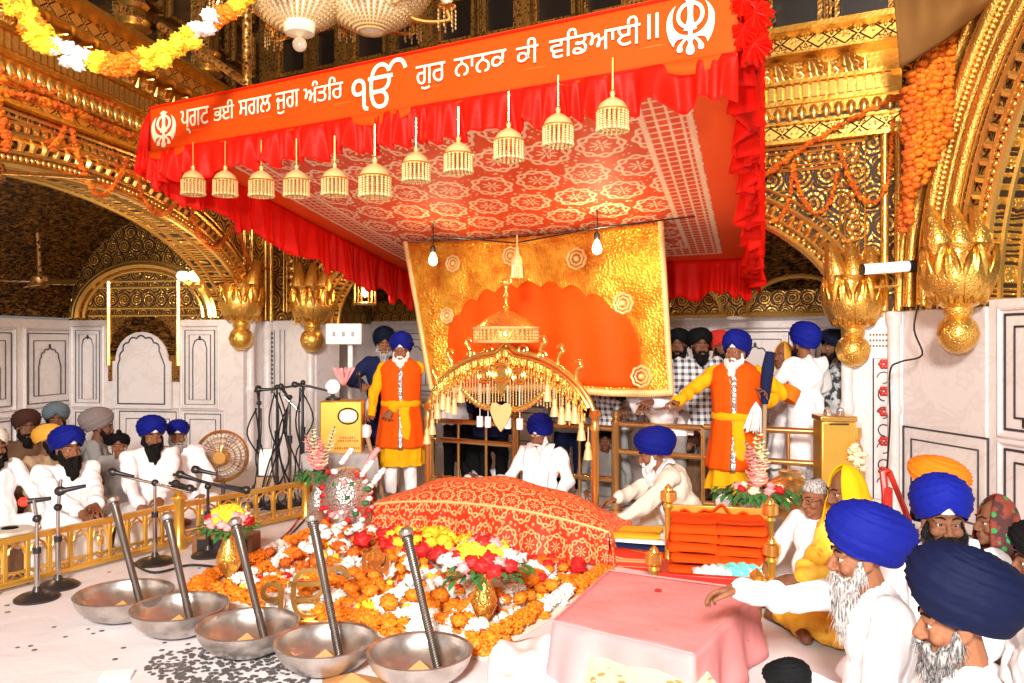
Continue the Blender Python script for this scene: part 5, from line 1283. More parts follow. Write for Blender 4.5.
# gold box and flask at the right
p = P(834, 480, 6.7); p.z = 0; t = thing('collection_box', 'tall gold metal box with a slotted lid and two knobs beside the right marble pier', 'box', p, -.1); zt = 1.6-(420-CY)/F*6.7
a = MB(); a.box((0, 0, zt/2), (.27, .26, zt)); build('case', a, M['goldbox'], t, bevel=.012); a = MB(); a.box((0, 0, zt+.02), (.29, .28, .045)); build('lid', a, M['brass'], t, bevel=.008)
a = MB(); a.box((0, -.142, zt-.02), (.15, .01, .012)); build('slot', a, M['plastic_black'], t)
for x in (-.05, .05): a = MB(); a.lathe([(.03, 0), (.034, .02), (.028, .05), (.02, .06), (0, .065)], 14, T(x, 0, zt+.04)); build('knob', a, M['silver'], t)
p = P(854, 470, 6.9); p.z = 0; t = thing('water_cylinder', 'bronze flask standing between the gold box and the marble pier', 'flask', p); a = MB(); a.lathe([(0, 0), (.09, 0), (.09, .5), (.07, .55), (.07, .7), (.05, .74), (.05, .80), (0, .82)], 20); build('body', a, M['bronze'], t); a = MB(); a.lathe([(.055, .78), (.06, .8), (.06, .88), (0, .89)], 16); build('stopper', a, M['gold_bright'], t)
t = thing('flower_heap', 'pale pink bundle of paper flowers by the foot of the gold box', 'flowers', P(857, 450, 6.55)); b = MB()
for i in range(26): fl(b, (RND.uniform(-.06, .06), RND.uniform(-.06, .06), RND.uniform(-.16, .04)), .03, 0, 'r')
build('bundle', b, M['flower_cream'], t, smooth='all')
# brass horn and pot behind the right vase
p = P(790, 497, 6.3); t = thing('brass_pot', 'dull brass round pot with a spout lying behind the gladioli vase', 'pot', p); a = MB(); a.lathe([(0, -.18), (.10, -.17), (.2, -.08), (.21, .02), (.15, .12), (.08, .16), (.09, .2), (.07, .2), (0, .17)], 28); build('body', a, M['bronze'], t); a = MB(); a.tube([(.1, -.05, -.02), (.2, -.08, -.04), (.3, -.1, .0)], [.07, .05, .06], 12); build('spout', a, M['brass'], t)
# ------------------------------------------------------------ gold bedstead with the stacked saffron cloths
BX = P(704, 578, 5.25); BX.z = 0; ba = math.radians(-14)
t = thing('gold_stand', 'low gold framed stand with knobbed corner posts carrying the orange cloth stack', 'stand', BX, ba)
for x, y, h in ((-.24, .28, .56), (.42, .28, .50), (.40, -.22, .36), (-.30, -.22, .26)):
    a = MB(); a.lathe([(.04, 0), (.04, .03), (.025, .05), (.024, h-.1), (.04, h-.08), (.03, h-.06)], 14, T(x, y, 0)); build('post', a, M['goldbox'], t)
    a = MB(); a.lathe([(.02, h-.06), (.055, h-.04), (.055, h+.02), (.03, h+.03), (.025, h+.05), (.0, h+.075)], 14, T(x, y, 0)); build('knob', a, M['gold_bright'], t)
a = MB(); a.box((.09, .28, .46), (.66, .02, .07)); a.box((.09, .28, .40), (.66, .025, .02)); build('back_panel', a, M['goldbox'], t, bevel=.004)
a = MB(); a.box((.09, .03, .10), (.72, .52, .05)); build('deck', a, M['redwood'], t, bevel=.006)
cnt = ['lowest', 'second', 'third', 'fourth', 'top']
k = 0
for col in range(2):
    for lv in range(5):
        z = .13+.066*lv; x = -.06+.29*col+.012*math.sin(lv*2.1+col); y = .06+.02*math.sin(lv*3)
        m_ = RZ(ba); pp = BX+m_.to_3x3() @ Vector((x, y, z)); mb = MB()
        def fn(u, w):
            a_ = TAU*u; X = .155*math.copysign(abs(math.cos(a_))**.45, math.cos(a_)); Z = .035+.034*math.copysign(abs(math.sin(a_))**.6, math.sin(a_)); 
            return (X+.012*math.sin(w*7+lv), (w-.5)*.34+.012*math.sin(u*TAU*2+lv*2), Z+.007*math.sin(w*9+lv+col*2)+.006*math.sin(u*TAU*3))
        mb.surf(fn, 28, 10, cu=True); n0 = mb.n; mb.f += [tuple(i*10 for i in range(28)), tuple(reversed([i*10+9 for i in range(28)]))]; mb.mi += [0, 0]
        o = build('folded_cloth', mb, M['rumalla_orange'], smooth='all'); o.location = pp; o.rotation_euler = (0, 0, ba+.05*math.sin(lv*5+col)); props(o, 'folded saffron cloth, %s of the five in the %s pile on the gold stand' % (cnt[lv], ['vase-side' , 'seated-man-side'][1-col] ), 'cloth', 'folded saffron cloths on the gold stand')
mb = MB(); mb.surf(lambda u, w: (lerp(-.16, .30, u), .18+.10*w, .47+.05*math.exp(-((u-.55)/.12)**2)+.015*math.sin(u*23)-.03*w), 40, 6); o = build('folded_cloth', mb, M['rumalla_orange'], solid=.012); o.location = BX; o.rotation_euler = (0, 0, ba); props(o, 'loose saffron cloth with a raised point laid over the back of both orange piles', 'cloth', 'folded saffron cloths on the gold stand')
mb = MB(); rr = random.Random(5); mb.surf(lambda u, w: ((u-.5)*.36, (w-.5)*.14, .04*math.sin(PI*w)*math.sin(PI*u)+.03*abs(math.sin(u*17+w*5))*math.sin(PI*w)+.012*math.sin(u*41+w*23)), 44, 16); o = build('plastic_packet', mb, [M['aqua']], solid=.004); o.location = BX+Vector((.20, -.22, .17)); o.rotation_euler = (.3, 0, ba-.1); props(o, 'crumpled aqua plastic packet on the gold stand in front of the orange cloths', 'packet')
mb = MB(); mb.surf(lambda u, w: ((u-.5)*.24, (w-.5)*.15, .05*math.sin(PI*w)*math.sin(PI*u)+.02*abs(math.sin(u*15))*math.sin(PI*w)), 36, 12); o = build('plastic_packet', mb, M['clear'], solid=.004); o.location = BX+Vector((.0, -.22, .17)); o.rotation_euler = (.3, .0, ba+.1); props(o, 'clear crumpled packet left of the aqua one on the gold stand', 'packet')
a = MB(); a.box((0, 0, 0), (.60, .05, .06)); o = build('red_rail', a, M['redwood'], bevel=.006); o.location = BX+Vector((-.05, -.34, .17)); o.rotation_euler = (0, 0, ba); props(o, 'red painted wooden bar lying in front of the orange cloth stack', 'bar')
p = P(757, 583, 4.75); t = thing('gold_finial', 'round gold finial on a short post behind the pink table corner', 'post', (p.x, p.y, 0)); h = p.z
a = MB(); a.cyl((0, 0, 0), (0, 0, h-.06), .028, seg=12); build('post', a, M['goldbox'], t); a = MB(); a.lathe([(.03, h-.07), (.06, h-.05), (.065, h+.01), (.04, h+.03), (.045, h+.05), (.0, h+.09)], 18); build('knob', a, M['gold_bright'], t)
a = MB(); q0 = P(772, 545, 5.1); q1 = P(760, 600, 4.85); a.tube([q0, q1], .03, 10); solo('leaning_pole', a, M['wood'], 'brown wooden pole leaning beside the right silver vase', 'pole')
# folded cloths by the palanquin's right post
p = P(632, 560, 6.0); p.z = 0; base = p
for i, (w, d, h, mk, lb, dz, dx) in enumerate(((.62, .42, .13, 'rumalla', 'red brocade cloth folded flat at the bottom beside the palanquin\'s right post', 0, .05), (.46, .30, .035, 'darkblue', 'folded dark blue cloth lying on the red brocade by the cream-robed man', .13, .05), (.40, .28, .03, 'white', 'thin white folded cloth between the blue and yellow ones by the cream-robed man', .165, .06), (.40, .26, .045, 'mustard', 'folded yellow cloth topmost beside the palanquin\'s right post', .195, .0))):
    mb = MB(); n = 36
    def fn(u, v):
        a_ = TAU*u; X = w/2*math.copysign(abs(math.cos(a_))**.35, math.cos(a_)); Z = h/2+h/2*math.copysign(abs(math.sin(a_))**.6, math.sin(a_)); return (X+.012*math.sin(v*5+i), (v-.5)*d+.01*math.sin(u*TAU*2), Z+.006*math.sin(v*8+u*9))
    mb.surf(fn, n, 9, cu=True); mb.f += [tuple(i_*9 for i_ in range(n)), tuple(reversed([i_*9+8 for i_ in range(n)]))]; mb.mi += [0, 0]
    o = build('folded_cloth', mb, M[mk], smooth='all'); o.location = base+Vector((dx, -.05, dz)); o.rotation_euler = (0, 0, UA+.1*i); props(o, lb, 'cloth', 'folded cloths beside the palanquin')
# ------------------------------------------------------------ pink covered table, brocade stool, white bundle
zt = .32; ca = [P(609, 571, (H-zt)*F/(571-CY)), P(757, 591, (H-zt)*F/(591-CY)), P(693, 655, (H-zt)*F/(655-CY)), P(553, 622, (H-zt)*F/(622-CY))]
t = thing('pink_table', 'low table covered to the floor by a pink spotted satin cloth', 'table', ((ca[0]+ca[2])/2).to_2d().to_3d())
def tq(u, w): return ca[0].lerp(ca[1], u).lerp(ca[3].lerp(ca[2], u), w)
mb = MB(); mb.surf(lambda u, w: tq(u, w)+Vector((0, 0, .006*math.sin(u*11)*math.sin(w*9))), 30, 30, uvs=lambda u, w: (u*.95, w*.9))
per = [tq(i/30, 0) for i in range(30)]+[tq(1, i/30) for i in range(30)]+[tq(1-i/30, 1) for i in range(30)]+[tq(0, 1-i/30) for i in range(30)]
cen = (ca[0]+ca[2])/2; np_ = len(per); pts = []; uv = []
for i, p in enumerate(per):
    o_ = (p-cen); o_.z = 0; o_.normalize()
    for j in range(9): w = j/8; pts.append(p+o_*((.045+.030*math.sin(i*.62)+.02*math.sin(i*.23))*w)-Vector((0, 0, (zt-.008)*w))); uv.append((i*.032, w*.32))
mb.grid(pts, np_, 9, cu=True, uv=uv); build('pink_cloth', mb, M['pink'], t, True, smooth='all', solid=.006)
a = MB(); a.tube([q+Vector((0, 0, .004)) for q in per], .006, 5, True); build('edge_seam', a, M['pink'], t, True)
a = MB(); a.sphere((0, 0, 0), (.02, .016, .006), 10, 6); o = build('petal', a, M['redcap']); q = tq(.45, .28); o.location = (q.x, q.y, zt+.016); props(o, 'single red petal lying on the pink cloth', 'petal')
zb = .20; cb4 = [P(585, 628, (H-zb)*F/(628-CY)), P(690, 652, (H-zb)*F/(652-CY)), P(726, 700, (H-zb)*F/(700-CY)), P(600, 720, (H-zb)*F/(720-CY))]
t = thing('brocade_stool', 'low stool under cream brocade with gold leaf sprigs in front of the pink table', 'stool', ((cb4[0]+cb4[2])/2).to_2d().to_3d())
def bq(u, w): return cb4[0].lerp(cb4[1], u).lerp(cb4[3].lerp(cb4[2], u), w)
per = [bq(i/16, 0) for i in range(16)]+[bq(1, i/16) for i in range(16)]+[bq(1-i/16, 1) for i in range(16)]+[bq(0, 1-i/16) for i in range(16)]; cen = (cb4[0]+cb4[2])/2
mb = MB(); mb.surf(lambda u, w: bq(u, w)+Vector((0, 0, .02*math.sin(PI*u)*math.sin(PI*w)+.006*math.sin(u*13))), 20, 20); pts = []
for i, p in enumerate(per):
    o_ = (p-cen); o_.z = 0; o_.normalize()
    for j in range(7): w = j/6; pts.append(p+o_*((.03+.015*math.sin(i*.8))*w)-Vector((0, 0, (zb-.008)*w)))
mb.grid(pts, len(per), 7, cu=True); build('brocade_cover', mb, M['brocade'], t, True, smooth='all', solid=.006)
a = MB(); a.tube([q+Vector((0, 0, .0)) for q in per], .012, 6, True); build('piping', a, M['brocade'], t, True)
def bundle(u, w):
    px = lerp(488, 655, u); p = G(px, lerp(648+10*math.sin(u*5)-18*math.sin(PI*u), 712, w)); z = .13*math.sin(PI*min(1, u*1.02))**.7*math.sin(PI*min(1, .12+w*.8))+.018*math.sin(u*17+w*6)+.012*math.sin(u*31-w*11); return Vector((p.x, p.y, max(.004, z)))
mb = MB(); mb.surf(bundle, 60, 30); t = solo('white_bundle', mb, M['white'], 'crumpled white cloth bundle at the bottom edge in front of the pink table', 'cloth', solid=.006, smooth='all')
a = MB(); 
v = [P(330, 668, 3.75), P(300, 690, 3.6), P(410, 690, 3.55), P(396, 680, 3.6), P(352, 676, 3.5)]
a.add([(-.14, .05, 0), (-.12, -.16, 0), (.22, -.14, 0), (.18, .04, 0), (.02, -.05, .07)], [(0, 1, 4), (1, 2, 4), (2, 3, 4), (3, 0, 4), (3, 2, 1, 0)]); o = build('paper_packet', a, M['halwa'], smooth=False, bevel=.004); o.location = G(350, 683)+Vector((0, .0, .0)); props(o, 'folded brown paper packet on the floor at the bottom edge before the bowls', 'packet')
a = MB(); a.box((0, 0, .01), (.14, .10, .02)); o = build('paper_slip', a, M['paper'], bevel=.003); o.location = G(338, 683)+Vector((-.12, -.1, 0)); o.location = G(117, 678); o.rotation_euler = (0, 0, .2); props(o, 'small folded white paper on the sheet at the bottom left', 'paper')
# cables on the floor by the fence
for k, (pp, lb) in enumerate((([(318, 505), (285, 540), (262, 556), (235, 566), (214, 572)], 'black cable snaking on the floor from the silver vase to the low stand'), ([(310, 500), (292, 528), (272, 545), (250, 560)], 'reddish cable lying beside the black one on the floor'), ([(120, 552), (150, 572), (190, 565), (222, 568)], 'black cable along the foot of the gold fence'))):
    a = MB(); a.tube(smooth_path([G(*q, .012) for q in pp], 8), .009, 6); solo('floor_cable', a, M['plastic_black'] if k != 1 else M['redwood'], lb, 'cable', 'cables on the floor by the fence')
t = thing('speaker_box', 'dark low box among the cables behind the left gold vase', 'box', G(215, 560)); a = MB(); a.box((0, .25, .07), (.46, .2, .14)); build('case', a, M['wood'], t, bevel=.01); a = MB(); a.box((0, .148, .07), (.38, .01, .09)); build('grille', a, M['dark_metal'], t, bevel=.01)
# red folding lamp arm by the right marble wall
t = thing('folding_lamp', 'red jointed folding lamp arm standing before the right marble panels', 'lamp', P(898, 600, 5.2)); t.location.z = 0; RM[t.name] = T(t.location)
def tl(px, py): return P(px, py, 5.2)
a = MB(); a.tube([tl(908, 560), tl(909, 520), tl(889, 471)], .018, 6); build('arm', a, M['redwood'], t, True); a = MB(); a.tube([tl(889, 471), tl(883, 472), tl(886, 505)], .022, 6); a.box(tl(887, 500), (.05, .05, .16)); build('lamp_head', a, M['redwood'], t, True)
a = MB(); a.tube([tl(908, 525), (tl(908, 525).x, 5.2, .02)], .015, 6); a.lathe([(0, 0), (.12, 0), (.12, .02), (.02, .04)], 20, T(tl(908, 525).x, 5.2, 0)); build('stand', a, M['dark_metal'], t, True)
a = MB(); a.tube(smooth_path([P(918, 305, 6.75), P(914, 330, 6.75), P(922, 355, 6.7), P(900, 362, 6.7), P(890, 372, 6.72), P(890, 420, 6.72), P(887, 470, 6.72)], 5), .008, 5); solo('wall_cable', a, M['plastic_black'], 'thin black cable looping down the right marble pier', 'cable')
# ------------------------------------------------------------ people
class Blob:
    """overlapping closed pieces fused into one continuous skin"""
    def __init__(s): s.mb = MB()
    def ell(s, c, r, M4=None, seg=14, rings=9):
        A = T(c) @ SCL(*r); v, f = unit_sphere(seg, rings); s.mb.add(v, f, None, (M4 @ A) if M4 is not None else A); return s
    def cap(s, p0, r0, p1, r1, M4=None, seg=12, fx=1.0):
        p0, p1 = Vector(p0), Vector(p1); d = p1-p0; L = d.length
        if L < 1e-6: return s.ell(p0, (r0,)*3, M4)
        m = frame(p0, d); v = []; ang = [-PI/2, -PI*.33, -PI*.16, 0]; rings = [(r0*math.cos(a), r0*math.sin(a)) for a in ang]+[(r1*math.cos(a), L-r1*math.sin(a)) for a in reversed(ang)]
        rings = [(max(r, 1e-4), z) for r, z in rings]
        for r, z in rings:
            for k in range(seg): q = TAU*k/seg; v.append(tuple(m @ Vector((r*math.cos(q)*fx, r*math.sin(q), z))))
        n = len(rings); f = [(i*seg+k, i*seg+(k+1) % seg, (i+1)*seg+(k+1) % seg, (i+1)*seg+k) for i in range(n-1) for k in range(seg)]
        f += [tuple(reversed(range(seg))), tuple((n-1)*seg+k for k in range(seg))]; s.mb.add(v, f, None, M4); return s
    def chain(s, pts, rs, M4=None):
        for i in range(len(pts)-1): s.cap(pts[i], rs[i], pts[i+1], rs[i+1], M4)
        return s
    def ring(s, fn, nu, nv): s.mb.surf(fn, nu, nv, cu=True); n0 = s.mb.n-nu*nv; s.mb.f += [tuple(n0+i*nv for i in reversed(range(nu))), tuple(n0+i*nv+nv-1 for i in range(nu))]; s.mb.mi += [0, 0]; return s
    def make(s, name, mat, root, vox, sm=5, dec=.5, disp=None):
        v, f = s.mb.arrays(); me = bpy.data.meshes.new(name); me.from_pydata(v.tolist(), [], f); o = bpy.data.objects.new('tmp', me); COL.objects.link(o)
        r = o.modifiers.new('r', 'REMESH'); r.mode = 'VOXEL'; r.voxel_size = vox; r.use_smooth_shade = True
        if sm: q = o.modifiers.new('q', 'SMOOTH'); q.factor = .5; q.iterations = sm
        if dec < 1: d = o.modifiers.new('d', 'DECIMATE'); d.ratio = dec
        m2 = bpy.data.meshes.new_from_object(o.evaluated_get(bpy.context.evaluated_depsgraph_get())); bpy.data.objects.remove(o); bpy.data.meshes.remove(me)
        m2.materials.clear(); m2.materials.append(mat); m2.name = name
        if disp:
            n = len(m2.vertices); co = np.empty(n*3); m2.vertices.foreach_get('co', co); co = co.reshape(-1, 3); no = np.empty(n*3); m2.vertex_normals.foreach_get('vector', no); no = no.reshape(-1, 3)
            co = co+no*disp(co)[:, None]; m2.vertices.foreach_set('co', co.ravel())
        m2.polygons.foreach_set('use_smooth', np.ones(len(m2.polygons), bool)); m2.update()
        ob = bpy.data.objects.new(name, m2); COL.objects.link(ob); ob.parent = root; return ob
def folds(amp, seed, kz=1.0, f=26):
    rr = np.random.RandomState(seed); W = rr.normal(size=(5, 3))*f*np.array([1, 1, .35*kz]); ph = rr.uniform(0, TAU, 5); w2 = rr.normal(size=(5, 3))*9
    def d(co):
        s = 0
        for i in range(5): s = s+(1-2*np.abs(np.sin(.5*(co@W[i])+ph[i]+1.3*np.sin(co@w2[i]))))*(1/(1+.3*i))
        return amp*s*.8
    return d
def ik(S, Wt, L1, L2, pole):
    d = Wt-S; L = d.length; mx_ = (L1+L2)*.985
    if L > mx_: Wt = S+d*(mx_/L); d = Wt-S; L = mx_
    L = max(L, abs(L1-L2)+.03); a = (L1*L1-L2*L2+L*L)/(2*L); h = math.sqrt(max(0, L1*L1-a*a)); u = d.normalized(); p = pole-u*pole.dot(u)
    p = p.normalized() if p.length > 1e-4 else Vector((0, 0, -1)); return S+u*a+p*h, Wt
FACE = dict(nose=1.0)
def head_blob(B, MH, near):
    B.ell((0, -.018, .038), (.076, .096, .086), MH); B.ell((0, .028, -.022), (.063, .064, .088), MH); B.ell((0, .036, -.082), (.05, .05, .04), MH); B.ell((0, .076, -.102), (.024, .02, .022), MH)
    B.chain([(0, .088, .012), (0, .102, -.012), (0, .113, -.034)], [.0095, .0110, .0130], MH)
    for s in (-1, 1):
        B.ell((s*.0135, .102, -.041), (.0115, .014, .0095), MH); B.ell((s*.041, .062, -.034), (.026, .024, .024), MH)
        B.cap((s*.012, .088, .026), .0105, (s*.05, .068, .022), .010, MH); B.ell((s*.079, -.006, -.006), (.010, .021, .033), MH, 10, 8); B.ell((s*.081, .002, -.03), (.010, .010, .012), MH, 8, 6)
        B.cap((s*.018, .089, .0095), .0055, (s*.046, .078, .0085), .0055, MH); B.cap((s*.018, .086, -.013), .0055, (s*.045, .076, -.012), .006, MH)
    B.cap((-.022, .090, -.066), .0072, (.022, .090, -.066), .0072, MH); B.cap((-.019, .088, -.079), .0078, (.019, .088, -.079), .0078, MH)
def hand(B, Wt, d, n, side, curl=.5, sp=1.0, sc=1.0):
    """palm, four fingers and a thumb; d along fingers, n out of the back of the hand"""
    d = d.normalized(); n = (n-d*n.dot(d)).normalized(); x = d.cross(n)*side       # x towards the thumb
    m = Matrix((x, d, n)).transposed().to_4x4(); m.translation = Wt
    B.ell((0, .045, 0), (.041*sc, .052, .0165), m); B.ell((.018, .03, -.006), (.022, .034, .016), m); B.cap((0, -.02, 0), .024, (0, .03, 0), .026, m)
    for k, (bx, L) in enumerate(((.031, .070), (.0105, .080), (-.0105, .074), (-.031, .058))):
        c = curl*(1+.12*k); p = Vector((bx*sc, .086-.006*abs(k-1.3), .002)); a = .12+c*.35; pts = [p]; fan = bx*1.6*sp
        for seg in (.42, .33, .25):
            p = p+Vector((fan*.25*L/.07, math.cos(a)*L*seg, -math.sin(a)*L*seg)); pts.append(p); a += c*.75
        B.chain(pts, [.0098, .0092, .0085, .0075], m)
    B.chain([(.030, .018, -.006), (.056, .045, -.016), (.064, .075, -.026), (.058, .097, -.034)], [.0145, .0125, .0105, .0085], m)
def turban(root, MH, mat, style='round', seed=0, hi=1.0, wide=1.0, band=None, tilt=.15):
    mb = MB(); nu, nv = 72, 34; rr = random.Random(seed); ph = rr.uniform(0, TAU)
    ztop = {'round': .185, 'tall': .218, 'low': .155, 'big': .215}[style]*hi; bul = {'round': .062, 'tall': .060, 'low': .045, 'big': .066}[style]*wide; back = {'big': .05, 'tall': .02}.get(style, .012)
    def fn(u, w):
        th = TAU*u; fx, fy = math.sin(th), math.cos(th)          # th=0 at the front
        fr = max(0, fy); zr = .040*fr**1.5+.016-.052*max(0, -fy)-.012*abs(fx)+.022*math.exp(-(th if th < PI else TAU-th)**2/.06)
        rx, ry = .0785, .0985
        e = math.sin(min(1, w)*PI/2); g = math.cos(min(1, w)*PI/2)**.62 if w < 1 else 0
        bulge = bul*math.sin(PI*min(1, w*1.02+.05))**.7*1.0
        r_x = (rx+bulge)*g+0*w; r_y = (ry+bulge*(1.05+.25*max(0, -fy)))*g
        z = zr*(1-e)+ztop*e
        t2 = (th if th < PI else TAU-th)/PI
        bnd = w*6.5+1.9*t2**.8+(.5 if fx > 0 else 0); saw = bnd-math.floor(bnd); off = .0085*(saw**1.5)-.004
        off += .003*math.sin(bnd*TAU*2+th*3+ph)
        if w > .93: off *= (1-w)/.07
        yy = fy*(r_y+off)-.012-back*math.sin(PI*w*.5)*(1-.3*e)-.02*e; xx = fx*(r_x+off)
        return (xx, yy, z+off*.4+tilt*(yy+.02)*e)
    mb.surf(fn, nu, nv, cu=True, M=MH); n0 = 0
    o = build('turban', mb, mat, root, smooth='all')
    if band:                                              # inner cloth showing as a small triangle over the forehead
        b = MB(); b.surf(lambda u, w: (lerp(-.030, .030, u)*(1-w), .0875-.012*abs(u-.5)*2-.006*w, .045+.045*w), 9, 6, M=MH); build('under_turban', b, band, o, solid=.006)
    return o
def beard(root, MH, mat, L, vox, near=False, wide=1.0, strand=None, seed=0):
    B = Blob()
    for s in (-1, 1):
        B.chain([(s*.071, .012, -.012), (s*.069, .022, -.055), (s*.050, .058, -.098)], [.013, .022, .026], MH)
        B.chain([(0, .106, -.055), (s*.028, .097, -.060), (s*.052, .078, -.082)], [.0085, .0105, .008], MH)
    B.ell((0, .066, -.108), (.058*wide, .042, .034), MH); B.cap((0, .062, -.118), .050*wide, (0, .070, -.11-L*.6), .042*wide, MH); B.cap((0, .066, -.11-L*.5), .044*wide, (0, .072, -.11-L), .016+.008*wide, MH)
    rs = np.random.RandomState(seed); f1 = rs.uniform(0, 6, 4)
    def d(co): return .0045*np.sin(co[:, 0]*150+f1[0]+2*np.sin(co[:, 2]*26))+.004*np.sin(co[:, 0]*90+co[:, 1]*120+co[:, 2]*24+f1[1])+.003*np.sin(co[:, 1]*230+f1[2])
    o = B.make('beard', mat, root, vox, 4, .6, d)
    if near:
        me = o.data; n = len(me.vertices); st = MB(); rr = random.Random(seed+1); inv = MH.inverted(); 
        for i in range(750):
            v = me.vertices[rr.randrange(n)]; p = inv @ v.co; nn = inv.to_3x3() @ v.normal
            if nn.z > .6: continue
            ln = rr.uniform(.02, .055); q = [p-nn*.003]; dr = (Vector((rr.uniform(-.3, .3), .15+rr.uniform(-.3, .3), -1))+nn*.35).normalized()
            for k in range(3): dr = (dr+Vector((rr.uniform(-.2, .2), rr.uniform(-.2, .2), -.15))).normalized(); q.append(q[-1]+dr*ln/3)
            st.tube(q, [.0010, .0010, .0008, .0004], 3, M=MH)
        build('strands', st, strand or M['strand'], o, smooth='all')
    return o
def eyes(root, MH, near, brow, look=0.0):
    for s in (-1, 1):
        mb = MB(); mb.sphere((s*.031, .0745, -.001), .0124, 14, 10, MH, 0); a = look
        dx, dy = math.sin(a), math.cos(a); c = Vector((s*.031+.0075*dx, .0745+.0075*dy, -.001)); mb.sphere(c, (.0074, .0074, .0074), 12, 8, MH, 1)
        build('eye', mb, [M['eyewhite'], M['iris']], root, smooth='all')
        mb = MB(); mb.tube([(s*.012, .098, .026), (s*.030, .0935, .034), (s*.052, .078, .027)], [.0035, .0052, .0028], 6, M=MH, flat=.8); build('eyebrow', mb, brow, root, smooth='all')
PN = [0]
def person(label, px, D, head, pose='sit', z0=0.0, sc=1.0, lean=0.0, yaw=0.0, pitch=0.0, hr=None, hl=None, skin='skin', robe='white', lower='white', tur='blue', tst='round', band=None, beard_=('beard_black', .07), curl=.6, near=0, sleeve=1.0, scarf=None, coat=None, group=None, wide=1.0, brow='black', look=0.0, hands_d=None, legs=True, roll=0.0, bw=1.0, hem=.40, thi=1.0, twd=1.0, tilt=.15):
    PN[0] += 1; x = (px-CX)/F*D; rz = math.radians(head)-PI/2
    t = thing('person', label, 'person', (x, D, z0), rz, group); t.scale = (sc,)*3; RMi = (T(x, D, z0) @ RZ(rz) @ SCL(sc)).inverted(); RM[t.name] = RMi.inverted()
    vox = (.0048 if near == 2 else .0062 if near == 1 else .0085); cv = .009 if near == 2 else .011 if near else .014
    pel = Vector((0, 0, .13 if pose == 'sit' else .93)); Rl = RX(-lean) @ RY(roll)
    up = lambda *p: pel+(Rl @ Vector(p)); Sh = {s: up(s*.182*wide, -.01, .465) for s in (-1, 1)}; nk = up(0, .005, .50); hc = up(0, .035, .640)
    MH = T(hc) @ RZ(yaw) @ RX(pitch)
    arms = {}
    for s, hw in ((1, hr), (-1, hl)):
        if hw is None: Wt = Vector((s*.25, .27, .20)) if pose == 'sit' else Vector((s*.27, .06, .88)); 
        elif isinstance(hw, Vector): Wt = RMi @ hw
        else: Wt = Vector(hw)
        pole = Vector((s*.8, -.55, -.5)); E_, Wt = ik(Sh[s], Wt, .285, .255, pole); arms[s] = (E_, Wt)
    # --- body: one surface from head to feet
    B = Blob(); head_blob(B, MH, near); B.cap(nk-Vector((0, .01, .03)), .062, hc+Vector((0, -.012, -.05)), .056)
    B.ell(up(0, 0, .32), (.15*wide, .095, .16)); B.ell(up(0, .01, .14), (.14*wide, .10, .16)); B.ell(pel+Vector((0, 0, .0)), (.16, .12, .12)); B.cap(Sh[-1]+Vector((0, 0, -.02)), .046, Sh[1]+Vector((0, 0, -.02)), .046)
    if pose == 'sit':
        for s in (-1, 1):
            kn = Vector((s*(.33 if near else .26), .27, .115)); an = Vector((-s*.10, .36, .055)); B.cap((s*.09, .02, .10), .085, kn, .062); B.cap(kn, .058, an, .042); B.chain([an, an+Vector((-s*.10, .03, -.01))], [.04, .03])
    else:
        for s in (-1, 1):
            B.chain([(s*.09, 0, .90), (s*.10, .015, .50), (s*.105, -.01, .09)], [.088, .060, .042]); B.chain([(s*.105, -.04, .045), (s*.11, .08, .04), (s*.115, .17, .028)], [.038, .036, .026])
    for s in (1, -1):
        E_, Wt = arms[s]; fd_ = (Wt-E_).normalized(); B.chain([Sh[s], E_, Wt], [.044, .036, .027])
        dd = Vector(hands_d[s]) if hands_d and s in hands_d else fd_+Vector((0, .25, -.15)); nn = Vector((s*.35, -.05, .95)) if abs(dd.normalized().z) < .8 else Vector((s*.8, -.6, 0)); hand(B, Wt+fd_*.015, dd, nn, -s, curl, sc=1.0)
    B.make('body', M[skin], t, vox, 2 if near else 2, .55 if near < 2 else .8)
    # --- clothes
    C = Blob(); w_ = wide*bw
    C.cap(Sh[-1]+Vector((0, 0, -.012)), .078, Sh[1]+Vector((0, 0, -.012)), .078); C.ell(up(0, -.004, .33), (.198*w_, .132, .19)); C.ell(up(0, .012, .13), (.19*w_, .148, .19)); C.cap(up(0, -.01, .44), .085, up(0, -.005, .505), .066)
    for s in (1, -1):
        E_, Wt = arms[s]; k = E_.lerp(Wt, .93 if sleeve == 1 else sleeve); C.chain([Sh[s], E_, k], [.076, .064, .054])
        if near: C.cap(E_.lerp(k, .86), .055, k, .060)
    if pose == 'sit':
        C.ell((0, .03, .11), (.235*w_, .20, .115)); C.ell((0, .20, .07), (.25, .17, .06))
    elif not coat:
        C.ring(lambda u, w: ((.155*w_+.075*w+.012*math.sin(u*TAU*9)*w)*math.cos(u*TAU), (.125+.065*w+.012*math.sin(u*TAU*9+1)*w)*math.sin(u*TAU), 1.06-(1.06-hem)*w), 60, 10)
    else:
        C.ring(lambda u, w: ((.165*w_+.105*w+.014*math.sin(u*TAU*8)*w)*math.cos(u*TAU), (.135+.085*w+.014*math.sin(u*TAU*8+1)*w)*math.sin(u*TAU), 1.06-(1.06-hem)*w), 60, 10)
    C.make('robe' if pose != 'sit' else 'kurta', M[robe], t, cv, 6, .6, folds(.008 if near else .010, PN[0]))
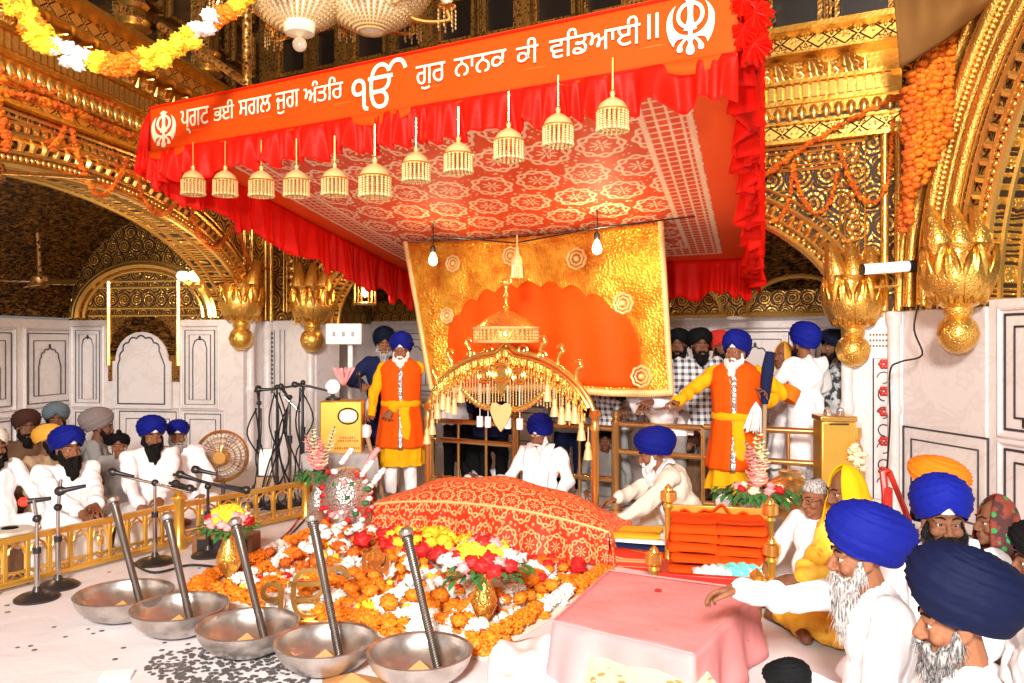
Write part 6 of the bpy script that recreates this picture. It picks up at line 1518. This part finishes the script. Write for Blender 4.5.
    if legs:
        L_ = Blob()
        if pose == 'sit':
            for s in (-1, 1):
                kn = Vector((s*(.33 if near else .26), .27, .115)); an = Vector((-s*.10, .36, .065)); L_.cap((s*.09, .02, .10), .108, kn, .09); L_.cap(kn, .085, an, .06)
            L_.ell((0, .26, .06), (.22, .14, .05))
        else:
            for s in (-1, 1): L_.chain([(s*.09, 0, .92), (s*.10, .015, .5), (s*.105, -.005, .10)], [.112, .088, .068])
            L_.ell((0, 0, .92), (.17, .125, .12))
        L_.make('trousers', M[lower], t, cv*1.1, 5, .5, folds(.006, PN[0]+50))
    if beard_: beard(t, MH, M[beard_[0]], beard_[1], vox if near else .009, near == 2, beard_[2] if len(beard_) > 2 else 1.0, {'beard_black': M['iris'], 'beard_salt': M['beard_salt']}.get(beard_[0]), PN[0])
    eyes(t, MH, near, M[brow], look)
    if tur: turban(t, MH, M[tur], tst, PN[0], thi, twd, M[band] if band else None, tilt)
    if scarf:
        mb = MB(); 
        for s in (-1, 1):
            pa = [up(s*.05, -.085, .52), up(s*.085, -.02, .555), up(s*.085, .10, .47), up(s*.075, .155, .30), up(s*.06, .175, .10)]; sp_ = smooth_path(pa, 6); n = len(sp_)
            mb.surf(lambda u, w: sp_[min(n-1, int(u*(n-1)))]+Rl.to_3x3() @ Vector(((w-.5)*.11, .012*math.sin(w*14+u*6), 0)), n, 9)
        build('scarf', mb, M[scarf], t, solid=.008, smooth='all')
    return t, MH, up
def shawl_hood(t, MH, mat, up, R=1.0, drop=.55):
    """head scarf falling over the shoulders"""
    mb = MB()
    def fn(u, w):
        th = lerp(.82, TAU-.82, u); fx, fy = math.sin(th), math.cos(th)
        if w < .45:
            q = w/.45; e = math.cos(q*PI/2*1.0); return tuple(MH @ Vector((fx*(.092*math.sin(q*PI/2)+.004*math.sin(u*40)*q), fy*.112*math.sin(q*PI/2)-.006+.03*(1-abs(u-.5)*2<.12)*0, .150*e-.0*(1-e)-.02*q)))
        q = (w-.45)/.55; k = Vector((fx*(.098+.15*q**.8), fy*(.118+.08*q)-.006-.03*q, -.02)); p = MH @ Vector((k.x, k.y, -.02)); return (p.x+.012*math.sin(u*38)*q, p.y+.012*math.sin(u*33+1)*q, p.z-drop*q)
    mb.surf(fn, 64, 30); build('head_scarf', mb, mat, t, smooth='all', solid=.008)
# ---- foreground right row
Wv = lambda px, py, D: P(px, py, D)
person('man in a dark navy turban with salt grey beard and white shirt, nearest the camera', 970, 2.42, 163, near=2, tur='midnight', tst='big', beard_=('beard_salt', .05, 1.05), pitch=-.10, skin='skin', sc=1.0, hr=(.25, .30, .22), hl=(-.25, .30, .22), brow='black', thi=1.10, twd=1.12, tilt=.40)
person('man in royal blue turban with long grey beard reaching out over the pink table', 888, 3.12, 172, near=2, tur='blue', tst='big', beard_=('beard_grey', .17, 1.0), pitch=-.06, hr=P(742, 590, 3.35), hl=(-.22, .34, .22), hands_d={1: (.1, 1, -.2)}, skin='skin', sc=1.02, lean=.10, tilt=.30)
person('moustached man in a blue turban looking at the camera from behind two bearded men', 943, 3.75, -118, near=2, tur='blue_light', tst='big', beard_=('beard_black', .02, .85), yaw=.25, band='white', skin='skin_dark', sc=1.02, scarf='white')
t, MH, up = person('woman with a yellow scarf over her head sitting in mustard clothes beside the old man', 852, 4.55, 190, near=1, tur=None, robe='mustard_floral', lower='mustard_floral', beard_=None, skin='skin_dark', sc=1.0, pitch=-.15, hr=P(806, 572, 4.35), hl=P(800, 578, 4.3), curl=.9)
shawl_hood(t, MH, M['yellow'], up)
t, MH, up = person('thin old bareheaded man in spectacles and white sitting beside the yellow scarfed woman', 818, 4.95, -150, near=1, tur=None, beard_=None, skin='skin', sc=.86, pitch=-.2, yaw=-.1, lower='greyfabric')
mb = MB(); mb.surf(lambda u, w: ((.080*math.cos(w*1.35))*math.sin(TAU*u), (.100*math.cos(w*1.35))*math.cos(TAU*u)-.022, .03-.035*math.cos(TAU*u)*-1*(1-w)*1.0+.10*math.sin(w*1.57)), 40, 10, cu=True, M=MH); build('short_hair', mb, M['beard_grey'], t, smooth='all')
mb = MB()
for s in (-1, 1): mb.tube([(s*.033+.021*math.cos(q), .098-.004*abs(math.cos(q)), -.002+.017*math.sin(q)) for q in [TAU*k/16 for k in range(16)]], .0016, 5, True, M=MH); mb.tube([(s*.054, .096, 0), (s*.08, .01, .0)], .0016, 5, M=MH)
build('spectacles', mb, M['dark_metal'], t)
person('man whose bright orange turban shows behind the blue turbaned moustached man', 940, 4.5, 160, tur='turban_orange', tst='round', beard_=('beard_black', .05), sc=1.02, skin='skin_dark')
t, MH, up = person('woman with a dark red and green shawl over her head by the marble wall', 1003, 4.05, 178, near=1, tur=None, robe='shawl', lower='brown', beard_=None, skin='skin_dark', sc=.92)
shawl_hood(t, MH, M['shawl'], up, drop=.6)
person('person in white with a black turban below the woman in the shawl', 1050, 3.3, 165, tur='black', beard_=('beard_black', .05), robe='white', sc=.92, skin='skin_dark', near=1)
person('small person with a black cloth tied over the head, low beside the pink table', 822, 2.75, 150, tur='black', tst='low', beard_=None, robe='black', sc=.57, skin='skin_dark', near=1, pitch=-.5, lower='black', lean=.25)
# ---- inside the dais
person('white-bearded man in white with a royal blue turban sitting behind the draped book', 541, 7.5, -112, near=1, tur='blue', tst='tall', beard_=('beard_white', .20, .95), pitch=-.25, yaw=-.15, z0=.02, sc=.94, scarf='white', band='white', brow='beard_white')
person('man in a cream robe and blue turban sitting and reaching towards the draped book', 692, 6.5, 178, near=1, tur='blue', tst='big', beard_=('beard_white', .12, .95), robe='cream', lower='cream', pitch=-.25, lean=.44, hr=P(604, 508, 6.3), hl=P(612, 528, 6.15), scarf='white', band='white', hands_d={1: (.0, 1, -.25), -1: (0, 1, -.25)}, sc=1.02)
# attendants in saffron
def attendant(label, px, D, head, **k):
    t, MH, up = person(label, px, D, head, 'stand', near=1, tur='blue', tst='tall', beard_=('beard_white', .16, 1.0), robe='yellow', lower='white', coat=True, hem=.36, band='white', brow='beard_grey', **k)
    mb = MB()
    def coat(u, w):
        th = lerp(.07, TAU-.07, u); z = lerp(.56, 1.50, w)
        if z < 1.0: rx, ry = lerp(.268, .198, (z-.5)/.5), lerp(.226, .168, (z-.5)/.5)
        elif z < 1.38: rx, ry = lerp(.198, .222, (z-1.0)/.38), lerp(.168, .152, (z-1)/.38)
        else: q = (z-1.38)/.12; rx, ry = lerp(.222, .085, q**1.6), lerp(.152, .085, q)
        r = 1+.035*math.sin(th*9)*(1-w)+.01*math.sin(th*5+z*9); op = .10*max(0, w-.55)*math.cos(th)
        return (math.sin(th)*rx*r+.0, math.cos(th)*ry*r+.003, z)
    mb.surf(coat, 90, 30); build('saffron_coat', mb, M['orange'], t, smooth='all', solid=.012)
    mb = MB(); mb.lathe([(.196, -.035), (.21, -.02), (.212, 0), (.21, .02), (.196, .035)], 40, T(0, 0, 1.02) @ SCL(1, .86, 1), wob=lambda a, s: 1+.01*math.sin(a*9+s*6)); mb.surf(lambda u, w: (-.10+.10*w+.01*math.sin(u*9), .19+.02*math.sin(u*5)+.03*u, 1.0-.42*u), 14, 5); build('sash', mb, M['yellow'], t, smooth='all', solid=.01)
    mb = MB(); 
    for s in (0,): mb.surf(lambda u, w: (.05*(w-.5), .156+.07*max(0, 1-u*2.1)+.014-.0*u+(.0 if u < .9 else -.03*(u-.9)*10), lerp(.55, 1.40, u)), 24, 3)
    build('front_trim', mb, M['silver'], t, solid=.006); return t, MH
t, MH = attendant('attendant in saffron coat and blue turban standing with a staff near the yellow box', 401, 8.35, -84, hr=P(366, 436, 8.15), hl=P(380, 430, 8.1), sc=.955, yaw=-.1, hands_d={1: (.4, .9, .1)}, curl=1.1)
mb = MB(); q0, q1 = P(384, 505, 8.05), P(366, 432, 8.05); q0.z = .02; mb.cyl(q0, q1, .022, seg=10); tt = thing('staff', 'pale wooden staff held by the left saffron attendant, its head wrapped in white cloth', 'staff', q0)
v, f = mb.arrays(); build('shaft', mb, M['tan'], tt, True); mb = MB(); mb.lathe([(0, -.06), (.04, -.05), (.055, 0), (.045, .06), (0, .08)], 14, T(q1), wob=lambda a, s: 1+.1*math.sin(a*5)); build('cloth_head', mb, M['white'], tt, True)
person('grey-bearded man in dark blue standing behind the left saffron attendant, holding a black microphone', 384, 8.85, -78, 'stand', near=1, tur='navy', tst='tall', beard_=('beard_grey', .12, 1.0), robe='darkblue', lower='white', hr=P(362, 385, 8.5), sc=.99, curl=1.2, hem=.5)
t = thing('microphone', 'black hand microphone held up behind the left saffron attendant', 'microphone', P(361, 383, 8.42)); mic_on(t, (0, 0, -.08), (-.1, 0, 1), .2)
t, MH = attendant('attendant in saffron coat and blue turban with one arm held out, holding a whisk', 736, 6.92, -112, hr=P(676, 402, 6.75), hl=P(766, 402, 6.72), yaw=-.25, pitch=.12, sc=.955, hands_d={1: (.3, 1, .1), -1: (0, .3, 1)}, curl=.8)
q0, q1 = P(764, 460, 6.7), P(768, 352, 6.7); q0.z = .75; mb = MB(); mb.cyl(P(763, 475, 6.7), P(765, 404, 6.7), .018, seg=10); tt = thing('fly_whisk', 'ceremonial whisk with tan handle and dark blue wrapped top held up by an attendant', 'whisk', P(763, 475, 6.7)); build('handle', mb, M['tan'], tt, True)
mb = MB(); mb.tube([P(765, 404, 6.7), P(766, 385, 6.7), P(768, 368, 6.7), P(770, 352, 6.68)], [.03, .045, .05, .035], 10); build('wrapped_top', mb, M['darkblue'], tt, True)
mb = MB(); rr = random.Random(4)
for i in range(46): a = rr.uniform(0, TAU); p = P(756, 402, 6.64); mb.tube([p, p+Vector((.04*math.cos(a), -.03*abs(math.sin(a)), -.06)), p+Vector((.07*math.cos(a)-.03, -.05*abs(math.sin(a)), -.20-.05*rr.random()))], .004, 4)
build('whisk_hair', mb, M['beard_white'], tt, True)
# ---- musicians and listeners on the left
person('bearded singer in white and blue turban at the harmonium nearest the small drum', 66, 6.35, -38, near=1, tur='blue', tst='round', beard_=('beard_black', .10, 1.25), yaw=.05, hr=P(84, 516, 5.95), hl=P(97, 516, 5.95), sc=1.0, band='white', curl=.35, skin='skin')
person('long black bearded singer in white and blue turban at the harmonium beside the boy', 151, 7.25, -52, near=1, tur='blue', tst='round', beard_=('beard_black', .12, 1.2), hr=P(140, 508, 6.8), hl=P(158, 508, 6.85), sc=1.0, pitch=-.12, band='white', curl=.4, skin='skin')
person('grey-bearded man in white with a blue turban sitting just behind the second singer', 178, 7.8, -70, near=1, tur='blue', tst='low', beard_=('beard_grey', .08), pitch=-.2, sc=.93, band='white')
t, MH, up = person('boy with a black cloth topknot between the two singers', 120, 7.75, -75, near=1, tur='black', tst='low', beard_=None, robe='greyfabric', sc=.80, skin='skin')
mb = MB(); mb.sphere((0, .03, .165), (.032, .032, .034), 14, 10, MH); mb.tube([(.03*math.cos(q), .03+.03*math.sin(q), .138) for q in [TAU*k/16 for k in range(16)]], .009, 6, True, M=MH); build('topknot', mb, M['black'], t, smooth='all')
person('man in white with a pale cream turban beside the singer nearest the drum', -8, 6.6, -35, near=1, tur='cream', tst='low', beard_=('beard_black', .06), sc=.98)
lg = 'listeners seated in the left alcove'
person('listener with a dark brown turban and black beard in brown, left in the alcove', 26, 7.9, -50, tur='turban_brown', tst='round', beard_=('beard_black', .06), robe='brown', lower='brown', skin='skin_dark', group=lg)
person('listener in an ochre turban sitting behind the nearer singer\'s shoulder', 46, 7.2, -10, tur='turban_ochre', tst='low', beard_=('beard_black', .05), robe='tan', lower='tan', skin='skin_dark', group=lg, sc=.95)
person('listener in a slate grey turban sitting rear of the ochre turbaned one', 56, 8.5, -60, tur='turban_slate', tst='round', beard_=('beard_black', .06), robe='grey', lower='grey', skin='skin_dark', group=lg, sc=1.02)
person('listener in a big taupe turban turned away, in front of the left niche', 97, 8.0, 20, tur='turban_taupe', tst='big', beard_=('beard_black', .05), robe='grey', lower='grey', skin='skin_dark', group=lg, sc=.98)
# ---- crowd behind the railings
cg_ = 'people standing behind the railing'
person('man in white and blue turban seen from behind, an orange band on his sleeve', 806, 7.45, 118, 'stand', near=1, tur='blue_light', tst='tall', beard_=('beard_black', .04), sc=1.0, group=cg_, hr=(.2, .3, 1.15), hl=(-.2, .32, 1.15), hem=.5)
mb = MB(); mb.cyl(P(786, 400, 7.22), P(792, 388, 7.24), .082, .085, 16); tt = solo('arm_band', mb, M['turban_orange'], 'orange and yellow band around the white sleeve of the man seen from behind', 'arm band')
person('man in a black turban and dark printed shirt next to the marble pier', 836, 7.75, 190, 'stand', near=1, tur='navy', tst='round', beard_=('beard_black', .05), robe='printed', lower='grey', skin='skin_dark', sc=.98, group=cg_, hem=.75, hr=(.18, .32, 1.1))
t, MH, up = person('woman with a pale yellow head scarf between the attendant and the man in white', 786, 7.95, -150, 'stand', near=1, tur=None, beard_=None, robe='white', lower='white', skin='skin', sc=.93, group=cg_); shawl_hood(t, MH, M['turban_ochre'], up, drop=.35)
person('man in a black turban, black beard and plaid shirt behind the attendant\'s raised arm', 699, 8.0, -88, 'stand', near=1, tur='black', tst='round', beard_=('beard_black', .06, 1.1), robe='plaid', lower='grey', skin='skin_dark', sc=.99, group=cg_, hem=.8)
person('man in a red turban, half hidden behind the right attendant', 717, 8.35, -60, 'stand', tur='redcap', tst='round', beard_=('beard_black', .05), robe='tan', lower='grey', skin='skin_dark', sc=.98, group=cg_, hem=.8)
person('man in a dark turban at the very edge of the gold hanging', 679, 8.3, -110, 'stand', tur='black', tst='round', beard_=('beard_black', .05), robe='white', lower='black', skin='skin_dark', sc=.99, group=cg_, hem=.8)
person('man in a white shirt bending over the railing beside the hanging\'s lower corner', 672, 7.62, 205, 'stand', near=1, tur='navy', tst='round', beard_=('beard_black', .05), robe='white', lower='grey', skin='skin_dark', sc=.98, lean=.95, pitch=-.3, hr=P(642, 408, 7.2), hl=P(655, 402, 7.1), group=cg_, hem=.75)
person('man in a red turban and checked shirt leaning down at the railing post', 612, 8.25, -120, 'stand', near=1, tur='redcap', tst='round', beard_=('beard_black', .04), robe='plaid', lower='grey', skin='skin_dark', sc=.95, lean=.55, pitch=-.5, hr=P(634, 422, 7.7), group=cg_, hem=.75)
person('man in a long dark suit standing behind the railing left of the white-bearded man', 493, 9.0, -80, 'stand', tur='black', beard_=('beard_black', .05), robe='darkblue', lower='black', skin='skin_dark', sc=.95, group=cg_, hem=.6)
person('man in white tunic and dark trousers standing behind the railing by the palanquin\'s left post', 458, 9.2, -70, 'stand', tur='navy', beard_=('beard_black', .05), robe='white', lower='black', skin='skin_dark', sc=.95, group=cg_, hem=.72)
person('man in a grey shirt standing behind the railing to the right of the white-bearded man', 571, 8.5, -100, 'stand', tur='black', beard_=('beard_black', .05), robe='grey', lower='darkblue', skin='skin_dark', sc=.95, group=cg_, hem=.7)
person('child in grey sitting low between the two railing posts', 605, 8.15, -95, near=1, tur='black', tst='low', beard_=None, robe='grey', lower='grey', skin='skin_dark', sc=.80, group='people sitting behind the railing')
person('person in tan trousers sitting behind the railing below the leaning man in white', 690, 7.75, -130, tur='turban_brown', tst='round', beard_=('beard_black', .05), robe='brown', lower='tan', skin='skin_dark', sc=.82, group='people sitting behind the railing')
person('person in dark clothes sitting on the floor behind the left railing', 478, 9.15, -60, tur='black', tst='round', beard_=('beard_black', .05), robe='black', lower='white', skin='skin_dark', sc=.9, group='people sitting behind the railing')
# ------------------------------------------------------------ camera and light
cam = bpy.data.cameras.new('camera'); co = bpy.data.objects.new('camera', cam); COL.objects.link(co); co.location = (0, 0, H); co.rotation_euler = (PI/2, 0, 0)
cam.sensor_fit = 'HORIZONTAL'; cam.sensor_width = 36; cam.lens = 36*F/1024; cam.clip_start = .05; SC.camera = co
w = bpy.data.worlds.new('world'); SC.world = w; w.use_nodes = True; bg = w.node_tree.nodes['Background']; bg.inputs[0].default_value = (1, .90, .80, 1); bg.inputs[1].default_value = .32
def lamp(name, kind, loc, e, col=(1, 1, 1), size=.1, target=None):
    l = bpy.data.lights.new(name, kind); l.energy = e; l.color = col
    if kind == 'AREA': l.size = size
    elif kind in ('POINT', 'SPOT'): l.shadow_soft_size = size
    o = bpy.data.objects.new(name, l); COL.objects.link(o); o.location = loc
    if target is not None: o.rotation_euler = (Vector(target)-Vector(loc)).to_track_quat('-Z', 'Y').to_euler()
    return o
lamp('camera_flash', 'AREA', (-.42, -.15, 2.15), 270, (1, .97, .94), .18, (0, 7, 1.5))
lamp('rear_fill', 'AREA', (-.8, -4.5, 4.6), 3000, (1, .93, .86), 1.2, (0, 7, 1.6))  # added fill light high behind the camera, evens out the flash falloff
lamp('chandelier_glow', 'POINT', P(330, -10, 6.4), 90, (1, .78, .5), .35)
lamp('bulb_glow_left', 'POINT', P(433, 262, 7.6)+Vector((0, -.12, 0)), 14, (1, .75, .4), .04); lamp('bulb_glow_right', 'POINT', P(597, 248, 6.9)+Vector((0, -.12, 0)), 22, (1, .75, .4), .04)
lamp('alcove_glow', 'POINT', P(190, 285, 9.0), 30, (1, .75, .45), .1); lamp('lantern_glow', 'POINT', P(366, 292, 10.2), 20, (1, .7, .35), .1)
lamp('right_alcove_point', 'POINT', (2.2, 8.9, 2.6), 45, (1, .9, .75), .2); lamp('left_alcove_point', 'POINT', (-4.9, 7.2, 2.5), 40, (1, .9, .8), .2)  # point lights inside the two alcoves, no fixture built for either
SC.view_settings.view_transform = 'Standard'; SC.view_settings.look = 'None'; SC.view_settings.exposure = -.72; SC.view_settings.gamma = 1; SC.view_settings.use_curve_mapping = False
SC.cycles.use_denoising = True; SC.cycles.max_bounces = 6; SC.cycles.sample_clamp_indirect = 6
